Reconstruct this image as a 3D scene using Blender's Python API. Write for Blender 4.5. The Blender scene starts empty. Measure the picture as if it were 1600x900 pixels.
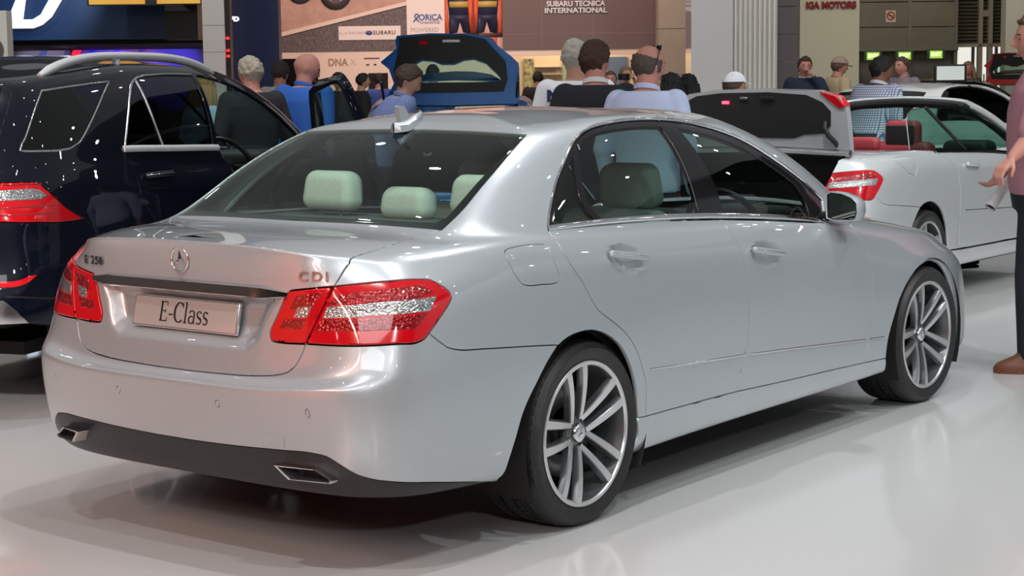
import bpy, math, random
import numpy as np
from mathutils import Vector, Matrix
from mathutils.geometry import delaunay_2d_cdt
random.seed(7)
SC = bpy.context.scene
COL = SC.collection
PI = math.pi
# ------------------------------------------------------------ camera
CAM_POS = np.array([-5.019275, -4.398327, 1.566173])
CAM_YAW, CAM_PITCH, CAM_ROLL, CAM_F = 0.6513326, -0.117242, -0.0119918, 2764.4565   # focal length in pixels of a 1600 px wide frame
def cam_axes():
    cy, sy, cp, sp = math.cos(CAM_YAW), math.sin(CAM_YAW), math.cos(CAM_PITCH), math.sin(CAM_PITCH)
    f = np.array([cy*cp, sy*cp, sp]); r = np.array([sy, -cy, 0.0]); u = np.cross(r, f)
    c, s = math.cos(CAM_ROLL), math.sin(CAM_ROLL)
    return r*c+u*s, -r*s+u*c, f
CR, CU, CF = cam_axes()
cam = bpy.data.cameras.new('camera')
cam.sensor_width = 36.0
cam.lens = 36.0*CAM_F/1600.0
cam.clip_end = 300
cam_o = bpy.data.objects.new('camera', cam)
COL.objects.link(cam_o)
cam_o.matrix_world = Matrix(((CR[0], CU[0], -CF[0], CAM_POS[0]), (CR[1], CU[1], -CF[1], CAM_POS[1]), (CR[2], CU[2], -CF[2], CAM_POS[2]), (0, 0, 0, 1)))
SC.camera = cam_o
SC.view_settings.view_transform = 'Standard'
SC.view_settings.look = 'None'
SC.view_settings.gamma = 1.0
SC.view_settings.use_curve_mapping = False
SC.view_settings.exposure = -0.35
# ------------------------------------------------------------ world: dim even light of a big hall
W = bpy.data.worlds.new('hall_ambience')
SC.world = W
W.use_nodes = True
W.node_tree.nodes['Background'].inputs[0].default_value = (0.80, 0.86, 0.92, 1)
W.node_tree.nodes['Background'].inputs[1].default_value = 0.22
# hall axes: the stands are built along the direction the hall runs (hx across, hy away)
HA = 0.6513326
HY = np.array([math.cos(HA), math.sin(HA), 0.0]); HX = np.array([math.sin(HA), -math.cos(HA), 0.0])
HO = np.array([-5.019275, -4.398327, 0.0])
def hall(s, d, z=0.0):
    """a point s metres across and d metres down the hall"""
    p = HO+HX*s+HY*d
    return Vector((p[0], p[1], z))
def area_light(name, loc, target, sx, sy, power, color=(1, 1, 1)):
    l = bpy.data.lights.new(name, 'AREA'); l.shape = 'RECTANGLE'; l.size = sx; l.size_y = sy; l.energy = power; l.color = color
    o = bpy.data.objects.new(name, l); COL.objects.link(o); o.location = loc
    o.rotation_euler = (Vector(target)-Vector(loc)).to_track_quat('-Z', 'Y').to_euler()
    return o
def spot_light(name, loc, target, power, angle, color=(1, 1, 1), radius=0.12, blend=0.6):
    l = bpy.data.lights.new(name, 'SPOT'); l.energy = power; l.spot_size = angle; l.spot_blend = blend; l.color = color; l.shadow_soft_size = radius
    o = bpy.data.objects.new(name, l); COL.objects.link(o); o.location = loc
    o.rotation_euler = (Vector(target)-Vector(loc)).to_track_quat('-Z', 'Y').to_euler()
    return o
# hall lighting: spot lamps and stand lights, plus added fills and washes
area_light('overhead_fill', hall(0, 14, 9.6), hall(0, 14, 0), 34, 44, 1400, (0.96, 0.985, 1.0))  # added broad fill, evens out the light from above
LAMPS = [(-1.5, 2.0), (2.2, 1.5), (5.0, 3.5), (-3.6, 4.5), (0.6, 5.0), (4.0, 7.0), (7.0, 6.5), (-2.0, 8.2), (1.6, 9.5), (5.2, 11.0), (-4.4, 11.5), (-0.6, 12.5), (3.0, 14.0), (7.5, 12.5)]
AIMS = [(0.8, 6.0), (1.6, 5.4), (2.2, 7.0), (-2.4, 9.5), (0.2, 6.2), (2.6, 8.5), (3.2, 9.5), (-2.6, 10.5), (1.0, 6.8), (3.0, 12.5), (-2.0, 12.0), (-0.6, 14.5), (3.2, 13.5), (4.8, 16.0)]
for (a_, b_), (c_, d_) in zip(LAMPS, AIMS):
    spot_light('roof_spot', hall(a_, b_, 7.2), hall(c_, d_, 0.4), 700, 0.95, (0.97, 0.985, 1.0), 0.07, 0.8)
def point_light(name, loc, power, color=(1, 1, 1), radius=0.06):
    l = bpy.data.lights.new(name, 'POINT'); l.energy = power; l.color = color; l.shadow_soft_size = radius
    o = bpy.data.objects.new(name, l); COL.objects.link(o); o.location = loc
    return o
rl = random.Random(3)
for a_ in range(-3, 5):                                # small lamps of the lighting grid, a sparkle each in the paint
    for b_ in range(-2, 7):
        point_light('grid_lamp', hall(a_*3.2+rl.uniform(-.8, .8), b_*3.1+rl.uniform(-.8, .8), rl.uniform(6.2, 8.6)), 13, (1.0, .97, .94) if rl.random() < .7 else (.85, .9, 1.0), .07)
for (a_, b_, c_) in ((9.5, 1.5, 3.8), (9.8, 3.2, 3.6), (9.9, 5.6, 4.2), (9.2, 8.0, 3.4), (9.8, 10.5, 4.0), (6.8, -3.0, 4.6), (4.0, -5.0, 4.8), (-7.6, 1.0, 3.6), (-8.4, -2.0, 4.0), (-6.0, -6.0, 4.5)):
    point_light('stand_lamp', hall(a_, b_, c_), 10, (1.0, .93, .86), .07)
spot_light('key_spot', hall(1.6, -4.6, 4.6), hall(1.4, 5.6, .6), 800, .75, (1.0, .985, .97), .16, .7)
for a_ in (-9, -3, 3, 9):
    spot_light('far_spot', hall(a_, 20, 8.0), hall(a_, 27, 1.0), 900, 1.5, (1.0, 0.96, 0.90), 0.15, 0.9)
for (a_, b_, c_, d_) in ((3.6, 14.5, 4.4, 20.2), (6.5, 17.0, 5.4, 21.5), (1.2, 9.0, 3.0, 13.2), (5.5, 9.0, 3.6, 13.8)):
    spot_light('car_fill', hall(a_, b_, 6.0), hall(c_, d_, .8), 700, .8, (1.0, .98, .96), .10, .8)  # extra spots added to brighten the cabriolet and the coupe
area_light('stand_light_bank', hall(-1, 29.5, 5.6), hall(-1, 34, 2.4), 8, 1.0, 420, (1.0, 0.60, 0.48))
area_light('back_wall_light', hall(9, 36, 7.0), hall(9.5, 43, 2), 8, 2, 330, (1.0, 0.95, 0.80))
area_light('left_reflection_wash', hall(-4.6, 0.0, 4.6), hall(-6.4, 0.0, 1.2), 7, .8, 1350, (1.0, 0.58, 0.46))  # added to light the unseen salmon wall that tints the saloon's rear
area_light('rear_fill', hall(-2.5, -6.5, 7.0), hall(-0.8, 6.0, 0.6), 6, 2.5, 380, (0.95, 0.98, 1.0))  # fill added behind the camera to brighten boot lid and bumper
spot_light('floor_fill', hall(-4.2, -1.5, 5.5), hall(-3.0, 8.4, 0), 5200, 0.36, (1.0, .96, .95), .12, .8)  # added to lift the dark floor under the estate car's tail
spot_light('cabriolet_fill', hall(5.5, 3.0, 5.5), hall(3.4, 12.8,   .8), 800, .5, (.97, .99, 1.0), .10, .8)  # added fill that brightens the cabriolet from the camera side
area_light('right_reflection_wash', hall(8.0, 5.0, 5.6), hall(11, 5, 1.5), 8, 1, 170, (0.84, 0.95, 1.0))  # added to light the unseen pale wall mirrored in the saloon's flank
# ------------------------------------------------------------ materials
def principled(name, color, rough=0.5, metal=0.0, coat=0.0, coat_rough=0.03, spec=0.5, emit=None, emit_s=0.0, trans=0.0, alpha=1.0, ior=1.45):
    m = bpy.data.materials.new(name); m.use_nodes = True
    b = m.node_tree.nodes['Principled BSDF']
    b.inputs['Base Color'].default_value = (*color, 1)
    b.inputs['Roughness'].default_value = rough
    b.inputs['Metallic'].default_value = metal
    b.inputs['Coat Weight'].default_value = coat
    b.inputs['Coat Roughness'].default_value = coat_rough
    b.inputs['Specular IOR Level'].default_value = spec
    b.inputs['IOR'].default_value = ior
    b.inputs['Transmission Weight'].default_value = trans
    b.inputs['Alpha'].default_value = alpha
    if emit:
        b.inputs['Emission Color'].default_value = (*emit, 1); b.inputs['Emission Strength'].default_value = emit_s
    return m
def noise_color(m, c1, c2, scale, detail=3.0, rough=None, bump=0.0, stretch=None):
    """break a base colour up with procedural noise (and an optional bump)"""
    nt = m.node_tree; b = nt.nodes['Principled BSDF']
    tc = nt.nodes.new('ShaderNodeTexCoord'); mp = nt.nodes.new('ShaderNodeMapping'); n = nt.nodes.new('ShaderNodeTexNoise')
    n.inputs['Scale'].default_value = scale; n.inputs['Detail'].default_value = detail
    if stretch: mp.inputs['Scale'].default_value = stretch
    r = nt.nodes.new('ShaderNodeValToRGB')
    r.color_ramp.elements[0].color = (*c1, 1); r.color_ramp.elements[1].color = (*c2, 1)
    r.color_ramp.elements[0].position = 0.35; r.color_ramp.elements[1].position = 0.65
    nt.links.new(tc.outputs['Object'], mp.inputs[0]); nt.links.new(mp.outputs[0], n.inputs['Vector'])
    nt.links.new(n.outputs['Fac'], r.inputs[0]); nt.links.new(r.outputs[0], b.inputs['Base Color'])
    if bump:
        bp = nt.nodes.new('ShaderNodeBump'); bp.inputs['Strength'].default_value = bump; bp.inputs['Distance'].default_value = 0.002
        nt.links.new(n.outputs['Fac'], bp.inputs['Height']); nt.links.new(bp.outputs[0], b.inputs['Normal'])
    return m
def glass_mat(name, tint, clear=0.6):
    """thin window glass: tinted see-through plus a mirror coat that grows with the angle"""
    m = bpy.data.materials.new(name); m.use_nodes = True
    nt = m.node_tree; nt.nodes.clear()
    out = nt.nodes.new('ShaderNodeOutputMaterial'); mix = nt.nodes.new('ShaderNodeMixShader')
    tr = nt.nodes.new('ShaderNodeBsdfTransparent'); gl = nt.nodes.new('ShaderNodeBsdfGlossy'); lw = nt.nodes.new('ShaderNodeLayerWeight')
    lw.inputs['Blend'].default_value = 0.5; pw = nt.nodes.new('ShaderNodeMath'); pw.operation = 'POWER'; pw.inputs[1].default_value = 5.0
    fr = nt.nodes.new('ShaderNodeMath'); fr.operation = 'MULTIPLY_ADD'; fr.inputs[1].default_value = 0.93; fr.inputs[2].default_value = 0.055
    nt.links.new(lw.outputs['Facing'], pw.inputs[0]); nt.links.new(pw.outputs[0], fr.inputs[0])
    tr.inputs[0].default_value = (*tint, 1); gl.inputs['Roughness'].default_value = 0.0; gl.inputs[0].default_value = (0.95, 0.97, 0.97, 1)
    nt.links.new(fr.outputs[0], mix.inputs[0]); nt.links.new(tr.outputs[0], mix.inputs[1]); nt.links.new(gl.outputs[0], mix.inputs[2])
    nt.links.new(mix.outputs[0], out.inputs[0])
    return m
def paint(name, color, metal=0.5, rough=0.38):
    m = principled(name, color, rough, metal, coat=1.0, coat_rough=0.015)
    if metal > 0.2:                                   # fine metal flake
        nt = m.node_tree; b = nt.nodes['Principled BSDF']
        tc = nt.nodes.new('ShaderNodeTexCoord'); n = nt.nodes.new('ShaderNodeTexNoise'); n.inputs['Scale'].default_value = 900
        mr = nt.nodes.new('ShaderNodeMapRange'); mr.inputs[3].default_value = rough-0.05; mr.inputs[4].default_value = rough+0.05
        nt.links.new(tc.outputs['Object'], n.inputs['Vector']); nt.links.new(n.outputs['Fac'], mr.inputs[0]); nt.links.new(mr.outputs[0], b.inputs['Roughness'])
    return m
M = {}
M['silver'] = paint('silver_paint', (0.375, 0.41, 0.43), 0.42, 0.34)
M['cabrio_silver'] = paint('pale_silver_paint', (0.52, 0.55, 0.56), 0.35, 0.34)
M['white_paint'] = paint('white_paint', (0.82, 0.83, 0.84), 0.0, 0.4)
M['navy'] = paint('dark_navy_paint', (0.002, 0.003, 0.009), 0.0, 0.3)
M['navy'].node_tree.nodes['Principled BSDF'].inputs['Coat Weight'].default_value = 0.7
M['navy'].node_tree.nodes['Principled BSDF'].inputs['Specular IOR Level'].default_value = 0.1
M['black_paint'] = paint('black_paint', (0.006, 0.006, 0.008), 0.1, 0.3)
M['blue_paint'] = paint('bright_blue_paint', (0.012, 0.13, 0.42), 0.35, 0.3)
M['red_paint'] = paint('red_paint', (0.45, 0.02, 0.02), 0.0, 0.3)
M['black'] = principled('black_plastic', (0.012, 0.012, 0.013), 0.45)
M['satin_black'] = principled('satin_black_plastic', (0.011, 0.0115, 0.012), 0.38)
M['gloss_black'] = principled('gloss_black', (0.008, 0.008, 0.009), 0.06)
M['dark'] = principled('dark_void', (0.006, 0.006, 0.006), 0.8)
M['rubber'] = noise_color(principled('tyre_rubber', (0.012, 0.012, 0.013), 0.5), (0.010, 0.010, 0.011), (0.016, 0.016, 0.017), 30)
M['chrome'] = principled('chrome', (0.78, 0.79, 0.80), 0.06, 1.0)
M['badge'] = principled('dark_chrome', (0.30, 0.31, 0.32), 0.12, 1.0)
M['rail'] = principled('silver_roof_rail', (0.80, 0.81, 0.82), 0.32, 0.4)
M['satin_chrome'] = principled('satin_chrome', (0.66, 0.67, 0.68), 0.22, 1.0)
M['alloy'] = principled('machined_alloy', (0.62, 0.62, 0.62), 0.28, 0.85)
M['alloy_dark'] = principled('grey_painted_alloy', (0.14, 0.145, 0.15), 0.3, 0.7)
M['steel'] = principled('brake_steel', (0.22, 0.22, 0.22), 0.4, 0.9)
M['mirror'] = principled('mirror_glass', (0.75, 0.78, 0.76), 0.01, 1.0)
M['glass'] = glass_mat('green_tinted_glass', (0.72, 0.88, 0.80))
M['glass_side'] = glass_mat('side_window_glass', (0.38, 0.49, 0.45))
M['glass_dark'] = glass_mat('privacy_glass', (0.05, 0.055, 0.06))
M['glass_clear'] = glass_mat('clear_green_glass', (0.62, 0.82, 0.75))
M['leather'] = noise_color(principled('pale_leather', (0.62, 0.64, 0.60), 0.5), (0.60, 0.62, 0.58), (0.66, 0.68, 0.63), 60, bump=0.15)
M['leather_red'] = principled('red_leather', (0.28, 0.03, 0.04), 0.45)
M['leather_black'] = principled('black_leather', (0.015, 0.015, 0.016), 0.45)
M['interior'] = principled('dark_interior', (0.02, 0.021, 0.022), 0.6)
def led_mat(name, c1, c2, scale, rough=0.15):
    """faceted reflector behind a lens: voronoi cells in two tones with a bump"""
    m = principled(name, c1, rough, 0.3, coat=1.0)
    nt = m.node_tree; b = nt.nodes['Principled BSDF']
    tc = nt.nodes.new('ShaderNodeTexCoord'); v = nt.nodes.new('ShaderNodeTexVoronoi'); v.inputs['Scale'].default_value = scale
    r = nt.nodes.new('ShaderNodeValToRGB'); r.color_ramp.elements[0].color = (*c2, 1); r.color_ramp.elements[1].color = (*c1, 1)
    r.color_ramp.elements[0].position = 0.08; r.color_ramp.elements[1].position = 0.42
    bp = nt.nodes.new('ShaderNodeBump'); bp.inputs['Strength'].default_value = 0.8; bp.inputs['Distance'].default_value = 0.004
    nt.links.new(tc.outputs['Object'], v.inputs['Vector']); nt.links.new(v.outputs['Distance'], r.inputs[0]); nt.links.new(r.outputs[0], b.inputs['Base Color'])
    nt.links.new(v.outputs['Distance'], bp.inputs['Height']); nt.links.new(bp.outputs[0], b.inputs['Normal'])
    return m
M['lens_red'] = principled('red_lens', (0.46, 0.003, 0.008), 0.15, coat=.7, spec=.3)
M['lens_red_led'] = led_mat('red_reflector', (0.22, 0.002, 0.005), (0.62, 0.05, 0.06), 90)
M['lens_dark'] = principled('dark_red_lens', (0.16, 0.004, 0.008), 0.1, coat=1.0)
M['lens_clear'] = led_mat('silver_reflector', (0.34, 0.35, 0.36), (0.92, 0.93, 0.94), 110)
M['lens_clear'].node_tree.nodes['Principled BSDF'].inputs['Metallic'].default_value = 0.75
# ------------------------------------------------------------ objects
def tag(o, label=None, cat=None, group=None, kind=None):
    if label: o['label'] = label
    if cat: o['category'] = cat
    if group: o['group'] = group
    if kind: o['kind'] = kind
    return o
def thing(name, label, cat, loc=(0, 0, 0), rz=0.0, group=None):
    o = bpy.data.objects.new(name, None); COL.objects.link(o); o.empty_display_size = 0.2
    o.location = loc; o.rotation_euler = (0, 0, rz)
    return tag(o, label, cat, group)
def mesh_obj(name, V, F, mat, parent=None, smooth=True, normals=None, auto=None, mat_index=None):
    me = bpy.data.meshes.new(name)
    me.from_pydata([tuple(map(float, v)) for v in V], [], [tuple(int(i) for i in f) for f in F])
    mats = mat if isinstance(mat, (list, tuple)) else [mat]
    for m in mats: me.materials.append(m)
    if smooth: me.polygons.foreach_set('use_smooth', [True]*len(me.polygons))
    if mat_index is not None: me.polygons.foreach_set('material_index', list(mat_index))
    me.update()
    if auto is not None:                              # hard edges above an angle
        me.set_sharp_from_angle(angle=math.radians(auto))
    if normals is not None:
        me.normals_split_custom_set_from_vertices([tuple(map(float, n)) for n in normals])
    o = bpy.data.objects.new(name, me); COL.objects.link(o)
    if parent is not None: o.parent = parent
    return o
class MB:
    """collects shapes that make up ONE object"""
    def __init__(s): s.V = []; s.F = []; s.MI = []
    def add(s, V, F, mi=0):
        k = len(s.V); s.V += [tuple(v) for v in V]; s.F += [tuple(i+k for i in f) for f in F]; s.MI += [mi]*len(F); return s
    def box(s, x0, x1, y0, y1, z0, z1, mi=0, M4=None):
        V = [Vector(p) for p in ((x0, y0, z0), (x1, y0, z0), (x1, y1, z0), (x0, y1, z0), (x0, y0, z1), (x1, y0, z1), (x1, y1, z1), (x0, y1, z1))]
        if M4 is not None: V = [M4@v for v in V]
        return s.add(V, [(0, 3, 2, 1), (4, 5, 6, 7), (0, 1, 5, 4), (1, 2, 6, 5), (2, 3, 7, 6), (3, 0, 4, 7)], mi)
    def rbox(s, x0, x1, y0, y1, z0, z1, r=0.02, mi=0, M4=None, n=3):
        """box with rounded edges all round (superellipsoid grid)"""
        cx, cy, cz = (x0+x1)/2, (y0+y1)/2, (z0+z1)/2; hx, hy, hz = (x1-x0)/2, (y1-y0)/2, (z1-z0)/2
        r = min(r, hx*.999, hy*.999, hz*.999)
        V = []; F = []; idx = {}
        def pt(a, b, c):
            p = np.array([a*1.0, b*1.0, c*1.0]); inner = np.array([hx-r, hy-r, hz-r])
            q = np.array([a*hx, b*hy, c*hz]); core = np.clip(q, -inner, inner); d = q-core; L = np.linalg.norm(d)
            if L > 1e-9: q = core+d/L*r
            return q
        m = 2*n+2
        def par(h):
            a = [-h+r*i/n for i in range(n+1)]; b = [h-r+r*i/n for i in range(n+1)]
            return [t/h for t in a+b]
        px, py, pz = par(hx), par(hy), par(hz)
        def vid(i, j, kk):
            key = (i, j, kk)
            if key not in idx:
                idx[key] = len(V); q = pt(px[i], py[j], pz[kk]); V.append(Vector((cx+q[0], cy+q[1], cz+q[2])))
            return idx[key]
        L = m-1
        for i in range(L):
            for j in range(L):
                F.append((vid(i, j, 0), vid(i, j+1, 0), vid(i+1, j+1, 0), vid(i+1, j, 0)))
                F.append((vid(i, j, L), vid(i+1, j, L), vid(i+1, j+1, L), vid(i, j+1, L)))
                F.append((vid(i, 0, j), vid(i+1, 0, j), vid(i+1, 0, j+1), vid(i, 0, j+1)))
                F.append((vid(i, L, j), vid(i, L, j+1), vid(i+1, L, j+1), vid(i+1, L, j)))
                F.append((vid(0, i, j), vid(0, i, j+1), vid(0, i+1, j+1), vid(0, i+1, j)))
                F.append((vid(L, i, j), vid(L, i+1, j), vid(L, i+1, j+1), vid(L, i, j+1)))
        if M4 is not None: V = [M4@v for v in V]
        return s.add(V, F, mi)
    def tube(s, pts, r, n=10, mi=0, caps=True):
        """round tube along points; r is a number or one radius per point"""
        P = [Vector(p) for p in pts]; R = r if isinstance(r, (list, tuple)) else [r]*len(P)
        V = []; F = []
        up = Vector((0, 0, 1)); prev = None
        for i, p in enumerate(P):
            t = (P[min(i+1, len(P)-1)]-P[max(i-1, 0)]).normalized()
            if prev is None:
                a = t.cross(up) if abs(t.z) < 0.95 else t.cross(Vector((1, 0, 0)))
            else: a = prev-t*prev.dot(t)
            a.normalize(); prev = a; b = t.cross(a)
            for k in range(n):
                an = 2*PI*k/n; V.append(p+a*(math.cos(an)*R[i])+b*(math.sin(an)*R[i]))
        for i in range(len(P)-1):
            for k in range(n):
                F.append((i*n+k, i*n+(k+1) % n, (i+1)*n+(k+1) % n, (i+1)*n+k))
        if caps:
            F.append(tuple(range(n-1, -1, -1))); F.append(tuple((len(P)-1)*n+k for k in range(n)))
        return s.add(V, F, mi)
    def lathe(s, prof, n=48, mi=0, M4=None, closed=False):
        """profile [(radius, height)] turned about local z"""
        V = []; F = []; m = len(prof)
        for k in range(n):
            a = 2*PI*k/n; c, si = math.cos(a), math.sin(a)
            for (r, h) in prof: V.append(Vector((r*c, r*si, h)))
        for k in range(n):
            k2 = (k+1) % n
            for j in range(m if closed else m-1):
                j2 = (j+1) % m
                F.append((k*m+j, k2*m+j, k2*m+j2, k*m+j2))
        if M4 is not None: V = [M4@v for v in V]
        return s.add(V, F, mi)
    def prism(s, poly, z0, z1, M4=None, mi=0):
        """extrude a 2D outline between two heights"""
        n = len(poly); V = [Vector((p[0], p[1], z0)) for p in poly]+[Vector((p[0], p[1], z1)) for p in poly]
        A = sum(poly[i][0]*poly[(i+1) % n][1]-poly[(i+1) % n][0]*poly[i][1] for i in range(n))
        F = [(i, (i+1) % n, n+(i+1) % n, n+i) for i in range(n)]
        top = tuple(range(n, 2*n)); bot = tuple(range(n-1, -1, -1))
        F += [top, bot]
        if A < 0: F = [tuple(reversed(f)) for f in F]
        if M4 is not None: V = [M4@v for v in V]
        return s.add(V, F, mi)
    def build(s, name, mat, parent=None, smooth=True, auto=35):
        return mesh_obj(name, s.V, s.F, mat, parent, smooth, auto=auto, mat_index=s.MI)
def frame(o, x, y):
    """4x4 from an origin and two axis directions (third = x cross y)"""
    x = Vector(x).normalized(); y = Vector(y); y = (y-x*y.dot(x)).normalized(); z = x.cross(y)
    return Matrix(((x.x, y.x, z.x, o[0]), (x.y, y.y, z.y, o[1]), (x.z, y.z, z.z, o[2]), (0, 0, 0, 1)))
def text_obj(name, body, size, M4, mat, parent=None, depth=0.002, align='CENTER', sx=1.0, spacing=1.0, bold=0.0):
    c = bpy.data.curves.new(name, 'FONT'); c.body = body; c.size = size; c.extrude = depth; c.align_x = align; c.align_y = 'CENTER'; c.space_character = spacing
    c.offset = bold
    o = bpy.data.objects.new(name+'_curve', c); COL.objects.link(o)
    dg = bpy.context.evaluated_depsgraph_get(); dg.update()
    me = bpy.data.meshes.new_from_object(o.evaluated_get(dg)); me.name = name
    bpy.data.objects.remove(o); bpy.data.curves.remove(c)
    me.materials.clear(); me.materials.append(mat)
    for v in me.vertices: v.co = M4@Vector((v.co.x*sx, v.co.y, v.co.z))
    me.update()
    t = bpy.data.objects.new(name, me); COL.objects.link(t)
    if parent is not None: t.parent = parent
    return t
def copy_tree(o, parent=None):
    c = o.copy(); COL.objects.link(c)
    if parent is not None: c.parent = parent
    for ch in list(o.children): copy_tree(ch, c)
    return c
# ------------------------------------------------------------ smooth body surfaces (bicubic B-spline over a grid of points)
def bs(t): return np.stack([(1-t)**3, 3*t**3-6*t**2+4, -3*t**3+3*t**2+3*t+1, t**3], -1)/6
def dbs(t): return np.stack([-(1-t)**2, 3*t**2-4*t, -3*t**2+2*t+1, t**2], -1)/2
class Surf:
    def __init__(s, T, n=2, al=0.8):
        T = np.array(T, float); T[..., 1] *= -1; P = T.copy()
        def ext(P):
            l = P[:, 1:2]*[1, -1, 1]; r = P[:, -2:-1]*[1, -1, 1]
            Q = np.concatenate([l, P, r], 1)
            return np.concatenate([2*Q[:1]-Q[1:2], Q, 2*Q[-1:]-Q[-2:-1]], 0)
        for _ in range(n):
            Q = ext(P); A = (Q[:-2]+4*Q[1:-1]+Q[2:])/6; A = (A[:, :-2]+4*A[:, 1:-1]+A[:, 2:])/6
            P = P+al*(T-A); P[:, 0, 1] = 0; P[:, -1, 1] = 0
        s.Q = ext(P); s.nv = s.Q.shape[0]-3; s.nu = s.Q.shape[1]-3
    def ev(s, u, v):
        u = np.atleast_1d(np.asarray(u, float)); v = np.atleast_1d(np.asarray(v, float))
        i = np.clip(np.floor(u).astype(int), 0, s.nu-1); j = np.clip(np.floor(v).astype(int), 0, s.nv-1)
        bu, du, bv, dv = bs(u-i), dbs(u-i), bs(v-j), dbs(v-j)
        p = np.zeros((len(u), 3)); pu = p.copy(); pv = p.copy()
        for a in range(4):
            for b in range(4):
                q = s.Q[j+a, i+b]
                p += q*(bv[:, a]*bu[:, b])[:, None]; pu += q*(bv[:, a]*du[:, b])[:, None]; pv += q*(dv[:, a]*bu[:, b])[:, None]
        n = np.cross(pu, pv); n /= np.maximum(np.linalg.norm(n, axis=1, keepdims=True), 1e-12)
        return p, n
    def at(s, u, v):
        p, n = s.ev([u], [v]); return Vector(p[0]), Vector(n[0])
def inside(poly, P):
    x, y = P[:, 0], P[:, 1]; r = np.zeros(len(P), bool); n = len(poly)
    for i in range(n):
        x0, y0 = poly[i]; x1, y1 = poly[(i+1) % n]
        if y0 == y1: continue
        c = ((y0 > y) != (y1 > y)) & (x < (x1-x0)*(y-y0)/(y1-y0)+x0); r ^= c
    return r
def dens(loop, h=0.2, closed=True):
    out = []; n = len(loop)
    for i in range(n if closed else n-1):
        a = np.array(loop[i], float); b = np.array(loop[(i+1) % n], float); L = max(abs(b[0]-a[0]), abs(b[1]-a[1])*.6); m = max(1, int(math.ceil(L/h)))
        for k in range(m): out.append(tuple(a+(b-a)*k/m))
    if not closed: out.append(tuple(loop[-1]))
    return out
def clean(loop):
    out = []
    for p in loop:
        if not out or abs(p[0]-out[-1][0])+abs(p[1]-out[-1][1]) > 2e-3: out.append((float(p[0]), float(p[1])))
    if abs(out[0][0]-out[-1][0])+abs(out[0][1]-out[-1][1]) < 2e-3: out.pop()
    return out
def panel(S, name, loop, mat, parent=None, sides='B', gap=0.002, depth=0.018, lift=0.0, hu=0.2, hv=0.25, holes=(), warp=None, edge=0.0016):
    """a skin panel cut from surface S along a (u, v) outline, with rolled edges.
    sides: 'R' right, 'L' mirrored left, 'B' both halves in one mesh (joined where the outline runs along the centre line)"""
    loop = dens(clean(loop), hu*.7)
    hl = [dens(clean(h), hu*.5) for h in holes]
    loops = [loop]+hl
    KV = 0.6
    verts = []; edges = []
    for L in loops:
        k = len(verts); verts += [(p[0], p[1]*KV) for p in L]; n = len(L); edges += [(k+i, k+(i+1) % n) for i in range(n)]
    arr = np.array(loop); lo = arr.min(0); hi = arr.max(0)
    gu = np.arange(math.floor(lo[0]/hu)*hu, hi[0]+hu, hu); gv = np.arange(math.floor(lo[1]/hv)*hv, hi[1]+hv, hv)
    G = np.array([(a+(hu/2 if (j % 2) else 0), b) for j, b in enumerate(gv) for a in gu])
    ok = inside(loop, G)
    for h in hl: ok &= ~inside(h, G)
    G = G[ok]
    bp = np.array([p for L in loops for p in L])
    if len(G):
        d = np.min(((G[:, None, 0]-bp[None, :, 0])/hu)**2+((G[:, None, 1]-bp[None, :, 1])/hv)**2, axis=1)
        G = G[d > 0.16]
    verts += [(g[0], g[1]*KV) for g in G]
    vo, eo, fo, _, _, _ = delaunay_2d_cdt([Vector(v) for v in verts], edges, [], 0, 1e-6)
    UV = np.array([(v.x, v.y/KV) for v in vo]); F = np.array([tuple(f) for f in fo])
    cen = UV[F].mean(1); ok = inside(loop, cen)
    for h in hl: ok &= ~inside(h, cen)
    F = F[ok]
    a2 = (UV[F[:, 1], 0]-UV[F[:, 0], 0])*(UV[F[:, 2], 1]-UV[F[:, 0], 1])-(UV[F[:, 2], 0]-UV[F[:, 0], 0])*(UV[F[:, 1], 1]-UV[F[:, 0], 1])
    F = F[np.abs(a2) > 1e-9]; a2 = a2[np.abs(a2) > 1e-9]; F[a2 < 0] = F[a2 < 0][:, ::-1]
    used = np.unique(F); remap = -np.ones(len(UV), int); remap[used] = np.arange(len(used)); UV = UV[used]; F = remap[F]
    UV[:, 0] = np.clip(UV[:, 0], 0, S.nu); UV[:, 1] = np.clip(UV[:, 1], 0, S.nv)
    P, N = S.ev(UV[:, 0], UV[:, 1])
    if warp is not None:
        e = 1e-3; a, _ = S.ev(np.clip(UV[:, 0]+e, 0, S.nu), UV[:, 1]); b, _ = S.ev(np.clip(UV[:, 0]-e, 0, S.nu), UV[:, 1]); c, _ = S.ev(UV[:, 0], np.clip(UV[:, 1]+e, 0, S.nv)); d, _ = S.ev(UV[:, 0], np.clip(UV[:, 1]-e, 0, S.nv))
        n2 = np.cross(warp(a)-warp(b), warp(c)-warp(d)); n2 /= np.maximum(np.linalg.norm(n2, axis=1, keepdims=True), 1e-12)
        P = warp(P); N = n2
    P = P+N*lift
    # boundary
    cnt = {}
    for f in F:
        for i in range(3):
            a, b = f[i], f[(i+1) % 3]; cnt[(a, b)] = 1
    bnd = [(a, b) for (a, b) in cnt if (b, a) not in cnt]
    seam = lambda i: sides == 'B' and (UV[i, 0] < 1e-3 or UV[i, 0] > S.nu-1e-3 or UV[i, 1] > S.nv-1e-3)
    bnd = [(a, b) for (a, b) in bnd if not (seam(a) and seam(b))]
    inw = np.zeros_like(P)
    for a, b in bnd:
        t = P[b]-P[a]; t /= max(np.linalg.norm(t), 1e-9)
        for i in (a, b): inw[i] += np.cross(N[i], t)
    V = [p for p in P]; NN = [n for n in N]; FF = [tuple(f) for f in F]
    bi = sorted(set(i for e in bnd for i in e)); ring1 = {}; ring2 = {}
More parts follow.
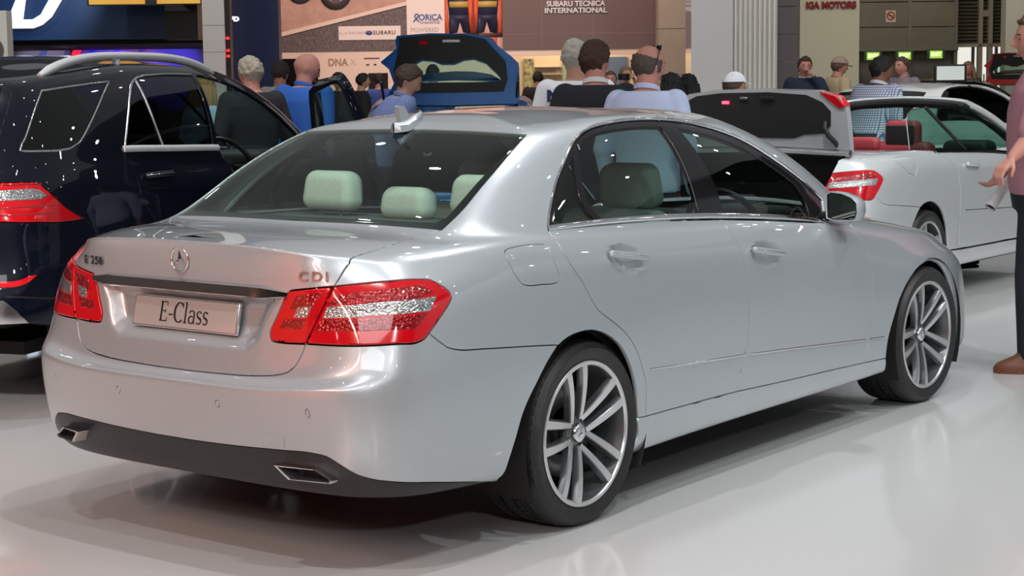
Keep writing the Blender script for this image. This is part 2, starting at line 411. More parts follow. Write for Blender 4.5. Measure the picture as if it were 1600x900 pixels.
    for i in bi:
        m = inw[i]; L = np.linalg.norm(m); m = m/L if L > 1e-9 else m
        if seam(i): m = m*[1, 0, 1]
        V[i] = P[i]+m*(gap+edge)
        ring1[i] = len(V); V.append(P[i]+m*gap-N[i]*edge); q = N[i]*0.5-m; NN.append(q/np.linalg.norm(q))
        ring2[i] = len(V); V.append(P[i]+m*gap-N[i]*depth); NN.append(-m if L > 1e-9 else N[i])
    for a, b in bnd:
        FF += [(b, a, ring1[a], ring1[b]), (ring1[b], ring1[a], ring2[a], ring2[b])]
    V = np.array(V); NN = np.array(NN)
    def mirror(V, NN, FF): return V*[1, -1, 1], NN*[1, -1, 1], [tuple(reversed(f)) for f in FF]
    if sides == 'L': V, NN, FF = mirror(V, NN, FF)
    if sides == 'B':
        V2, N2, F2 = mirror(V, NN, FF); k = len(V); mp = np.arange(k)+k
        for i in range(len(UV)):
            if seam(i):
                V[i, 1] = 0.0; mp[i] = i; NN[i, 1] = 0; NN[i] /= max(np.linalg.norm(NN[i]), 1e-9)
        V = np.concatenate([V, V2]); NN = np.concatenate([NN, N2]); FF = FF+[tuple(int(mp[i]) for i in f) for f in F2]
    return mesh_obj(name, V, FF, mat, parent, normals=NN)
def ribbon(S, name, line, mat, parent=None, side='R', w=0.012, h=0.006, lift=0.0, taper=True, n=6):
    """a trim strip of half-round section laid along a (u, v) line on surface S"""
    uv = np.array(dens(line, 0.12, closed=False)); P, N = S.ev(uv[:, 0], uv[:, 1])
    T = np.gradient(P, axis=0); T /= np.maximum(np.linalg.norm(T, axis=1, keepdims=True), 1e-9); B = np.cross(N, T)
    V = []; F = []; k = len(P); m = n+1
    for i in range(k):
        f = 1.0
        for j in range(m):
            a = PI*j/n; V.append(P[i]+B[i]*math.cos(a)*w/2*f+N[i]*(lift+h*math.sin(a)*f-0.002))
    for i in range(k-1):
        for j in range(n): F.append((i*m+j, i*m+j+1, (i+1)*m+j+1, (i+1)*m+j))
    F.append(tuple(range(m-1, -1, -1))); F.append(tuple((k-1)*m+j for j in range(m)))
    V = np.array(V)
    if side == 'L': V = V*[1, -1, 1]
    else: F = [tuple(reversed(f)) for f in F]
    return mesh_obj(name, V, F, mat, parent, auto=50)
def chain(*names):
    """join baked outlines end to end; '-name' runs it backwards; a tuple list is used as it is"""
    out = []
    for n in names:
        if isinstance(n, str): L = LINES[n[1:]][::-1] if n[0] == '-' else LINES[n]
        else: L = n
        out += [tuple(p) for p in L]
    return out
def sheet(name, outer, holes, fn, t0, t1, mat, parent=None, h=0.08, smooth=True):
    """a curved sheet of real thickness: a 2D outline with holes carried to 3D by fn(a, b, t)"""
    outer = [tuple(p) for p in outer]; loops = []
    for L in [outer]+[list(x) for x in holes]:
        out = []
        for i in range(len(L)):
            a = np.array(L[i], float); b = np.array(L[(i+1) % len(L)], float); m = max(1, int(np.linalg.norm(b-a)/h))
            out += [tuple(a+(b-a)*k/m) for k in range(m)]
        loops.append(out)
    vs = []; ed = []
    for L in loops:
        k = len(vs); vs += L; ed += [(k+i, k+(i+1) % len(L)) for i in range(len(L))]
    A = np.array(loops[0]); lo, hi = A.min(0), A.max(0)
    G = np.array([(x, y) for x in np.arange(lo[0], hi[0], h) for y in np.arange(lo[1], hi[1], h)])
    ok = inside(loops[0], G)
    for L in loops[1:]: ok &= ~inside(L, G)
    G = G[ok]; bp = np.array(vs)
    if len(G): G = G[np.min(((G[:, None]-bp[None])**2).sum(2), 1) > (h*.4)**2]
    vo, _, fo, _, _, _ = delaunay_2d_cdt([Vector(v) for v in vs]+[Vector(g) for g in G], ed, [], 0, 1e-6)
    U = np.array([(v.x, v.y) for v in vo]); F = np.array([tuple(f) for f in fo]); c = U[F].mean(1); ok = inside(loops[0], c)
    for L in loops[1:]: ok &= ~inside(L, c)
    F = F[ok]; n = len(U); V = [fn(a, b, t0) for a, b in U]+[fn(a, b, t1) for a, b in U]
    FF = [tuple(int(i) for i in f) for f in F]+[tuple(int(i)+n for i in reversed(f)) for f in F]; cnt = {}
    for f in F:
        for i in range(3): cnt[(f[i], f[(i+1) % 3])] = 1
    for (a, b) in cnt:
        if (b, a) not in cnt: FF.append((int(b), int(a), int(a)+n, int(b)+n))
    return mesh_obj(name, V, FF, mat, parent, smooth, auto=30)
LINES = {
 'glass_bot': [[0.249,10.891],[0.343,10.893],[0.438,10.896],[0.533,10.899],[0.629,10.903],[0.726,10.906],[0.825,10.91],[0.926,10.914],[1.031,10.917],[1.14,10.92],[1.254,10.923],[1.374,10.925],[1.499,10.927],[1.629,10.928],[1.767,10.928],[1.912,10.928],[2.066,10.928],[2.229,10.928],[2.403,10.929],[2.59,10.929],[2.793,10.93],[3.017,10.931],[3.267,10.932],[3.545,10.932]],
 'trunk_a': [[3.545,10.932],[3.416,10.872],[3.307,10.806],[3.222,10.73],[3.167,10.641],[3.149,10.534],[3.184,10.395],[3.281,10.226],[3.404,10.043],[3.491,9.881],[3.539,9.737],[3.562,9.603],[3.568,9.465],[3.559,9.326],[3.541,9.179],[3.515,9.013],[3.477,8.796]],
 'trunk_b': [[3.477,8.796],[3.403,8.129],[3.281,7.89],[3.166,7.715],[3.056,7.57],[2.948,7.444],[2.841,7.332]],
 'trunk_c': [[2.841,7.332],[2.738,7.211],[2.64,7.097],[2.549,6.985],[2.467,6.875],[2.394,6.764],[2.336,6.663],[2.285,6.56],[2.238,6.455],[2.196,6.347],[2.156,6.236],[2.119,6.122]],
 'trunk_d': [[2.119,6.122],[2.088,6.005],[2.057,5.883],[2.021,5.758],[1.985,5.638],[1.939,5.52],[1.878,5.417],[1.806,5.33],[1.706,5.264],[1.6,5.223],[1.487,5.187],[1.375,5.167],[1.265,5.148],[1.173,5.132],[1.082,5.12],[0.993,5.111],[0.905,5.104],[0.818,5.099],[0.733,5.093],[0.649,5.086],[0.551,5.077],[0.453,5.07],[0.356,5.064],[0.259,5.056]],
 'l_top_in': [[1.784,7.203],[1.902,7.221],[2.025,7.24],[2.156,7.258],[2.294,7.275],[2.425,7.29],[2.561,7.304],[2.7,7.318],[2.841,7.332]],
 'l_out1': [[2.841,7.332],[2.994,7.349],[3.146,7.366],[3.296,7.385],[3.445,7.405],[3.593,7.426],[3.742,7.448],[3.89,7.47],[4.039,7.494],[4.187,7.516],[4.339,7.541],[4.483,7.565],[4.617,7.586],[4.74,7.599],[4.851,7.601],[4.952,7.589],[5.041,7.575],[5.118,7.534],[5.173,7.446],[5.222,7.342],[5.287,7.22],[5.338,7.085],[5.365,6.901],[5.316,6.77],[5.271,6.677],[5.222,6.591],[5.172,6.507],[5.119,6.42],[5.065,6.334],[5.009,6.246],[4.952,6.156]],
 'l_out2': [[4.952,6.156],[4.85,6.016],[4.747,5.971],[4.634,5.957],[4.51,5.969],[4.376,5.992],[4.238,6.007],[4.096,6.015],[3.954,6.021],[3.815,6.028],[3.678,6.034],[3.542,6.041],[3.408,6.047],[3.275,6.053],[3.142,6.06],[3.01,6.067],[2.878,6.074],[2.747,6.081],[2.617,6.088],[2.489,6.095],[2.363,6.101],[2.24,6.105],[2.12,6.107]],
 'l_bot_in': [[2.12,6.107],[1.996,6.107],[1.875,6.105],[1.758,6.104],[1.645,6.109],[1.493,6.125]],
 'l_in': [[1.493,6.125],[1.433,6.163],[1.414,6.247],[1.413,6.353],[1.436,6.457],[1.47,6.558],[1.503,6.657],[1.534,6.761],[1.57,6.863],[1.611,6.964],[1.661,7.062],[1.716,7.154],[1.784,7.203]],
 'bump_cut': [[4.952,6.156],[5.016,6.056],[5.077,5.947],[5.137,5.83],[5.226,5.637],[5.335,5.505],[5.419,5.425],[5.505,5.369],[5.593,5.328],[5.68,5.292],[5.768,5.249],[5.849,5.204],[5.932,5.161],[6.017,5.121],[6.105,5.082],[6.195,5.045],[6.289,5.008],[6.386,4.972],[6.485,4.935],[6.582,4.899],[6.682,4.863],[6.784,4.828],[6.887,4.792],[6.992,4.757]],
 'arch_r1': [[6.125,0.125],[6.058,1.019],[6.101,1.266],[6.128,1.528],[6.143,1.76],[6.162,1.949],[6.183,2.091],[6.203,2.22],[6.225,2.341],[6.246,2.457],[6.266,2.571],[6.287,2.683],[6.309,2.794],[6.334,2.904],[6.364,3.014],[6.402,3.135],[6.445,3.257],[6.491,3.382],[6.54,3.51],[6.59,3.644],[6.642,3.79],[6.695,3.943],[6.751,4.103],[6.811,4.269],[6.869,4.418],[6.93,4.571],[6.991,4.731]],
 'arch_r2': [[6.991,4.731],[7.092,4.865],[7.198,4.983],[7.311,5.057],[7.43,5.096],[7.558,5.103],[7.687,5.066],[7.783,4.997],[7.879,4.897],[7.969,4.776],[8.091,4.565],[8.199,4.334],[8.266,4.167],[8.323,4.003],[8.374,3.848],[8.42,3.704],[8.468,3.545],[8.507,3.391],[8.539,3.242],[8.567,3.097],[8.587,2.977],[8.603,2.857],[8.615,2.738],[8.623,2.619],[8.627,2.505],[8.629,2.389],[8.631,2.269]],
 'arch_sill': [[8.631,2.269],[8.64,2.116],[8.652,1.949],[8.651,1.775],[8.624,1.588],[8.585,1.384],[8.563,1.092]],
 'cut_rd': [[8.746,2.259],[8.751,2.419],[8.758,2.572],[8.76,2.723],[8.758,2.844],[8.754,2.967],[8.743,3.091],[8.723,3.222],[8.696,3.356],[8.665,3.495],[8.631,3.645],[8.594,3.803],[8.55,3.972],[8.492,4.18],[8.425,4.41],[8.35,4.651],[8.273,4.866],[8.188,5.071],[8.101,5.267],[8.003,5.459],[7.903,5.636],[7.817,5.816],[7.754,6.0],[7.701,6.177],[7.651,6.345],[7.606,6.514],[7.558,6.685],[7.509,6.842],[7.458,7.013],[7.408,7.212],[7.364,7.458],[7.332,7.788],[7.312,8.195],[7.298,8.639],[7.272,9.08],[7.216,9.593],[7.186,10.334],[7.093,10.767]],
 'dlo_out': [[7.056,10.879],[7.008,11.046],[6.952,11.177],[6.883,11.318],[6.816,11.444],[6.752,11.562],[6.687,11.677],[6.627,11.79],[6.575,11.9],[6.541,11.995],[6.514,12.091],[6.49,12.189],[6.468,12.275],[6.451,12.366],[6.446,12.458],[6.458,12.576],[6.515,12.694],[6.61,12.777],[6.745,12.855],[6.957,12.936],[7.23,13.002],[7.557,13.045],[7.89,13.066],[8.197,13.078],[8.476,13.091],[8.78,13.107],[9.06,13.117],[9.323,13.122],[9.577,13.123],[9.801,13.12],[10.023,13.112],[10.247,13.099],[10.47,13.087],[10.692,13.077],[10.938,13.074],[11.182,13.081],[11.415,13.087],[11.626,13.077],[11.807,13.044],[11.959,12.995],[12.089,12.934],[12.197,12.865],[12.283,12.792],[12.338,12.733],[12.383,12.674],[12.42,12.615],[12.448,12.555],[12.468,12.486],[12.478,12.416],[12.483,12.346],[12.486,12.277],[12.492,12.21],[12.501,12.147],[12.51,12.085],[12.521,12.022],[12.531,11.96],[12.542,11.897],[12.552,11.834],[12.56,11.77],[12.564,11.698],[12.564,11.623],[12.562,11.545],[12.563,11.464],[12.567,11.379]],
 'dlo_end': [[12.567,11.379],[12.421,11.266],[12.281,11.124],[12.155,10.961],[12.007,10.641]],
 'dlo_sill': [[7.056,10.879],[7.198,10.897],[7.344,10.914],[7.491,10.931],[7.636,10.947],[7.779,10.961],[7.936,10.975],[8.086,10.987],[8.23,10.997],[8.366,11.005],[8.478,11.01],[8.586,11.014],[8.691,11.017],[8.791,11.02],[8.889,11.022],[8.983,11.024],[9.075,11.026],[9.167,11.027],[9.258,11.028],[9.347,11.029],[9.435,11.03],[9.522,11.029],[9.608,11.028],[9.694,11.027],[9.779,11.024],[9.864,11.021],[9.944,11.017],[10.024,11.012],[10.104,11.006],[10.185,10.999],[10.266,10.992],[10.347,10.985],[10.433,10.977],[10.519,10.968],[10.606,10.96],[10.694,10.951],[10.782,10.943],[10.872,10.934],[10.962,10.926],[11.053,10.917],[11.144,10.91],[11.237,10.904],[11.331,10.898],[11.427,10.89],[11.523,10.878],[11.619,10.86],[11.715,10.833],[11.813,10.789],[11.91,10.727],[12.007,10.641]],
 'door_top_r': [[7.093,10.767],[7.23,10.784],[7.371,10.8],[7.512,10.817],[7.653,10.831],[7.79,10.843],[7.945,10.854],[8.093,10.862],[8.234,10.868],[8.369,10.873],[8.479,10.877],[8.585,10.882],[8.688,10.887],[8.787,10.891],[8.883,10.895],[8.975,10.898],[9.066,10.899],[9.156,10.899],[9.245,10.897],[9.332,10.894],[9.417,10.89],[9.501,10.885],[9.585,10.879],[9.668,10.873],[9.751,10.867],[9.834,10.861],[9.919,10.854],[10.005,10.846],[10.092,10.838],[10.179,10.83],[10.266,10.823]],
 'door_top_f': [[10.266,10.823],[10.353,10.804],[10.44,10.787],[10.528,10.769],[10.617,10.752],[10.707,10.735],[10.798,10.718],[10.89,10.699],[10.982,10.679],[11.069,10.659],[11.156,10.637],[11.245,10.612],[11.334,10.585],[11.425,10.553],[11.517,10.515],[11.611,10.469],[11.72,10.382],[11.8,10.027],[11.906,9.807]],
 'door_top2': [[11.906,9.807],[12.02,9.684],[12.143,9.576],[12.274,9.478],[12.416,9.389]],
 'cut_bp': [[10.266,10.823],[10.251,10.473],[10.191,9.728],[10.176,9.189],[10.182,8.703],[10.199,8.176],[10.215,7.643],[10.229,7.057],[10.236,6.781],[10.24,6.54],[10.244,6.312],[10.251,6.072],[10.258,5.815],[10.266,5.536],[10.273,5.242],[10.279,4.904],[10.284,4.586],[10.288,4.304],[10.291,4.061],[10.293,3.851],[10.292,3.663],[10.288,3.49],[10.281,3.354],[10.271,3.223],[10.258,3.098],[10.237,2.951],[10.212,2.809],[10.185,2.668],[10.158,2.534],[10.13,2.397],[10.102,2.253]],
 'cut_ff': [[12.416,9.389],[12.391,8.79],[12.407,8.262],[12.439,7.794],[12.476,7.414],[12.517,7.084],[12.549,6.781],[12.567,6.483],[12.579,6.182],[12.587,5.824],[12.588,5.441],[12.587,5.05],[12.584,4.673],[12.583,4.344],[12.583,4.087],[12.582,3.867],[12.58,3.673],[12.576,3.496],[12.572,3.33],[12.567,3.173],[12.563,2.992],[12.558,2.817],[12.549,2.646],[12.533,2.476],[12.509,2.318],[12.481,2.152],[12.455,1.967]],
 'sill_rr': [[8.631,2.269],[8.746,2.259]],
 'sill_r': [[8.746,2.259],[8.846,2.261],[8.942,2.262],[9.035,2.264],[9.126,2.265],[9.214,2.266],[9.3,2.267],[9.386,2.267],[9.47,2.267],[9.548,2.266],[9.626,2.265],[9.704,2.263],[9.782,2.262],[9.861,2.26],[9.94,2.258],[10.021,2.255],[10.102,2.253]],
 'sill_f': [[10.102,2.253],[10.193,2.242],[10.285,2.23],[10.378,2.219],[10.472,2.206],[10.568,2.194],[10.665,2.181],[10.763,2.169],[10.862,2.156],[10.959,2.144],[11.058,2.132],[11.157,2.121],[11.257,2.109],[11.359,2.097],[11.462,2.085],[11.567,2.073],[11.675,2.06],[11.784,2.047],[11.889,2.034],[11.997,2.021],[12.107,2.008],[12.221,1.995],[12.337,1.981],[12.455,1.967]],
 'sill_ff': [[12.455,1.967],[12.577,1.947],[12.7,1.927],[12.824,1.905],[12.949,1.883]],
 'sill_bot': [[8.563,1.092],[8.657,1.164],[8.749,1.228],[8.841,1.285],[8.931,1.333],[9.01,1.37],[9.088,1.403],[9.165,1.434],[9.241,1.46],[9.317,1.482],[9.391,1.5],[9.465,1.513],[9.539,1.523],[9.613,1.531],[9.688,1.537],[9.765,1.541],[9.843,1.542],[9.922,1.54],[10.002,1.536],[10.084,1.531],[10.167,1.526],[10.25,1.52],[10.335,1.511],[10.421,1.501],[10.509,1.489],[10.597,1.475],[10.687,1.461],[10.778,1.445],[10.869,1.429],[10.962,1.412],[11.055,1.396],[11.149,1.38],[11.243,1.365],[11.347,1.349],[11.452,1.332],[11.559,1.314],[11.668,1.295],[11.779,1.277],[11.893,1.259],[12.011,1.242],[12.131,1.227],[12.254,1.215],[12.38,1.206],[12.508,1.199],[12.637,1.194],[12.768,1.188],[12.899,1.178]],
 'sill_end': [[12.899,1.178],[13.016,1.404],[12.949,1.883]],
 'arch_f': [[12.949,1.883],[12.953,2.116],[12.962,2.316],[12.977,2.497],[12.999,2.644],[13.025,2.788],[13.055,2.933],[13.086,3.082],[13.116,3.243],[13.148,3.414],[13.183,3.597],[13.226,3.791],[13.283,4.033],[13.351,4.309],[13.431,4.616],[13.508,4.903],[13.597,5.195],[13.707,5.441],[13.866,5.676],[14.048,5.767],[14.178,5.664],[14.295,5.469],[14.392,5.113],[14.473,4.699],[14.567,4.269],[14.643,3.892],[14.704,3.575],[14.748,3.331],[14.779,3.112],[14.804,2.916],[14.826,2.727],[14.84,2.546],[14.841,2.368],[14.825,2.201],[14.799,2.024],[14.778,1.819]],
 'hood_seam': [[12.416,9.389],[12.543,9.292],[12.677,9.207],[12.814,9.125],[12.95,9.043],[13.084,8.952],[13.214,8.854],[13.34,8.751],[13.465,8.644],[13.593,8.537],[13.747,8.417],[13.916,8.299],[14.118,8.187],[14.382,8.089],[14.697,8.031],[15.375,8.0],[15.5,7.75]],
 'blacktop': [[0.265,1.84],[0.35,1.843],[0.435,1.846],[0.52,1.849],[0.605,1.852],[0.691,1.855],[0.779,1.858],[0.867,1.863],[0.96,1.868],[1.055,1.874],[1.152,1.88],[1.251,1.887],[1.353,1.895],[1.456,1.903],[1.56,1.911],[1.667,1.92],[1.774,1.93],[1.876,1.941],[1.98,1.955],[2.085,1.97],[2.189,1.984],[2.292,1.994],[2.394,1.999],[2.521,2.002],[2.643,1.994],[2.727,1.968],[2.806,1.931],[2.886,1.891],[2.988,1.839],[3.093,1.781],[3.206,1.729],[3.318,1.691],[3.436,1.66],[3.559,1.633],[3.705,1.609],[3.855,1.594],[4.007,1.581],[4.14,1.569],[4.271,1.56],[4.4,1.553],[4.526,1.545],[4.646,1.536],[4.762,1.524],[4.873,1.506],[4.978,1.483],[5.08,1.451],[5.181,1.412],[5.281,1.367],[5.379,1.315],[5.478,1.256],[5.578,1.187],[5.68,1.103],[5.788,0.994],[5.905,0.832],[6.125,0.125]],
 'glass_top': [[0.073,13.001],[0.184,12.996],[0.295,12.993],[0.406,12.991],[0.518,12.991],[0.631,12.991],[0.746,12.992],[0.865,12.993],[0.988,12.995],[1.119,12.996],[1.256,12.997],[1.408,12.999],[1.57,13.0],[1.744,13.002],[1.931,13.006],[2.134,13.012],[2.355,13.021],[2.605,13.033],[2.899,13.048],[3.279,13.067],[3.766,13.078]],
 'glass_r': [[3.766,13.078],[3.649,12.902],[3.618,12.764],[3.619,12.646],[3.637,12.541],[3.661,12.444],[3.685,12.352],[3.706,12.266],[3.72,12.184],[3.727,12.1],[3.725,12.019],[3.717,11.94],[3.703,11.862],[3.687,11.785],[3.673,11.708],[3.663,11.631],[3.653,11.553],[3.639,11.474],[3.617,11.395],[3.587,11.314],[3.554,11.231],[3.527,11.143],[3.518,11.046],[3.545,10.932]],
 'dlo_in1': [[7.158,10.865],[7.115,11.034],[7.064,11.164],[7.017,11.269],[6.971,11.365],[6.926,11.456],[6.881,11.543],[6.837,11.628],[6.794,11.712],[6.756,11.793],[6.722,11.873],[6.692,11.964],[6.671,12.057],[6.651,12.153],[6.634,12.238],[6.621,12.324],[6.62,12.411],[6.634,12.519],[6.685,12.622],[6.765,12.688],[6.88,12.752],[7.062,12.818],[7.29,12.87],[7.56,12.906],[7.85,12.924],[8.135,12.934],[8.4,12.944],[8.63,12.954],[8.846,12.961],[9.051,12.965],[9.248,12.966],[9.438,12.966],[9.612,12.964],[9.784,12.96],[9.955,12.953],[10.127,12.944],[10.297,12.934],[10.466,12.923],[10.634,12.913],[10.799,12.905],[10.96,12.899],[11.114,12.894],[11.264,12.888],[11.406,12.878],[11.538,12.863],[11.659,12.843],[11.773,12.817],[11.874,12.785],[11.962,12.747],[12.036,12.705],[12.1,12.657],[12.155,12.606],[12.2,12.554],[12.235,12.501],[12.261,12.448],[12.278,12.394],[12.291,12.339],[12.301,12.284],[12.31,12.229],[12.321,12.174],[12.332,12.12],[12.344,12.067],[12.356,12.013],[12.368,11.96],[12.38,11.906],[12.391,11.851],[12.4,11.796],[12.408,11.74],[12.413,11.68],[12.414,11.618],[12.414,11.553],[12.414,11.485],[12.415,11.414],[12.419,11.339]],
 'dlo_in2': [[7.244,10.852],[7.206,11.025],[7.159,11.153],[7.116,11.256],[7.073,11.351],[7.031,11.441],[6.99,11.527],[6.948,11.612],[6.909,11.693],[6.874,11.773],[6.844,11.85],[6.819,11.938],[6.801,12.029],[6.785,12.124],[6.771,12.208],[6.762,12.291],[6.764,12.373],[6.78,12.475],[6.829,12.565],[6.899,12.621],[7.002,12.675],[7.167,12.732],[7.366,12.777],[7.599,12.808],[7.856,12.825],[8.121,12.835],[8.374,12.845],[8.592,12.854],[8.796,12.86],[8.991,12.863],[9.179,12.865],[9.361,12.865],[9.526,12.863],[9.688,12.86],[9.848,12.854],[10.008,12.846],[10.168,12.836],[10.326,12.826],[10.483,12.815],[10.637,12.804],[10.786,12.794],[10.929,12.784],[11.068,12.774],[11.202,12.763],[11.329,12.75],[11.45,12.734],[11.565,12.715],[11.67,12.691],[11.764,12.662],[11.845,12.628],[11.918,12.589],[11.98,12.545],[12.032,12.499],[12.074,12.451],[12.104,12.403],[12.127,12.352],[12.145,12.3],[12.16,12.247],[12.174,12.194],[12.188,12.14],[12.203,12.087],[12.218,12.035],[12.233,11.982],[12.247,11.929],[12.26,11.876],[12.273,11.822],[12.283,11.767],[12.292,11.712],[12.297,11.652],[12.299,11.589],[12.3,11.523],[12.3,11.453],[12.301,11.379],[12.305,11.3]],
 'g_quarter': [[7.225,10.999],[7.116,11.256],[7.073,11.351],[7.031,11.441],[6.99,11.527],[6.948,11.612],[6.909,11.693],[6.874,11.773],[6.844,11.85],[6.819,11.938],[6.801,12.029],[6.785,12.124],[6.771,12.208],[6.762,12.291],[6.762,12.301],[8.298,11.047],[7.272,10.957]],
 'g_rear': [[6.795,12.504],[6.829,12.565],[6.899,12.621],[7.002,12.675],[7.167,12.732],[7.366,12.777],[7.599,12.808],[7.856,12.825],[8.121,12.835],[8.374,12.845],[8.592,12.854],[8.796,12.86],[8.991,12.863],[9.179,12.865],[9.361,12.865],[9.526,12.863],[9.688,12.86],[9.848,12.854],[10.008,12.846],[10.168,12.836],[10.2,12.834],[10.017,11.052],[9.872,11.059],[9.077,11.062],[8.442,11.052]],
 'g_front': [[10.778,12.794],[10.786,12.794],[10.929,12.784],[11.068,12.774],[11.202,12.763],[11.329,12.75],[11.45,12.734],[11.565,12.715],[11.67,12.691],[11.764,12.662],[11.845,12.628],[11.918,12.589],[11.98,12.545],[12.032,12.499],[12.074,12.451],[12.104,12.403],[12.127,12.352],[12.145,12.3],[12.16,12.247],[12.174,12.194],[12.188,12.14],[12.203,12.087],[12.218,12.035],[12.233,11.982],[12.247,11.929],[12.26,11.876],[12.273,11.822],[12.283,11.767],[12.292,11.712],[12.295,11.676],[11.811,10.906],[11.073,10.97],[10.386,11.034]],
 'strip_r': [[8.816,3.337],[8.917,3.325],[9.014,3.312],[9.108,3.298],[9.199,3.284],[9.289,3.27],[9.377,3.255],[9.464,3.24],[9.55,3.225],[9.636,3.211],[9.722,3.196],[9.809,3.181],[9.896,3.166],[9.984,3.151],[10.074,3.136],[10.165,3.121],[10.258,3.106]],
 'strip_f': [[10.318,3.097],[10.411,3.078],[10.504,3.059],[10.599,3.04],[10.694,3.021],[10.791,3.001],[10.889,2.982],[10.987,2.962],[11.087,2.941],[11.187,2.921],[11.289,2.9],[11.394,2.877],[11.501,2.855],[11.61,2.832],[11.722,2.809],[11.836,2.785],[11.953,2.761],[12.074,2.737],[12.198,2.712],[12.326,2.687],[12.456,2.662]],
 'strip_w': [[12.541,2.65],[12.652,2.63],[12.763,2.609],[12.874,2.588]],
 'fuel': [[6.287,8.836],[6.333,9.04],[6.406,9.13],[6.511,9.234],[6.621,9.311],[6.735,9.352],[6.853,9.348],[6.972,9.298],[7.04,8.827],[7.053,8.273],[7.055,7.756],[7.073,7.463],[7.097,7.226],[7.114,7.027],[7.12,6.913],[7.041,6.83],[6.924,6.82],[6.801,6.853],[6.703,6.856],[6.607,6.861],[6.516,6.892],[6.432,6.955],[6.352,7.198],[6.317,7.459],[6.298,7.797],[6.283,8.129],[6.28,8.522],[6.287,8.836]],
 'div_l': [[6.458,12.572],[6.64,12.437],[6.821,12.315],[6.998,12.202],[7.171,12.096],[7.335,11.996],[7.489,11.899],[7.631,11.803],[7.762,11.707],[7.882,11.609],[7.99,11.508],[8.087,11.402],[8.174,11.287],[8.249,11.16],[8.312,11.01]],
 'div_r': [[6.734,12.551],[6.913,12.42],[7.092,12.301],[7.266,12.192],[7.431,12.089],[7.585,11.99],[7.726,11.894],[7.855,11.798],[7.972,11.702],[8.078,11.603],[8.174,11.501],[8.26,11.393],[8.337,11.278],[8.404,11.149],[8.459,10.995]],
 'bp_l': [[10.631,13.315],[10.332,13.009],[10.201,12.835],[10.12,12.697],[10.067,12.576],[10.032,12.466],[10.007,12.362],[9.991,12.263],[9.981,12.167],[9.976,12.073],[9.975,11.981],[9.977,11.888],[9.982,11.796],[9.987,11.702],[9.994,11.605],[10.0,11.505],[10.007,11.4],[10.012,11.285],[10.016,11.158],[10.016,11.005]],
 'bp_r': [[11.266,13.298],[10.933,12.965],[10.778,12.794],[10.674,12.66],[10.598,12.542],[10.542,12.435],[10.499,12.333],[10.467,12.236],[10.442,12.142],[10.424,12.05],[10.411,11.959],[10.403,11.867],[10.397,11.775],[10.394,11.682],[10.392,11.586],[10.392,11.485],[10.391,11.378],[10.391,11.262],[10.389,11.131],[10.383,10.97]],
 'tri': [[12.545,11.862],[12.45,11.792],[12.366,11.719],[12.287,11.641],[12.211,11.559],[12.126,11.458],[12.041,11.346],[11.956,11.215],[11.871,11.052],[11.777,10.797]],
 't_red_top_out': [[2.882,7.126],[3.955,7.245],[4.909,7.362],[4.993,7.286],[5.09,7.111],[4.782,6.991],[2.563,6.918]],
 't_red_top_in': [[1.879,7.101],[2.523,7.202],[2.246,6.901],[1.756,6.816]],
 't_silver_out': [[2.593,6.893],[4.052,6.967],[5.135,6.994],[4.986,6.667],[3.997,6.677],[2.47,6.662]],
 't_silver_in': [[1.908,6.876],[2.232,6.914],[2.101,6.666],[1.838,6.654]],
 't_red_bot_out': [[2.439,6.636],[3.993,6.651],[4.95,6.631],[4.705,6.313],[3.952,6.368],[2.286,6.409]],
 't_red_bot_in': [[1.669,6.618],[2.116,6.641],[2.01,6.425],[1.59,6.426]],
 'plate_recess': [[0.149,7.057],[0.238,7.061],[0.337,7.075],[0.441,7.096],[0.55,7.12],[0.661,7.145],[0.77,7.168],[0.877,7.187],[0.977,7.198],[1.069,7.198],[1.148,7.186],[1.21,7.157],[1.252,7.11],[1.27,7.042],[1.266,6.941],[1.245,6.82],[1.218,6.69],[1.191,6.564],[1.17,6.46],[1.147,6.354],[1.12,6.247],[1.088,6.142],[1.042,6.0],[0.981,5.872],[0.898,5.791],[0.805,5.731],[0.725,5.691],[0.642,5.671],[0.557,5.666],[0.472,5.67],[0.387,5.678],[0.301,5.684],[0.217,5.682]],
 'sensor': [[0.791,2.789],[2.385,2.765]],
 'tow': [[1.555,2.259],[1.901,2.289],[1.841,2.022],[1.483,1.995]],
 'handle_r': [[8.065,8.107],[8.799,7.513]],
 'handle_f': [[10.335,7.402],[10.861,6.906]],
 'star': [[0.0,7.625]],
 'cdi': [[2.021,7.493],[2.147,7.503],[2.279,7.512],[2.416,7.52],[2.557,7.529],[2.701,7.537]],
 'chrome_r': [[0.151,7.206],[0.237,7.206],[0.323,7.206],[0.41,7.206],[0.496,7.207],[0.583,7.207],[0.67,7.207],[0.758,7.207],[0.847,7.207],[0.937,7.207],[1.027,7.206],[1.119,7.205],[1.212,7.203],[1.308,7.201],[1.407,7.199],[1.508,7.197],[1.612,7.195],[1.72,7.192]],
 'chrome_r2': [[0.149,7.069],[0.235,7.069],[0.322,7.07],[0.408,7.07],[0.494,7.07],[0.581,7.071],[0.668,7.071],[0.756,7.071],[0.845,7.071],[0.934,7.07],[1.03,7.07],[1.127,7.069],[1.226,7.068],[1.327,7.067],[1.431,7.065],[1.538,7.063],[1.649,7.061]],
 'e250': [[0.0,8.375],[0.0,8.375],[0.0,8.375],[0.0,8.375],[0.0,8.375]],
}
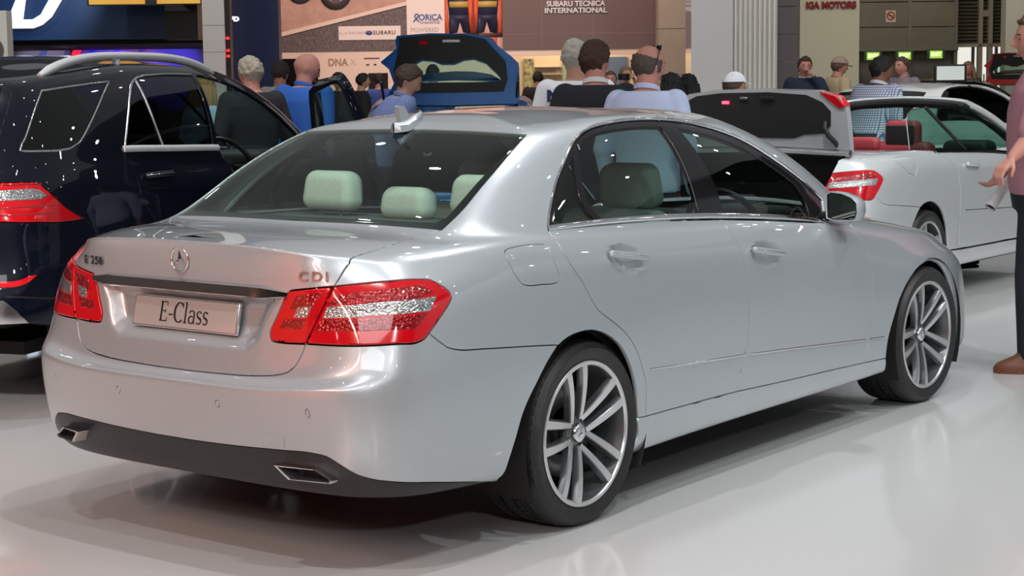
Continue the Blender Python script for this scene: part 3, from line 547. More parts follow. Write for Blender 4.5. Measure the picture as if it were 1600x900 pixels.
# ------------------------------------------------------------ the saloon's skin: rows from sill to roof, columns from rear centre to front centre, right half
def sedan_rows():
    R=[]
    R.append([(-1.00,0,.255),(-1.00,.30,.255),(-.99,.52,.255),(-.965,.66,.255),(-.90,.765,.255),(-.77,.82,.25),(-.50,.835,.24),(-.2,.84,.22),(.1,.84,.195),(.45,.83,.195),(.95,.83,.197),(1.45,.83,.197),(1.95,.83,.197),(2.4,.83,.197),(2.874,.83,.20),(3.2,.80,.18),(3.42,.72,.17),(3.52,.55,.17),(3.57,.30,.17),(3.585,0,.17)])
    R.append([(-1.055,0,.285),(-1.052,.30,.285),(-1.035,.52,.285),(-1.005,.69,.285),(-.93,.80,.28),(-.79,.862,.27),(-.50,.875,.255),(-.2,.885,.235),(.1,.89,.205),(.45,.885,.208),(.95,.883,.212),(1.45,.883,.212),(1.95,.885,.212),(2.4,.885,.212),(2.874,.88,.215),(3.22,.86,.20),(3.57,.765,.19),(3.70,.56,.19),(3.755,.30,.19),(3.77,0,.19)])
    R.append([(-1.115,0,.425),(-1.111,.30,.425),(-1.093,.53,.42),(-1.05,.71,.39),(-.96,.812,.37),(-.81,.878,.35),(-.50,.900,.33),(-.2,.905,.31),(.1,.908,.30),(.45,.908,.295),(.95,.907,.29),(1.45,.907,.29),(1.95,.905,.29),(2.4,.905,.29),(2.874,.90,.29),(3.22,.88,.29),(3.58,.775,.29),(3.71,.57,.29),(3.77,.30,.29),(3.79,0,.29)])
    R.append([(-1.143,0,.568),(-1.138,.30,.568),(-1.120,.53,.573),(-1.077,.716,.584),(-.97,.830,.50),(-.82,.892,.49),(-.50,.914,.48),(-.2,.917,.47),(.1,.917,.46),(.45,.912,.45),(.95,.911,.45),(1.45,.911,.45),(1.95,.911,.45),(2.4,.911,.45),(2.874,.910,.45),(3.22,.885,.45),(3.57,.775,.45),(3.70,.57,.45),(3.76,.30,.45),(3.78,0,.45)])
    R.append([(-1.142,0,.607),(-1.137,.30,.607),(-1.119,.53,.613),(-1.070,.717,.629),(-.963,.83,.635),(-.82,.894,.60),(-.50,.917,.60),(-.2,.920,.60),(.1,.921,.60),(.45,.919,.60),(.95,.919,.60),(1.45,.919,.60),(1.95,.918,.60),(2.4,.915,.58),(2.874,.910,.57),(3.22,.88,.56),(3.54,.77,.55),(3.67,.56,.55),(3.74,.30,.55),(3.76,0,.55)])
    R.append([(-1.094,0,.624),(-1.089,.30,.624),(-1.073,.53,.633),(-1.042,.70,.662),(-.957,.822,.675),(-.82,.889,.68),(-.50,.914,.69),(-.2,.919,.69),(.1,.921,.69),(.45,.921,.69),(.95,.921,.69),(1.45,.921,.69),(1.95,.918,.68),(2.4,.912,.66),(2.874,.905,.64),(3.22,.872,.63),(3.51,.762,.62),(3.64,.55,.62),(3.71,.30,.62),(3.73,0,.62)])
    R.append([(-1.075,0,.73),(-1.070,.30,.73),(-1.052,.53,.735),(-1.018,.695,.74),(-.942,.805,.75),(-.82,.876,.76),(-.50,.906,.77),(-.2,.914,.78),(.1,.918,.78),(.45,.920,.775),(.95,.920,.77),(1.45,.919,.765),(1.95,.914,.75),(2.4,.904,.725),(2.874,.888,.70),(3.22,.84,.69),(3.46,.735,.68),(3.60,.55,.68),(3.67,.30,.68),(3.69,0,.68)])
    R.append([(-1.05,0,.88),(-1.045,.30,.88),(-1.025,.53,.88),(-.988,.66,.885),(-.92,.765,.89),(-.81,.857,.895),(-.50,.890,.90),(-.2,.904,.90),(.1,.909,.895),(.45,.911,.88),(.95,.911,.865),(1.45,.909,.85),(1.95,.902,.83),(2.4,.882,.79),(2.874,.850,.76),(3.22,.785,.735),(3.42,.70,.72),(3.55,.54,.72),(3.63,.30,.72),(3.65,0,.72)])
    R.append([(-1.058,0,1.035),(-1.052,.30,1.03),(-1.02,.49,1.018),(-.955,.60,1.003),(-.885,.70,.985),(-.79,.795,.972),(-.50,.868,.97),(-.2,.889,.96),(.1,.896,.945),(.45,.898,.93),(.95,.898,.91),(1.45,.895,.895),(1.95,.885,.875),(2.4,.858,.845),(2.874,.815,.815),(3.18,.75,.785),(3.36,.675,.765),(3.49,.53,.77),(3.57,.30,.772),(3.59,0,.772)])
    R.append([(-1.045,0,1.052),(-1.037,.30,1.048),(-1.0,.485,1.036),(-.925,.60,1.022),(-.85,.682,1.017),(-.755,.765,1.011),(-.49,.844,1.012),(-.2,.869,.998),(.1,.877,.98),(.45,.88,.965),(.95,.88,.945),(1.45,.878,.93),(1.95,.865,.908),(2.38,.828,.882),(2.82,.768,.847),(3.10,.70,.82),(3.25,.63,.80),(3.38,.50,.797),(3.47,.28,.80),(3.49,0,.803)])
    R.append([(-.78,0,1.072),(-.775,.29,1.069),(-.76,.50,1.062),(-.72,.618,1.052),(-.67,.683,1.046),(-.59,.742,1.041),(-.41,.805,1.04),(-.15,.837,1.030),(.1,.850,1.017),(.43,.856,1.003),(.92,.858,.985),(1.42,.857,.965),(1.92,.842,.935),(2.34,.79,.912),(2.65,.70,.895),(2.82,.60,.885),(2.93,.50,.88),(3.02,.37,.885),(3.08,.20,.895),(3.10,0,.90)])
    R.append([(-.495,0,1.083),(-.493,.28,1.081),(-.49,.48,1.078),(-.482,.61,1.074),(-.455,.675,1.070),(-.395,.722,1.068),(-.28,.765,1.066),(-.10,.80,1.062),(.1,.817,1.054),(.41,.828,1.045),(.87,.832,1.026),(1.37,.831,1.000),(1.87,.815,.957),(2.28,.765,.938),(2.44,.66,.955),(2.50,.55,.968),(2.53,.43,.977),(2.55,.30,.985),(2.565,.15,.992),(2.57,0,.995)])
    m=[]
    R12=[];R13=[(.11,0,1.390),(.11,.25,1.386),(.11,.42,1.380),(.112,.525,1.372),(.13,.565,1.368),(.20,.588,1.370),(.30,.603,1.378),(.42,.615,1.388),(.52,.620,1.398),(.66,.623,1.404),(.84,.623,1.405),(1.02,.620,1.400),(1.25,.612,1.375),(1.47,.565,1.378),(1.52,.49,1.395),(1.54,.42,1.403),(1.555,.34,1.410),(1.565,.24,1.415),(1.57,.12,1.42),(1.575,0,1.422)]
    bul=[(-.018,.0,.022)]*4+[(-.008,.012,.015)]*2+[(0,.022,.01)]*2+[(0,.028,.006)]*4+[(.0,.026,.012)]+[(.01,.025,.05)]+[(.02,.01,.045)]*6
    for a,b,d in zip(R[11],R13,bul):
        q=[.5*(a[i]+b[i])+d[i] for i in range(3)]
        if a[1]==0:q[1]=0
        R12.append(tuple(q))
    R.append(R12);R.append(R13)
    R14=[];R15=[];R16=[]
    for k,p in enumerate(R13):
        # roof skeleton
        xs=min(max(p[0],.45),1.15)
        zc=lambda x:1.457-.10*(x-.80)**2
        def pt(t):
            x=p[0]+(xs-p[0])*t; w=p[1]*(1-t)
            e=1-(1-t)**2.2
            return (x,w,p[2]+(zc(xs)-p[2])*e)
        R14.append(pt(.22));R15.append(pt(.6));R16.append(pt(1.))
    R+= [R14,R15,R16]
    return np.array(R)   # (17,20,3)
def suv_rows():
    """tall estate skin: the saloon's lower rows stretched, with an upright tail"""
    T = sedan_rows()
    T[..., 0] = T[..., 0]*1.012; T[..., 2] *= 1.165; T[..., 1] *= 1.035
    T[:, :, 2] += .02*(T[:, :, 2] < .7)
    def row(j, cols, w=None):
        for c, p in cols.items(): T[j, c] = p
    for c in range(7):
        k = (1, 1, 1, .95, .85, .7, .35)[c]
        for j, z in ((0, .40), (1, .42), (2, .50), (3, .58), (4, .66)): T[j, c, 2] += (z-T[j, c, 2])*k
    row(5, {0: (-1.10, 0, .70), 1: (-1.095, .32, .70), 2: (-1.08, .58, .70), 3: (-1.03, .75, .70), 4: (-.95, .87, .70)})
    row(6, {0: (-1.08, 0, .84), 1: (-1.075, .32, .84), 2: (-1.055, .57, .84), 3: (-1.005, .735, .84), 4: (-.93, .85, .85), 5: (-.82, .91, .86)})
    row(7, {0: (-1.07, 0, .98), 1: (-1.065, .32, .98), 2: (-1.045, .56, .98), 3: (-.995, .725, .98), 4: (-.92, .84, .98), 5: (-.80, .905, .985), 6: (-.52, .93, .99)})
    row(8, {0: (-1.06, 0, 1.10), 1: (-1.055, .32, 1.10), 2: (-1.03, .55, 1.10), 3: (-.985, .70, 1.10), 4: (-.90, .815, 1.10), 5: (-.77, .885, 1.10), 6: (-.50, .915, 1.10), 7: (-.2, .925, 1.095), 8: (.1, .928, 1.085)})
    row(9, {0: (-1.04, 0, 1.15), 1: (-1.035, .32, 1.15), 2: (-1.01, .545, 1.15), 3: (-.965, .69, 1.15), 4: (-.88, .80, 1.15), 5: (-.75, .87, 1.15), 6: (-.49, .90, 1.15), 7: (-.2, .908, 1.143), 8: (.1, .911, 1.133)})
    row(10, {0: (-1.005, 0, 1.195), 1: (-1.0, .32, 1.195), 2: (-.98, .535, 1.195), 3: (-.935, .68, 1.195), 4: (-.855, .785, 1.195), 5: (-.73, .855, 1.195), 6: (-.475, .885, 1.195), 7: (-.19, .893, 1.188), 8: (.1, .896, 1.18)})
    row(11, {0: (-.965, 0, 1.245), 1: (-.96, .31, 1.245), 2: (-.94, .525, 1.245), 3: (-.90, .665, 1.245), 4: (-.83, .77, 1.245), 5: (-.71, .838, 1.243), 6: (-.46, .868, 1.24), 7: (-.18, .876, 1.236), 8: (.1, .879, 1.228), 9: (.42, .876, 1.215), 10: (.88, .874, 1.20)})
    row(13, {0: (-.74, 0, 1.62), 1: (-.735, .26, 1.613), 2: (-.72, .44, 1.60), 3: (-.69, .565, 1.58), 4: (-.63, .635, 1.572), 5: (-.53, .675, 1.578), 6: (-.33, .70, 1.60), 7: (-.07, .71, 1.62), 8: (.18, .715, 1.636), 9: (.47, .715, 1.636), 10: (.80, .712, 1.630), 11: (1.07, .70, 1.615)})
    for c in range(20):
        a, b = T[11, c], T[13, c]; m = (a+b)/2
        if c < 4: m = m+[-.03, 0, .03]
        elif c < 6: m = m+[-.012, .018, .02]
        elif c < 12: m = m+[0, .022, 0]
        else: m = T[12, c]
        if c == 0: m[1] = 0
        T[12, c] = m
    for c in range(20):
        p = T[13, c]; xs = min(max(p[0], -.30), 1.15); zc = lambda x: 1.72-.10*(x-.55)**2
        for j, t in ((14, .22), (15, .6), (16, 1.)):
            e = 1-(1-t)**2.2; T[j, c] = (p[0]+(xs-p[0])*t, p[1]*(1-t), p[2]+(zc(xs)-p[2])*e)
    return T
# ------------------------------------------------------------ wheels
def make_wheel(parent, X, y, side, z=0.325, R=0.331, rim=0.259, wid=0.262, steer=0.0, rot=0.0, style='split', mats=None):
    """side -1 = right. local frame: spin axis = z pointing outward"""
    mt = mats or {}
    face = mt.get('face', M['alloy']); dk = mt.get('dark', M['alloy_dark'])
    # build with the outer face towards +z, then turn to the side
    t = MB(); h = wid
    prof = [(rim-.012, -.02), (rim+.004, -.004), (rim+.010, -.002), (rim+.022, .004), (rim+.045, .006), (R-.024, .001), (R-.011, -.010), (R-.004, -.022), (R, -.045)]
    for g in (0.30, 0.5, 0.70):                       # three circumferential grooves in the tread
        zc = -h*g
        prof += [(R, zc+.006), (R-.006, zc+.005), (R-.006, zc-.005), (R, zc-.006)]
    prof += [(R, -h+.045), (R-.004, -h+.022), (R-.02, -h+.004), (rim, -h), (rim-.012, -h+.02)]
    t.lathe(prof, 96, closed=True)
    for k in range(64):                               # cross cuts of the shoulder blocks, as shallow dark sipes
        pass
    rot_m = Matrix.Rotation(PI/2 if side < 0 else -PI/2, 4, 'X')
    B = Matrix.Translation((X, y, z)) @ Matrix.Rotation(steer, 4, 'Z') @ rot_m @ Matrix.Rotation(rot, 4, 'Z')
    tyre = mesh_obj('tyre', [B@Vector(v) for v in t.V], t.F, mt.get('tyre', M['rubber']), parent, auto=40)
    tr = MB()                                         # raised tread bars on the shoulder
    nb = 60
    for k in range(nb):
        a = 2*PI*k/nb
        for (z0, z1, sk) in ((-.012, -.068, .05), (-.098, -.125, .04), (-h+.068, -h+.012, -.05)):
            r0, r1 = R-.003, R+.0022
            w_ = .036
            V = []
            for (zz, da) in ((z0, 0), (z1, sk)):
                rr = R-.011 if zz > -.02 or zz < -h+.02 else R
                for (aa, dr) in ((a+da, -.006), (a+da+w_*2, -.006), (a+da+w_*2, .0026), (a+da, .0026)):
                    V.append(((rr+dr)*math.cos(aa), (rr+dr)*math.sin(aa), zz))
            tr.add(V, [(0, 1, 2, 3), (7, 6, 5, 4), (0, 4, 5, 1), (1, 5, 6, 2), (2, 6, 7, 3), (3, 7, 4, 0)])
    mesh_obj('tread', [B@Vector(v) for v in tr.V], tr.F, mt.get('tyre', M['rubber']), tyre, smooth=False)['kind'] = 'stuff'
    r = MB()
    r.lathe([(rim-.002, -.012), (rim, -.003), (rim-.004, 0), (rim-.014, -.001), (rim-.018, -.006)], 96, 0)
    r.lathe([(rim-.018, -.006), (rim-.024, -.03), (rim-.034, -.06), (rim-.040, -.15), (rim-.03, -h+.01)], 96, 1)
    r.lathe([(0.0, -.085), (.058, -.085), (.066, -.075), (.066, -.060), (.058, -.050), (.04, -.046), (0, -.046)], 48, 1)
    rm = mesh_obj('rim', [B@Vector(v) for v in r.V], r.F, [face, dk], tyre, auto=30, mat_index=r.MI)
    def spoke(a0, r0, a1, r1, w0, w1, z0, z1, dep=.03):
        p0 = np.array([r0*math.cos(a0), r0*math.sin(a0)]); p1 = np.array([r1*math.cos(a1), r1*math.sin(a1)])
        d = (p1-p0)/np.linalg.norm(p1-p0); nn = np.array([-d[1], d[0]])
        s = MB(); n = 7; rows = []
        for i in range(n+1):
            f = i/n; p = p0+(p1-p0)*f; w = w0+(w1-w0)*f; zz = z0+(z1-z0)*(1-(1-f)**1.8); zb = zz-dep*(1-.35*f); b = .0035
            for (q, zq) in ((-w/2-.005, zb), (-w/2, zz-b), (-w/2+b, zz), (w/2-b, zz), (w/2, zz-b), (w/2+.005, zb)):
                s.V.append((*(p+nn*q), zq))
        m = 6
        for i in range(n):
            for j in range(m-1):
                s.F.append((i*m+j, (i+1)*m+j, (i+1)*m+j+1, i*m+j+1)); s.MI.append(0 if j == 2 else 1)
        s.F.append(tuple(range(m))); s.MI.append(1)
        s.F.append(tuple(n*m+j for j in reversed(range(m)))); s.MI.append(1)
        return mesh_obj('spoke', [B@Vector(v) for v in s.V], [tuple(reversed(f)) for f in s.F], [face, dk], tyre, auto=30, mat_index=s.MI)
    for k in range(5):
        c = math.radians(121-90)+2*PI*k/5
        if style == 'split':
            for sg in (-1, 1):
                spoke(c+sg*math.radians(33), .050, c+sg*math.radians(11.2), rim-.010, .024, .037, -.040, -.003)
        else:
            spoke(c, .05, c, rim-.010, .06, .045, -.03, -.003)
    cp = MB(); cp.lathe([(0, -.026), (.020, -.0265), (.030, -.028), (.034, -.032), (.035, -.046)], 36, 0)
    cap = mesh_obj('wheel_cap', [B@Vector(v) for v in cp.V], cp.F, mt.get('cap', M['satin_chrome']), tyre)
    if style == 'split':
        st = MB()
        star_shape(st, .026, -.0262, .0008)
        mesh_obj('star_emblem', [B@Vector(v) for v in st.V], st.F, M['chrome'], tyre, smooth=False)
        bl = MB()
        for k in range(5):
            c = math.radians(121-54)+2*PI*k/5
            bl.lathe([(0, -.050), (.011, -.050), (.0125, -.053), (.0125, -.075)], 12, 0, Matrix.Translation((.056*math.cos(c), .056*math.sin(c), 0)))
        mesh_obj('wheel_bolts', [B@Vector(v) for v in bl.V], bl.F, M['alloy_dark'], tyre)['kind'] = 'stuff'
    ds = MB(); ds.lathe([(.085, -.105), (.165, -.105), (.165, -.13), (.085, -.13)], 48, closed=True)
    mesh_obj('brake_disc', [B@Vector(v) for v in ds.V], ds.F, M['steel'], tyre)
    return tyre
def star_shape(mb, r, z, th, mi=0, M4=None):
    """three-pointed star of raised ridges"""
    V = []; F = []
    for k in range(3):
        a = PI/2+2*PI*k/3; w = r*.17
        tip = (r*math.cos(a), r*math.sin(a), z); l = (w*math.cos(a+PI/3), w*math.sin(a+PI/3), z); rr = (w*math.cos(a-PI/3), w*math.sin(a-PI/3), z)
        k0 = len(V); V += [tip, l, rr, (0, 0, z+th*3)]; F += [(k0, k0+1, k0+3), (k0+2, k0, k0+3)]
    if M4 is not None: V = [M4@Vector(v) for v in V]
    mb.add(V, F, mi)
# ------------------------------------------------------------ hall shell
HM = Matrix(((HX[0], HY[0], 0, HO[0]), (HX[1], HY[1], 0, HO[1]), (0, 0, 1, 0), (0, 0, 0, 1)))   # (across, down the hall, up) to world
def hb(mb, s0, s1, d0, d1, z0, z1, mi=0): return mb.box(s0, s1, d0, d1, z0, z1, mi, HM)
def hpoly(mb, pts, d, th=.01, mi=0): return mb.prism(pts, 0, th, HM@Matrix(((1, 0, 0, 0), (0, 0, -1, d), (0, 1, 0, 0), (0, 0, 0, 1))), mi)
def hframe(s, d, z): return HM@Matrix(((1, 0, 0, s), (0, 0, -1, d), (0, 1, 0, z), (0, 0, 0, 1)))
def hthing(name, label, cat, s, d, z=0, group=None):
    return thing(name, label, cat, hall(s, d, z), 0, group)
def hpart(root, name, mb, mat, auto=35):
    o = mb.build(name, mat, None, auto=auto)
    if root is not None:
        o.parent = root; o.matrix_parent_inverse = root.matrix_basis.inverted()
    return o
def htext(root, name, body, size, s, d, z, mat, depth=.01, sx=1.0, bold=0.0, spacing=1.0, align='CENTER'):
    o = text_obj(name, body, size, hframe(s, d, z), mat, None, depth, sx=sx, bold=bold, spacing=spacing, align=align)
    if root is not None:
        o.parent = root; o.matrix_parent_inverse = root.matrix_basis.inverted()
    return o
S0, S1, D0, D1, ZT = -24, 24, -13, 52, 10
concrete = noise_color(principled('hall_cladding', (.2, .2, .19), .7), (.17, .17, .16), (.23, .23, .21), 2.0)
for nm, a in (('wall_left', (S0-.2, S0, D0, D1, 0, ZT)), ('wall_right', (S1, S1+.2, D0, D1, 0, ZT)), ('wall_back', (S0, S1, D1, D1+.2, 0, ZT))):
    m_ = MB(); hb(m_, *a); m_.build(nm, concrete, smooth=False)['kind'] = 'structure'
m_ = MB(); hb(m_, S0, S1, D0-.2, D0, 0, ZT); m_.build('wall_front', noise_color(principled('warm_stand_cladding', (.12, .07, .06), .6), (.10, .06, .05), (.14, .08, .07), 1.0), smooth=False)['kind'] = 'structure'
m_ = MB(); hb(m_, S0, S1, D0, D1, ZT, ZT+.2); m_.build('ceiling', principled('dark_roof_sheets', (.045, .045, .045), .8), smooth=False)['kind'] = 'structure'
tm = principled('truss_steel', (.12, .12, .12), .5, .6)
m_ = MB(); hb(m_, -6.6, -6.4, -8, 4.2, 0, 1.9); m_.build('reflector_wall_1', noise_color(principled('salmon_reflector', (.62, .17, .10), .6), (.58, .16, .09), (.66, .19, .11), 1.0), smooth=False)['kind'] = 'structure'  # unseen wall, placed and sized for pink reflections in the saloon's rear
m_ = MB(); hb(m_, 11.0, 11.2, -4, 14, 0, 4.5); m_.build('reflector_wall_2', principled('pale_grey_reflector', (.62, .66, .69), .5), smooth=False)['kind'] = 'structure'  # unseen pale wall added to reflect in the saloon's right side
# ------------------------------------------------------------ stand with the big road photograph
cream = principled('cream_laminate', (.80, .68, .58), .5)
white = principled('white_laminate', (.82, .78, .74), .45)
greyf = principled('grey_brown_fascia', (.15, .115, .11), .4)
ink = principled('dark_print', (.05, .045, .05), .5)
d = 34.0
st = hthing('exhibition_stand', 'long display stand with road photograph, cyclists picture and grey lettered fascia at the back', 'stand', -.8, d)
m_ = MB(); hb(m_, -4.37, -1.94, d, d+.2, 2.14, 5.2)
road = principled('printed_asphalt', (.2, .15, .14), .5)
noise_color(road, (.07, .06, .07), (.20, .17, .17), 40, 6)
ph = hpart(st, 'photo_panel', m_, road)
m_ = MB(); hpoly(m_, [(-4.37, 2.47), (-1.94, 3.04), (-1.94, 5.2), (-4.37, 5.2)], d-.004); hpart(ph, 'printed_ground', m_, noise_color(principled('printed_earth', (.5, .33, .26), .5), (.46, .30, .24), (.55, .37, .30), 6))
m_ = MB(); hpoly(m_, [(-4.37, 2.42), (-1.94, 2.99), (-1.94, 3.06), (-4.37, 2.50)], d-.016); hpart(ph, 'printed_road_edge', m_, principled('printed_white', (.78, .66, .58), .5))
for (s_, z_, r_) in ((-3.28, 3.22, .30), (-3.95, 3.30, .26), (-2.30, 3.34, .20), (-2.78, 3.36, .18)):
    m_ = MB(); m_.lathe([(0, 0), (r_*.62, 0)], 28, 1, hframe(s_, d-.042, z_)); m_.lathe([(r_*.6, 0), (r_, 0), (r_, -.01)], 28, 0, hframe(s_, d-.036, z_))
    for k in range(5):
        a_ = 2*PI*k/5; m_.prism([(-.02, 0), (.02, 0), (.015, r_*.58), (-.015, r_*.58)], .0, .004, hframe(s_, d-.044, z_)@Matrix.Rotation(a_, 4, 'Z'), 2)
    hpart(ph, 'printed_wheel', m_, [ink, principled('printed_rim', (.10, .085, .085), .5), principled('printed_spoke', (.55, .48, .45), .5)], auto=None)
m_ = MB(); hpoly(m_, [(-4.2, 3.42), (-1.94, 3.50), (-1.94, 4.3), (-4.2, 4.3)], d-.02); hpart(ph, 'printed_car_side', m_, principled('printed_car_paint', (.25, .22, .24), .4))
m_ = MB(); hb(m_, -3.24, -2.06, d-.02, d, 2.35, 2.61); lb = hpart(st, 'caption_panel', m_, white)
htext(lb, 'lettering', 'ALL 4 THE DRIVER', .075, -2.96, d-.022, 2.48, principled('pale_print', (.50, .42, .40), .5), .004)
htext(lb, 'lettering', 'SUBARU', .105, -2.37, d-.022, 2.48, ink, .004, bold=.0015, spacing=1.14)
m_ = MB(); m_.lathe([(0, .004), (.055, .004), (.06, 0)], 28, 0, hframe(-2.66, d-.022, 2.48)@Matrix.Diagonal((1.1, .75, 1, 1)))
for (x_, y_, q_) in ((-.03, .012, .011), (.005, .02, .007), (.02, .005, .007), (.03, .022, .006), (.0, -.015, .007), (.025, -.012, .006)): star_shape(m_, q_*1.6, .006, .002, 1, hframe(-2.66+x_, d-.023, 2.48+y_))
hpart(lb, 'oval_logo', m_, [principled('logo_blue', (.02, .06, .25), .4), white], auto=None)
m_ = MB(); hb(m_, -1.94, -1.22, d, d+.2, 2.14, 5.2); wp = hpart(st, 'logo_panel', m_, white)
blue_ink = principled('blue_print', (.05, .12, .35), .5)
htext(wp, 'lettering', 'ORICA', .155, -1.49, d-.002, 2.755, blue_ink, .004, sx=.95, bold=.004)
htext(wp, 'lettering', 'GreenEDGE', .075, -1.50, d-.002, 2.665, blue_ink, .004)
htext(wp, 'lettering', 'POWERED', .115, -1.60, d-.002, 2.52, principled('grey_blue_print', (.42, .40, .45), .5), .004)
m_ = MB(); pts = [(-.05, -.07), (.0, -.01), (.045, .04), (.03, .075), (-.01, .07), (-.03, .035), (.01, -.02), (.05, -.07)]
m_.tube([hframe(-1.76, d-.008, 2.75)@Vector((x_, y_, 0)) for x_, y_ in pts], .012, 6); hpart(wp, 'ribbon_logo', m_, blue_ink)
m_ = MB(); hb(m_, -1.22, -.12, d, d+.2, 2.14, 5.2); cy = hpart(st, 'cyclist_photo', m_, principled('printed_skin_pink', (.62, .40, .36), .5))
cols = {'navy': principled('printed_navy', (.03, .035, .08), .5), 'yel': principled('printed_yellow', (.55, .42, .10), .5), 'or': principled('printed_orange', (.72, .13, .06), .5), 'grey': principled('printed_grey', (.35, .30, .36), .5), 'rim': principled('printed_bar', (.08, .05, .05), .5)}
for cx_ in (-.93, -.42):
    for nm, col, pts in (('printed_jersey', 'navy', [(-.20, .05), (.20, .05), (.24, .50), (.12, .60), (-.12, .60), (-.24, .50)]), ('printed_band', 'yel', [(-.19, .22), (.19, .22), (.20, .33), (-.20, .33)]), ('printed_band', 'grey', [(-.22, .40), (.22, .40), (.23, .48), (-.23, .48)]), ('printed_shorts', 'navy', [(-.22, -.28), (-.05, -.25), (0, -.05), (.06, -.25), (.22, -.28), (.20, .08), (-.20, .08)]), ('printed_arm', 'or', [(-.36, .42), (-.24, .45), (-.22, .05), (-.20, -.30), (-.30, -.30), (-.34, .05)]), ('printed_arm', 'or', [(.24, .45), (.36, .42), (.34, .05), (.30, -.30), (.20, -.30), (.22, .05)]), ('printed_handlebar', 'rim', [(-.36, -.34), (.36, -.34), (.36, -.27), (-.36, -.27)]), ('printed_leg', 'or', [(-.18, -.60), (-.06, -.60), (-.03, -.30), (-.20, -.30)]), ('printed_leg', 'or', [(.06, -.60), (.18, -.60), (.20, -.30), (.03, -.30)]), ('printed_head', 'or', [(-.08, .60), (.08, .60), (.09, .78), (0, .84), (-.09, .78)])):
        m_ = MB(); k_ = {'printed_jersey': .006, 'printed_band': .012, 'printed_shorts': .009, 'printed_arm': .015, 'printed_handlebar': .02, 'printed_leg': .003, 'printed_head': .003}[nm]
        hpoly(m_, [(max(-1.215, min(-.125, cx_+a*1.0)), max(2.15, 2.72+b)) for a, b in pts], d-k_, .003); hpart(cy, nm, m_, cols[col], auto=None)
m_ = MB(); hb(m_, -.12, 2.86, d-.1, d+.3, 2.14, 5.2); fa = hpart(st, 'fascia', m_, greyf)
m_ = MB()
for z_ in (2.42, 3.4): hb(m_, -.12, 2.86, d-.104, d-.1, z_, z_+.008)
for s_ in (.62, 1.60): hb(m_, s_, s_+.008, d-.104, d-.1, 2.14, 5.2)
hpart(fa, 'fascia_joints', m_, principled('joint_grey', (.25, .2, .18), .5))['kind'] = 'stuff'
metal = principled('brushed_letters', (.75, .72, .70), .3, .8)
htext(fa, 'lettering', 'SUBARU TECNICA', .135, 1.27, d-.12, 2.975, metal, .02, sx=1.0, bold=.004)
htext(fa, 'lettering', 'INTERNATIONAL', .135, 1.27, d-.12, 2.85, metal, .02, sx=1.13, bold=.004)
m_ = MB(); hb(m_, -4.39, -.13, d+.02, d+.25, 0, 2.14); lw = hpart(st, 'lower_wall', m_, cream)
m_ = MB(); hb(m_, -4.37, -3.65, d, d+.02, 0, 2.01); hpart(st, 'black_screen', m_, M['gloss_black'])
m_ = MB(); hb(m_, -2.69, -2.32, d-.01, d+.02, 0, 1.72); hpart(st, 'doorway', m_, M['dark'])
htext(lw, 'lettering', 'DNA', .19, -3.27, d+.018, 1.925, principled('olive_print', (.35, .28, .20), .5), .004, sx=.9, bold=.006)
htext(lw, 'lettering', 'X', .16, -2.98, d+.018, 1.93, principled('pale_olive_print', (.60, .47, .38), .5), .004)
for s_, z_, w_, h_ in ((-2.62, 2.00, .30, .02), (-2.70, 1.88, .06, .025), (-2.56, 1.88, .05, .03)):
    m_ = MB(); hb(m_, s_-w_/2, s_+w_/2, d+.012, d+.02, z_-h_/2, z_+h_/2); hpart(lw, 'printed_icon', m_, ink)
m_ = MB(); hb(m_, -.13, 2.86, d-.05, d+.3, 2.02, 2.14); hb(m_, 2.37, 2.86, d-.05, d+.3, 0, 2.02); hb(m_, -.20, -.10, d-.05, d+.3, 0, 2.02); hpart(st, 'shop_front_frame', m_, cream)
m_ = MB(); hb(m_, -.13, 2.86, d+2.4, d+2.5, 0, 2.6); sw_ = hpart(st, 'shop_back_wall', m_, principled('warm_shop_wall', (.78, .60, .42), .6))
m_ = MB(); hb(m_, .30, .50, d+2.3, d+2.4, 0, 1.98); hpart(sw_, 'leaf_panel', m_, noise_color(principled('leafy_panel', (.2, .22, .1), .7), (.06, .08, .03), (.45, .40, .22), 14))
m_ = MB(); hb(m_, 1.08, 1.28, d+2.3, d+2.4, 0, 2.0); hpart(sw_, 'green_panel', m_, principled('sage_panel', (.25, .32, .22), .6))
m_ = MB(); hb(m_, 1.95, 2.4, d+2.3, d+2.4, 0, 2.0); hpart(sw_, 'blue_panel', m_, principled('slate_panel', (.10, .14, .25), .5))
for z_ in (1.35, 1.5, 1.65, 1.8): m_ = MB(); hb(m_, .52, 1.06, d+2.2, d+2.4, z_, z_+.012); hpart(sw_, 'shelf', m_, M['steel'])
area_light('shop_light', hall(1.2, d+1.0, 2.6), hall(1.2, d+2.2, 1.2), 2.4, .5, 60, (1, .80, .55))
# ------------------------------------------------------------ blue stand at the left
lit_blue = principled('blue_lit_fascia', (.008, .030, .085), .35)
st = hthing('blue_stand', 'dark blue stand with a huge white backlit logo and a purple lit stage', 'stand', -6.6, 28)
m_ = MB(); hb(m_, -10, -5.31, 28, 28.3, 2.27, 5.5); bf = hpart(st, 'fascia', m_, lit_blue)
m_ = MB(); hpoly(m_, [(-7.66, 3.42), (-7.86, 2.45), (-7.41, 2.45), (-7.27, 2.50), (-7.12, 2.62), (-6.60, 3.42), (-6.82, 3.42), (-7.28, 2.66), (-7.41, 2.585), (-7.57, 2.585), (-7.42, 3.42)][1:], 27.9, .06)
hpart(bf, 'lit_logo', m_, principled('backlit_white', (.9, .93, 1), .4, emit=(.86, .92, 1), emit_s=1.1))
m_ = MB(); hb(m_, -6.33, -4.61, 26.9, 27.05, 2.745, 4.2); sc_ = hpart(st, 'video_screen', m_, principled('screen_bezel', (.03, .03, .03), .4))
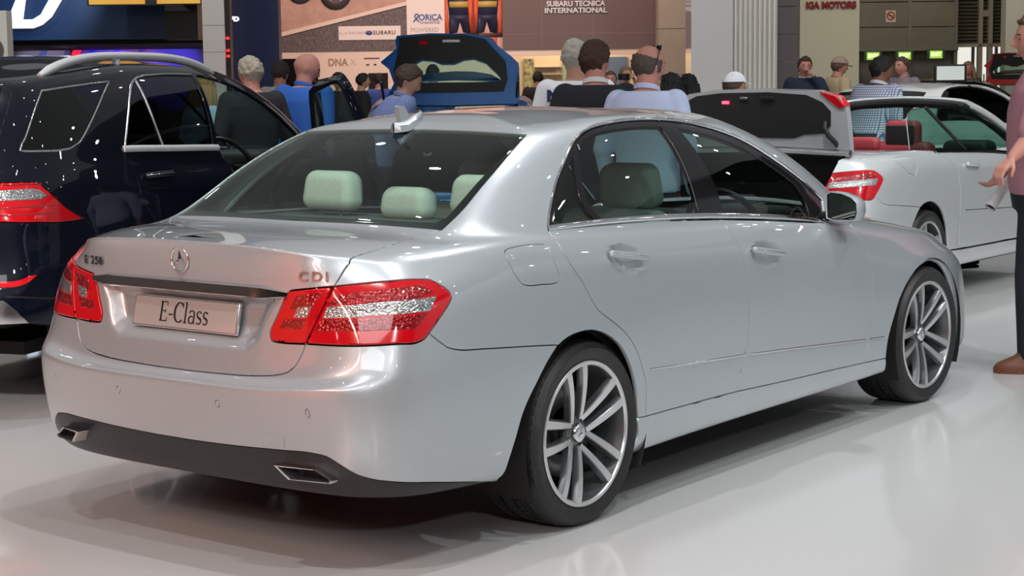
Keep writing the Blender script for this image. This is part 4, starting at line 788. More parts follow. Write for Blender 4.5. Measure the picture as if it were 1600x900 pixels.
em = principled('lit_orange_picture', (.02, .02, .02), .5, emit=(1, .55, .06), emit_s=.9)
n_ = em.node_tree; nz = n_.nodes.new('ShaderNodeTexNoise'); nz.inputs['Scale'].default_value = 1.3; rp = n_.nodes.new('ShaderNodeValToRGB'); rp.color_ramp.elements[0].color = (1, .25, .04, 1); rp.color_ramp.elements[1].color = (.95, .75, .10, 1); tcn = n_.nodes.new('ShaderNodeTexCoord')
n_.links.new(tcn.outputs['Object'], nz.inputs[0]); n_.links.new(nz.outputs[0], rp.inputs[0]); n_.links.new(rp.outputs[0], n_.nodes['Principled BSDF'].inputs['Emission Color'])
for a_, b_ in ((-6.30, -5.46), (-5.28, -4.63)): m_ = MB(); hb(m_, a_, b_, 26.89, 26.9, 2.76, 4.18); hpart(sc_, 'lit_picture', m_, em)
m_ = MB(); hb(m_, -5.31, -4.80, 27.6, 28, 2.24, 5.5); bx = hpart(st, 'dark_column', m_, M['satin_black'])
m_ = MB(); hpoly(m_, [(-5.30, 2.68), (-4.92, 2.68), (-5.30, 3.0)], 27.59, .01); hpart(bx, 'grey_triangle', m_, principled('grey_print', (.18, .16, .16), .5))
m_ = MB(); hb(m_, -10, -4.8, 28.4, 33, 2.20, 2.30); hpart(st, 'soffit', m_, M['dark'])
m_ = MB(); hb(m_, -11, -4.9, 33, 33.2, 0, 2.6); bw = hpart(st, 'stage_wall', m_, principled('stage_wall_grey', (.22, .20, .24), .6))
bstripe = principled('blue_stripe', (.03, .06, .30), .5)
for k in range(5):
    s_ = -9.0+.45*k; m_ = MB(); hpoly(m_, [(s_, 1.4), (s_+.12, 1.4), (s_+.52, 2.3), (s_+.40, 2.3)], 32.98, .02); hpart(bw, 'slanted_stripe', m_, bstripe)
m_ = MB(); hpoly(m_, [(-8.22, 1.75), (-8.08, 1.75), (-7.86, 2.24), (-8.0, 2.24)], 32.9, .05); rs_ = hpart(bw, 'lit_red_sign', m_, principled('red_lit_sign', (.1, .01, .01), .4, emit=(1, .02, .06), emit_s=1.3))
m_ = MB(); hb(m_, -7.25, -6.62, 32.9, 32.98, 2.02, 2.14); hpart(bw, 'pink_bar', m_, principled('pink_bar', (.5, .16, .22), .5))
for k, (s_, c_, e_) in enumerate(((-7.45, (.10, .06, 1), 230), (-6.25, (.08, .06, 1), 230), (-6.95, (.85, .25, 1), 70), (-8.6, (.75, .70, 1), 90))):
    spot_light('stage_spot', hall(s_, 31.4, 2.15), hall(s_, 33.0, 1.8), e_, .85, c_, .05)
for s_ in (-8.72, -7.62): m_ = MB(); hb(m_, s_-.10, s_+.10, 30.5, 30.6, 2.02, 2.06); hpart(st, 'stage_lamp', m_, principled('violet_lamp', (.1, .1, .1), .4, emit=(.85, .75, 1), emit_s=5))
spot_light('logo_wash', hall(-6.6, 25.5, 3.2), hall(-7.3, 28, 2.9), 260, .75, (.45, .65, 1), .2)
st = hthing('white_pillar', 'slim white panelled pillar between the blue stand and the navy wall', 'pillar', -3.6, 22)
for z0, z1 in ((0, 1.40), (1.405, 1.945), (1.95, 2.27), (2.275, 2.9), (2.905, 5)): m_ = MB(); hb(m_, -3.77, -3.50, 22, 22.3, z0, z1); hpart(st, 'panel', m_, white)
m_ = MB(); hb(m_, -3.49, -3.44, 22.05, 22.25, 0, 5); hpart(st, 'dark_edge', m_, M['satin_black'])
for z_ in (2.10, 1.95, 1.88): m_ = MB(); hb(m_, -3.485, -3.45, 22.0, 22.05, z_, z_+.03); hpart(st, 'red_lamp', m_, principled('small_red_lamp', (.2, .01, .01), .4, emit=(1, .03, .05), emit_s=2))
st = hthing('white_pillar', 'white pillar with a round grey emblem at the left edge', 'pillar', -7.6, 26)
m_ = MB(); hb(m_, -7.95, -7.30, 26, 26.3, 0, 2.65); pb = hpart(st, 'panel', m_, principled('ivory_laminate', (.72, .72, .66), .5))
m_ = MB(); m_.lathe([(0, .012), (.20, .012), (.205, 0)], 32, 0, hframe(-7.56, 25.99, 2.08)); hpart(pb, 'round_emblem', m_, M['steel'])
st = hthing('navy_wall', 'plain navy blue wall panel with a tiny white logo', 'wall panel', -3.6, 25)
m_ = MB(); hb(m_, -3.99, -3.22, 25, 25.3, 0, 6); nv = hpart(st, 'panel', m_, principled('navy_laminate', (.006, .014, .06), .4))
htext(nv, 'lettering', 'FD', .085, -3.83, 24.99, 2.45, principled('lit_white_letters', (.9, .9, .9), .4, emit=(.9, .95, 1), emit_s=1.0), .008, sx=1.2, bold=.006)
# ------------------------------------------------------------ pillars and walls at the right
gb = noise_color(principled('grey_green_cladding', (.34, .33, .27), .6), (.32, .31, .25), (.36, .35, .29), 1.5)
st = hthing('grey_pillar', 'grey green clad pillar at the right end of the lettered fascia', 'pillar', 3.05, 33)
for z0, z1 in ((0, 1.62), (1.63, 2.46), (2.47, 4), (4.01, 6)): m_ = MB(); hb(m_, 2.76, 3.38, 33, 33.6, z0, z1); hpart(st, 'cladding_panel', m_, gb)
st = hthing('white_block', 'plain glossy white wall block beside the ribbed white panel', 'wall panel', 2.84, 25)
m_ = MB(); hb(m_, 2.55, 3.13, 25, 25.8, 0, 6); hpart(st, 'panel', m_, principled('gloss_white_panel', (.74, .72, .74), .12, coat=.5))
st = hthing('ribbed_panel', 'white wall panel with upright ribs', 'wall panel', 3.45, 25)
m_ = MB(); hb(m_, 3.13, 3.77, 25.1, 25.8, 0, 6); rp_ = hpart(st, 'panel', m_, principled('rib_groove', (.55, .54, .52), .5))
for k in range(9):
    s_ = 3.15+.068*k; m_ = MB(); m_.prism([(s_, 25.1), (s_+.012, 25.04), (s_+.04, 25.04), (s_+.052, 25.1)], 0, 6, HM); hpart(rp_, 'rib', m_, principled('rib_white', (.80, .78, .74), .4) if k == 0 else bpy.data.materials['rib_white'])
st = hthing('dark_grey_wall', 'dark grey recessed wall between ribbed panel and red lettered pillar', 'wall panel', 4.2, 27)
for z0, z1 in ((0, 1.78), (1.79, 2.2), (2.21, 2.62), (2.63, 6)): m_ = MB(); hb(m_, 3.95, 4.42, 27.3, 27.6, z0, z1); hpart(st, 'panel', m_, principled('dark_grey_panel', (.13, .12, .125), .5) if z0 == 0 else bpy.data.materials['dark_grey_panel'])
st = hthing('cream_pillar', 'broad cream pillar carrying red letters', 'pillar', 5.0, 28)
m_ = MB(); hb(m_, 4.56, 5.49, 28, 28.8, 0, 6); kp = hpart(st, 'panel', m_, principled('cream_pillar_face', (.64, .60, .43), .5))
m_ = MB(); hb(m_, 4.40, 4.56, 28.1, 28.7, 0, 6); hpart(st, 'pink_edge', m_, principled('pink_edge', (.62, .46, .42), .5))
htext(kp, 'lettering', 'KIA MOTORS', .142, 5.04, 27.98, 2.66, principled('dark_red_letters', (.28, .01, .02), .35), .02, sx=.93, bold=.006)
# back of the hall: roller door, louvres, daylight
d = 43.0
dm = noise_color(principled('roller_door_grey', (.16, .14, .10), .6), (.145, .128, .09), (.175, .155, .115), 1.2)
st = hthing('roller_door', 'large grey brown panelled door with a no smoking sign, at the back right', 'door', 9.6, d)
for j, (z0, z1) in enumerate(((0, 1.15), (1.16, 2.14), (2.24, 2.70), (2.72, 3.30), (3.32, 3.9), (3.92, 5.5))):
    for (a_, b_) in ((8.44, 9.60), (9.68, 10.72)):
        m_ = MB(); hb(m_, a_, b_, d+(.3 if z1 < 2.2 else 0), d+.4, z0, z1); hpart(st, 'door_panel', m_, dm if z1 > 2.2 else principled('lower_door_grey', (.12, .105, .10), .6) if j == 0 and a_ < 9 else dm if z1 > 2.2 else bpy.data.materials['lower_door_grey'])  # lower door panels are a darker grey
m_ = MB(); hb(m_, 9.60, 9.68, d-.02, d+.4, 0, 5.5); hb(m_, 8.40, 8.44, d-.02, d+.4, 0, 5.5); hb(m_, 10.72, 10.80, d-.02, d+.4, 0, 5.5); hb(m_, 8.4, 10.8, d-.1, d+.2, 2.14, 2.24); hb(m_, 8.44, 10.72, d+.42, d+.46, 0, 5.5); hpart(st, 'door_frame', m_, principled('frame_grey', (.16, .15, .12), .5))
m_ = MB(); hb(m_, 9.06, 9.30, d-.02, d, 2.83, 3.11); ns = hpart(st, 'no_smoking_sign', m_, principled('sign_white', (.55, .50, .42), .5))
m_ = MB(); m_.lathe([(.075, .0), (.105, .0), (.105, .006), (.075, .006)], 32, 0, hframe(9.18, d-.028, 2.98), closed=True); m_.prism([(-.085, .055), (-.055, .085), (.085, -.055), (.055, -.085)], 0, .006, hframe(9.18, d-.026, 2.98)); hpart(ns, 'red_ring', m_, principled('sign_red', (.40, .05, .04), .5))
m_ = MB(); m_.prism([(-.06, -.012), (.06, -.012), (.06, .012), (-.06, .012)], 0, .004, hframe(9.18, d-.023, 2.98)); hpart(ns, 'cigarette', m_, ink)
for k, (s_, z_) in enumerate(((8.66, 2.02), (9.41, 2.02), (10.16, 2.04))):
    ex = hthing('exit_sign', ('green lit exit sign, leftmost of the three over the doors', 'green lit exit sign, middle one of the three over the doors', 'green lit exit sign, rightmost of the three over the doors')[k], 'exit sign', s_, d-.5, z_, 'exit signs over the back doors')
    m_ = MB(); m_.rbox(-.22, .22, -.04, .04, -.12, .12, .02, 0, hframe(s_, d-.5, z_)@Matrix.Rotation(PI/2, 4, 'X')); hpart(ex, 'sign_case', m_, principled('sign_case_green', (.03, .07, .03), .5) if k == 0 else bpy.data.materials['sign_case_green'])
    m_ = MB(); m_.prism([(-.15, -.09), (.15, -.09), (.15, .09), (-.15, .09)], 0, .004, hframe(s_, d-.545, z_)); hpart(ex, 'lit_face', m_, principled('exit_green', (.1, .3, .05), .4, emit=(.45, .75, .06), emit_s=.9) if k == 0 else bpy.data.materials['exit_green'])
    htext(ex, 'lettering', 'EXIT', .125, s_, d-.552, z_, principled('exit_white', (.9, .9, .7), .4, emit=(1, 1, .55), emit_s=1.2) if k == 0 else bpy.data.materials['exit_white'], .003, sx=.95, bold=.006)
st = hthing('louvre_wall', 'olive louvred wall panels over the bright doorway at the back right', 'wall panel', 11.5, d+.5)
lv = principled('olive_louvre', (.125, .115, .075), .5)
for (a_, b_) in ((10.92, 11.42), (11.50, 11.66), (11.76, 12.14)):
    m_ = MB(); hb(m_, a_, b_, d+.6, d+.7, 2.30, 5.5)
    for k in range(36):
        z_ = 2.30+.088*k; m_.add([tuple(HM@Vector(v)) for v in ((a_, d+.5, z_), (b_, d+.5, z_), (b_, d+.6, z_+.07), (a_, d+.6, z_+.07))], [(0, 1, 2, 3)])
    hpart(st, 'louvre_panel', m_, lv, auto=None)
m_ = MB()
for s_ in (11.42, 11.66): hb(m_, s_, s_+.10, d+.42, d+.6, 0, 5.5)
hb(m_, 11.42, 11.76, d+.44, d+.6, 2.95, 3.10); hb(m_, 10.80, 12.2, d+.42, d+.6, 2.22, 2.30); hb(m_, 10.80, 10.90, d+.42, d+.6, 2.2, 5.5)
hpart(st, 'louvre_frame', m_, principled('pale_olive_frame', (.36, .33, .25), .5))
m_ = MB(); hb(m_, 11.0, 13.6, 46.5, 46.6, 0, 2.9); o_ = m_.build('window_1', principled('daylight_doorway', (.8, .8, .75), .5, emit=(1, .97, .88), emit_s=1.05), smooth=False); o_['kind'] = 'structure'
for k, s_ in enumerate((11.55, 12.0, 12.13)):
    m_ = MB(); hb(m_, s_, s_+.06, 44.5, 44.6, 0, 2.25); m_.build('trim_%d' % (k+1), principled('doorway_post', (.35, .34, .30), .5) if k == 0 else bpy.data.materials['doorway_post'], smooth=False)['kind'] = 'structure'
st = hthing('grey_wall', 'light grey wall at the right edge behind the man in pink', 'wall panel', 11.8, 40)
m_ = MB(); hb(m_, 11.12, 13.5, 40, 40.4, 0, 6); hpart(st, 'panel', m_, principled('light_grey_wall', (.46, .44, .38), .5))
st = hthing('monitor', 'black framed flat screen on a stand near the long haired woman', 'monitor', 5.92, 24)
m_ = MB(); m_.rbox(5.72, 6.16, 24, 24.05, 1.46, 1.70, .015, 0, HM); mo_ = hpart(st, 'bezel', m_, M['satin_black'])
m_ = MB(); hb(m_, 5.755, 6.125, 23.985, 24.0, 1.49, 1.675); hpart(mo_, 'lit_screen', m_, principled('lit_screen', (.3, .32, .30), .4, emit=(.65, .72, .68), emit_s=.7))
m_ = MB(); m_.tube([HM@Vector((5.94, 24.05, 0)), HM@Vector((5.94, 24.05, 1.5))], .03, 10); m_.lathe([(0, .02), (.2, .02), (.22, 0)], 24, 0, HM@Matrix.Translation((5.94, 24.05, 0))); hpart(st, 'post', m_, M['steel'])
# cable lying on the floor beyond the saloon's nose
cb = MB(); pts = []
for i in range(60):
    a_ = 2*PI*i/22; r_ = .13+.02*math.sin(i*.9); pts.append(hall(3.72+r_*math.cos(a_)*1.0, 14.6+r_*.9*math.sin(a_), .012+.004*(i//22)))
cb.tube(pts, .011, 6); co = cb.build('cable', M['black']); tag(co, 'coiled black cable lying on the floor under the cabriolet', 'cable')
# ------------------------------------------------------------ floor
fm = principled('white_laminate_floor', (0.52, 0.525, 0.52), 0.16, 0.0, coat=0.6, coat_rough=0.05)
nt = fm.node_tree; b = nt.nodes['Principled BSDF']; tc = nt.nodes.new('ShaderNodeTexCoord')
n1 = nt.nodes.new('ShaderNodeTexNoise'); n1.inputs['Scale'].default_value = 1.2; n1.inputs['Detail'].default_value = 4
mr = nt.nodes.new('ShaderNodeMapRange'); mr.inputs[3].default_value = .12; mr.inputs[4].default_value = .24
nt.links.new(tc.outputs['Object'], n1.inputs['Vector']); nt.links.new(n1.outputs['Fac'], mr.inputs[0]); nt.links.new(mr.outputs[0], b.inputs['Roughness'])
F_ = MB(); F_.box(-40, 60, -40, 60, -.1, 0); fo = F_.build('floor', fm, smooth=False); fo['kind'] = 'structure'
# ------------------------------------------------------------ letters for the number plate (thick and thin serif strokes), unit height 1
def serif_text(mb, s, M4, size, sx=1.0):
    x = 0.0; out = []
    def bar(x0, y0, x1, y1, w0, w1=None):
        w1 = w0 if w1 is None else w1
        d = np.array([x1-x0, y1-y0]); d = d/np.linalg.norm(d); n = np.array([-d[1], d[0]])
        out.append([(x0+n[0]*w0/2, y0+n[1]*w0/2), (x0-n[0]*w0/2, y0-n[1]*w0/2), (x1-n[0]*w1/2, y1-n[1]*w1/2), (x1+n[0]*w1/2, y1+n[1]*w1/2)])
    def arc(cx, cy, rx, ry, a0, a1, thick, thin, n=14):
        P = []
        for i in range(n+1):
            a = math.radians(a0+(a1-a0)*i/n); w = thin+(thick-thin)*abs(math.cos(a))
            P.append((cx+rx*math.cos(a), cy+ry*math.sin(a), w))
        for p, q in zip(P[:-1], P[1:]): bar(p[0], p[1], q[0], q[1], p[2], q[2])
    adv = 0
    for ch in s:
        k = len(out)
        if ch == 'E':
            bar(.10, 0, .10, 1, .11); bar(0, .975, .50, .975, .05); bar(0, .025, .54, .025, .05); bar(.1, .52, .40, .52, .045); bar(.49, .98, .49, .80, .04, .03); bar(.53, .02, .53, .22, .04, .03); bar(.39, .43, .39, .61, .04); adv = .64
        elif ch == '-': bar(.02, .36, .30, .36, .075); adv = .38
        elif ch == 'C':
            arc(.40, .5, .34, .49, 48, 312, .13, .05, 22); bar(.64, .98, .64, .74, .04, .03); adv = .76
        elif ch == 'l':
            bar(.12, 0, .12, 1.04, .095); bar(.0, .02, .26, .02, .045); bar(.02, 1.02, .12, 1.02, .045); adv = .33
        elif ch == 'a':
            arc(.24, .46, .18, .19, 0, 160, .09, .045, 12); bar(.42, .48, .42, .06, .09); bar(.42, .03, .50, .02, .05); arc(.23, .19, .18, .18, 60, 330, .09, .045, 16); adv = .56
        elif ch == 's':
            arc(.22, .48, .15, .155, 25, 215, .085, .05, 12); arc(.22, .17, .16, .155, -145, 65, .085, .05, 12); bar(.10, .38, .36, .25, .10); adv = .46
        for p in out[k:]:
            for i in range(len(p)): p[i] = (p[i][0]+x, p[i][1])
        x += adv
    for p in out:
        p = [((a-x/2)*size*sx, (b-.5)*size) for a, b in p]
        mb.prism(p, 0, .0012, M4)
def sdf_poly(P, Q):
    """signed distance (inside positive) of points P (n,2) to polygon Q"""
    d = np.full(len(P), 1e9); n = len(Q)
    for i in range(n):
        a = np.array(Q[i]); b = np.array(Q[(i+1) % n]); e = b-a; w = P-a
        t = np.clip((w@e)/(e@e), 0, 1); d = np.minimum(d, np.linalg.norm(w-t[:, None]*e, axis=1))
    return np.where(inside(Q, P), d, -d)
def sstep(x): x = np.clip(x, 0, 1); return x*x*(3-2*x)
SED = Surf(sedan_rows())
def build_sedan():
    S = SED; body = M['silver']
    car = thing('saloon_car', 'large silver four-door saloon seen from behind, E-Class plate on its boot, in the foreground', 'car')
    # --- skin
    shell = chain('bump_cut', 'arch_r2', 'sill_rr', 'cut_rd', 'dlo_out', 'dlo_end', 'door_top2', [(12.75, 10.4), (13.45, 10.9), (13.6, 11.05), (13.6, 12.95), (13.8, 13.05), (19, 13.05), (19, 16), (0, 16), (0, 13.0)], 'glass_top', 'glass_r', 'trunk_a', 'trunk_b', 'l_out1')
    panel(S, 'body_shell', shell, body, car, 'B', holes=[chain('fuel')], hu=0.16, hv=0.2)
    panel(S, 'fuel_flap', chain('fuel'), body, car, 'R', gap=.0012)
    panel(S, 'fuel_flap', chain('fuel'), body, car, 'L', gap=.0012)
    RC = [(-.455, .905), (.455, .905), (.395, .83), (.36, .74), (.31, .70), (-.31, .70), (-.36, .74), (-.395, .83)]
    def recess(p):
        d = sdf_poly(p[:, 1:3], RC); k = sstep(d/.06)*(p[:, 0] < -.9)
        # shallower towards the lower edge
        q = p.copy(); q[:, 0] += k*(.014+.028*np.clip((p[:, 2]-.70)/.08, 0, 1)); return q
    trunk = chain([(0, LINES['glass_bot'][0][1])], 'glass_bot', 'trunk_a', 'trunk_b', '-l_top_in', '-l_in', '-l_bot_in', 'trunk_d', [(0, LINES['trunk_d'][-1][1])])
    lid = panel(S, 'boot_lid', trunk, body, car, 'B', hu=0.05, hv=0.075, warp=recess)
    bump = chain([(0, LINES['trunk_d'][-1][1])], '-trunk_d', '-l_out2', 'bump_cut', '-arch_r1', '-blacktop', [(0, LINES['blacktop'][0][1])])
    def chamfer(p): return p
    tow = chain('tow')
    sens = []
    def circ(u, v, r=.04): return [(u+r*math.cos(a)*.8, v+r*2.3*math.sin(a)) for a in np.linspace(0, 2*PI, 13)[:-1]]
    for k in ('sensor',):
        for (u, v) in LINES[k]: sens.append(circ(u, v))
    bp = panel(S, 'rear_bumper', bump, body, car, 'B', hu=0.12, hv=0.16, holes=sens)
    for sd in 'RL':
        if sd == 'R': panel(S, 'towing_eye_cover', tow, body, bp, sd, gap=.0, lift=.0016, depth=.003, edge=.0012, hu=.08, hv=.1)
        for q in sens: panel(S, 'parking_sensor', q, body, bp, sd, gap=.0006, depth=.01, hu=.05, hv=.1)
    diff = panel(S, 'rear_diffuser', chain([(0, LINES['blacktop'][0][1])], 'blacktop', [(6.0, .02), (3, .02), (0, .02)]), M['satin_black'], car, 'B', lift=-.004, hu=.16)
    for sd in 'RL':
        s1 = 'right' if sd == 'R' else 'left'
        d1 = [(S.at(*LINES['handle_r'][0])[0]+S.at(*LINES['handle_r'][1])[0])/2, (S.at(*LINES['handle_f'][0])[0]+S.at(*LINES['handle_f'][1])[0])/2]
        def bowl(c):
            def f(p):
                q = p.copy(); r2 = ((p[:, 0]-c.x-.01)/.115)**2+((p[:, 2]-c.z+.006+.12*(p[:, 0]-c.x))/.054)**2
                q[:, 1] += .028*np.clip(1-r2, 0, 1)**1.1; return q
            return f
        rd = panel(S, 'rear_door', chain('cut_rd', 'door_top_r', 'cut_bp', '-sill_r'), body, car, sd, warp=bowl(d1[0]), hu=.1, hv=.14)
        fd = panel(S, 'front_door', chain('-cut_bp', 'door_top_f', 'door_top2', 'cut_ff', '-sill_f'), body, car, sd, warp=bowl(d1[1]), hu=.1, hv=.14)
        panel(S, 'front_wing', chain('cut_ff', 'sill_ff', 'arch_f', [(14.9, 1.8), (15.45, 2.6), (15.5, 5.2), (15.6, 6.6)], '-hood_seam'), body, car, sd)
        panel(S, 'headlamp', [(15.62, 7.5), (16.4, 7.45), (17.3, 7.3), (17.25, 5.9), (16.3, 5.7), (15.66, 6.5)], M['glass'], car, sd)
        panel(S, 'headlamp_reflector', [(15.62, 7.5), (16.4, 7.45), (17.3, 7.3), (17.25, 5.9), (16.3, 5.7), (15.66, 6.5)], M['satin_chrome'], car, sd, lift=-.03)
        panel(S, 'side_skirt', chain('sill_rr', 'sill_r', 'sill_f', 'sill_ff', [(13.0, 1.2), (13.0, .6), (12.6, .12), (8.9, .12), (8.63, .5)], '-arch_sill'), body, car, sd, hv=.16)
        # handles
        for dr, ln, c in ((rd, 'handle_r', d1[0]), (fd, 'handle_f', d1[1])):
            a, na = S.at(*LINES[ln][0]); b, nb = S.at(*LINES[ln][1]); n = (na+nb).normalized(); x = (b-a).normalized()
            Mx = frame((a+b)/2+n*.012, x, n.cross(x))
            hb = MB(); L = (b-a).length*.44; W_ = .0135
            hb.rbox(-L, L, -W_, W_, -.008, .012, .008, 0, Mx); hb.rbox(-L, L, -.0035, .0015, .006, .0135, .002, 1, Mx)
            V = hb.V if sd == 'R' else [(v[0], -v[1], v[2]) for v in hb.V]
            F = hb.F if sd == 'R' else [tuple(reversed(f)) for f in hb.F]
            mesh_obj('door_handle', V, F, [body, M['chrome']], dr, mat_index=hb.MI, auto=40)
        for dr, ln in ((rd, 'strip_r'), (fd, 'strip_f')):
            ribbon(S, 'rubbing_strip', chain(ln), M['chrome'], dr, sd, .010, .007)
        ribbon(S, 'wing_strip', chain('strip_w'), M['chrome'], car, sd, .010, .007)
        # window frame, glass and bright trim
        wf = panel(S, 'window_frame', chain('dlo_out', 'dlo_end', '-dlo_sill'), M['gloss_black'], car, sd, lift=-.006, gap=.0005, holes=[chain('g_quarter'), chain('g_rear'), chain('g_front')], hu=.15, hv=.2)
        for k, nm in (('g_quarter', 'quarter_window'), ('g_rear', 'rear_door_window'), ('g_front', 'front_door_window')):
            panel(S, nm, chain(k), M['glass_side'], wf, sd, lift=-.009, gap=-.001, depth=.004, edge=.0002)
        ribbon(S, 'window_trim', chain('dlo_out'), M['chrome'], wf, sd, .013, .008)
        ribbon(S, 'window_sill_trim', chain('dlo_sill'), M['chrome'], wf, sd, .024, .010, lift=-.002)
        q = chain('g_rear'); 
        ribbon(S, 'pillar_trim', [q[-4] if False else LINES['div_r'][1], LINES['div_r'][0]], M['satin_chrome'], wf, sd, .006, .004)
        ribbon(S, 'pillar_trim', [LINES['bp_l'][1], LINES['bp_l'][0]], M['satin_chrome'], wf, sd, .006, .004)
        # tail lamps: outer piece on the body, inner piece on the lid
        lo = panel(S, 'tail_lamp', chain('l_out1', 'l_out2', '-trunk_c'), M['lens_red'], car, sd, lift=.004, hu=.08, hv=.1, edge=.004, gap=.0035)
        li = panel(S, 'tail_lamp', chain('trunk_c', 'l_bot_in', 'l_in', 'l_top_in'), M['lens_red'], lid, sd, lift=.004, hu=.08, hv=.1, edge=.004, gap=.0035)
        for par, pre in ((lo, 'out'), (li, 'in')):
            panel(S, 'brake_lamp', chain('t_red_top_'+pre), M['lens_red_led'], par, sd, lift=.0055, depth=.003, gap=0, hu=.1, hv=.12)
            panel(S, 'indicator_lamp', chain('t_silver_'+pre), M['lens_clear'], par, sd, lift=.0058, depth=.003, gap=0, hu=.1, hv=.12)
            panel(S, 'rear_lamp', chain('t_red_bot_'+pre), M['lens_red_led'], par, sd, lift=.0055, depth=.003, gap=0, hu=.1, hv=.12)
    panel(S, 'bonnet', chain('hood_seam', [(16.3, 7.72), (17.5, 7.9), (19, 7.95), (19, 10.85), (13.55, 10.85), (12.78, 10.38)]), body, car, 'B')
    panel(S, 'front_bumper', [(15.45, 2.65), (15.5, 5.2), (15.62, 6.5), (16.3, 5.65), (17.28, 5.85), (17.35, 7.6), (19, 7.85), (19, .05), (14.85, .05), (14.85, 1.78)], body, car, 'B')
    panel(S, 'windscreen', [(13.62, 11.0), (19, 10.95), (19, 13.0), (13.85, 13.0), (13.62, 12.9)], M['glass'], car, 'B', lift=-.003, depth=.005)
    rw = panel(S, 'rear_window', chain([(0, 10.93)], 'glass_bot', '-glass_r', '-glass_top', [(0, 12.99)]), M['glass'], car, 'B', lift=-.002, gap=.001, depth=.005, edge=.001)
    # black band printed round the rear window (a ring: its hole is cut on both halves by running the outline round it)
    panel(S, 'window_border', chain([(0, 10.9)], 'glass_bot', '-glass_r', '-glass_top', [(0, 12.99), (0, 12.9), (3.45, 12.93), (3.50, 12.75), (3.12, 11.25), (2.9, 11.13), (0, 11.07)]), M['gloss_black'], rw, 'B', lift=-.006, gap=.0005, depth=.004)
    # bright bar over the plate
    S.chrome = None
    V = []; F = []; uv = np.array(dens([(0, LINES['chrome_r'][0][1]-.05)]+[(p[0], p[1]-.05) for p in LINES['chrome_r']], .12, closed=False)); P, N = S.ev(uv[:, 0], uv[:, 1])
    half = []
    sec = [(.020, .0), (.019, .012), (.014, .020), (-.016, .026), (-.021, .020), (-.022, -.012)]
    pts = [(p, n) for p, n in zip(P[::-1]*[1, -1, 1], N[::-1]*[1, -1, 1])][:-1]+[(p, n) for p, n in zip(P, N)]
    for i, (p, n) in enumerate(pts):
        f = min(1.0, .35+.65*min(i, len(pts)-1-i)/4)
        for (dz, o) in sec: V.append((p[0]+n[0]*o*f, p[1]+n[1]*o*f, p[2]-.004+dz*f))
    m = len(sec)
    for i in range(len(pts)-1):
        for j in range(m-1): F.append((i*m+j, i*m+j+1, (i+1)*m+j+1, (i+1)*m+j))
    mesh_obj('chrome_bar', V, F, M['chrome'], lid, auto=40)
    # plate
    PM = frame((-1.040, 0, .805), (0, -1, 0), (.235, 0, .97))
    pl = MB(); pl.rbox(-.252, .252, -.054, .054, -.010, .006, .005, 0, PM); pl.rbox(-.246, .246, -.048, .048, .004, .0075, .002, 1, PM)
    plate = pl.build('number_plate', [M['satin_chrome'], principled('plate_face', (0.50, 0.47, 0.45), 0.3, 0.4)], car)
    tx = MB(); serif_text(tx, 'E-Class', PM@Matrix.Translation((.002, .003, .0078)), .067, 0.98)
    tx.build('plate_lettering', M['black'], plate, smooth=False)
    # star badge
    p, n = S.at(0, 7.66); SMx = frame(p+n*.004, (0, -1, 0), (0, 0, 1))
    b = MB(); b.lathe([(.0405+.0035*math.cos(a), .0035*math.sin(a)) for a in np.linspace(0, 2*PI, 9)[:-1]], 48, 0, SMx, closed=True)
    star_shape(b, .040, 0.0, .0025, 0, SMx); b.build('star_badge', M['chrome'], lid, auto=50)
    for nm, bod, uv, side in (('badge_lettering', 'E 250', (1.763, 7.506), 1), ('badge_lettering', 'CDI', (2.35, 7.515), -1)):
        p, n = S.at(*uv)
        if side > 0: p = Vector((p.x, -p.y, p.z)); n = Vector((n.x, -n.y, n.z))
        x = Vector((0, 0, 1)).cross(n) if False else n.cross(Vector((0, 0, 1))); x = -x
        text_obj(nm, bod, .040 if side > 0 else .044, frame(p+n*.003, x, (0, 0, 1)), M['badge'], lid, .002, sx=1.25 if side > 0 else 1.15, spacing=1.12 if side > 0 else 1.35, bold=.0008)
    # exhaust tips
    EX = [(-.473, .368), (-.609, .363), (-.667, .330), (-.657, .320), (-.522, .324)]
    for sg in (-1, 1):
        e = MB(); cy = sum(p[0] for p in EX)/5; cz = sum(p[1] for p in EX)/5
        def ring(k, x): return [(x+.30*(abs(p[0])-.474), (cy+(p[0]-cy)*k)*(-sg), cz+(p[1]-cz)*k) for p in EX]
        R0, R1, R2, R3 = ring(1.03, -1.116), ring(.98, -1.124), ring(.86, -1.122), ring(.80, -1.02); RB = ring(1.0, -1.00)
        V = RB+R0+R1+R2+R3; F = []; mi = []
        for a in range(4):
            for i in range(5):
                j = (i+1) % 5; f = (a*5+i, a*5+j, (a+1)*5+j, (a+1)*5+i); F.append(f if sg < 0 else tuple(reversed(f))); mi.append(1 if a == 3 else 0)
        F.append(tuple(range(20, 25))); mi.append(2)
        mesh_obj('exhaust_tip', V, F, [M['satin_chrome'], M['steel'], M['dark']], car, smooth=True, auto=25, mat_index=mi)
    # aerial on the roof
    p, n = S.at(0, 13.2)
    a = MB(); base = []
    for (x, w, z) in ((.03, .0, 1.388), (.045, .026, 1.392), (.085, .036, 1.400), (.14, .030, 1.425), (.185, .012, 1.437), (.19, .0, 1.436)): base.append((x, w, z))
    V = []; F = []
    prof = [(.028, .004, 1.392), (.04, .025, 1.394), (.075, .037, 1.398), (.12, .034, 1.412), (.165, .022, 1.426), (.195, .003, 1.432)]
    for (x, w, z) in prof:
        for (k, h) in ((-1, -.02), (-.92, .006), (-.5, .016), (0, .018), (.5, .016), (.92, .006), (1, -.02)): V.append((x, w*k, z+h))
    for i in range(5):
        for j in range(6): F.append((i*7+j, i*7+j+1, (i+1)*7+j+1, (i+1)*7+j))
    a.add(V, [tuple(reversed(f)) for f in F])
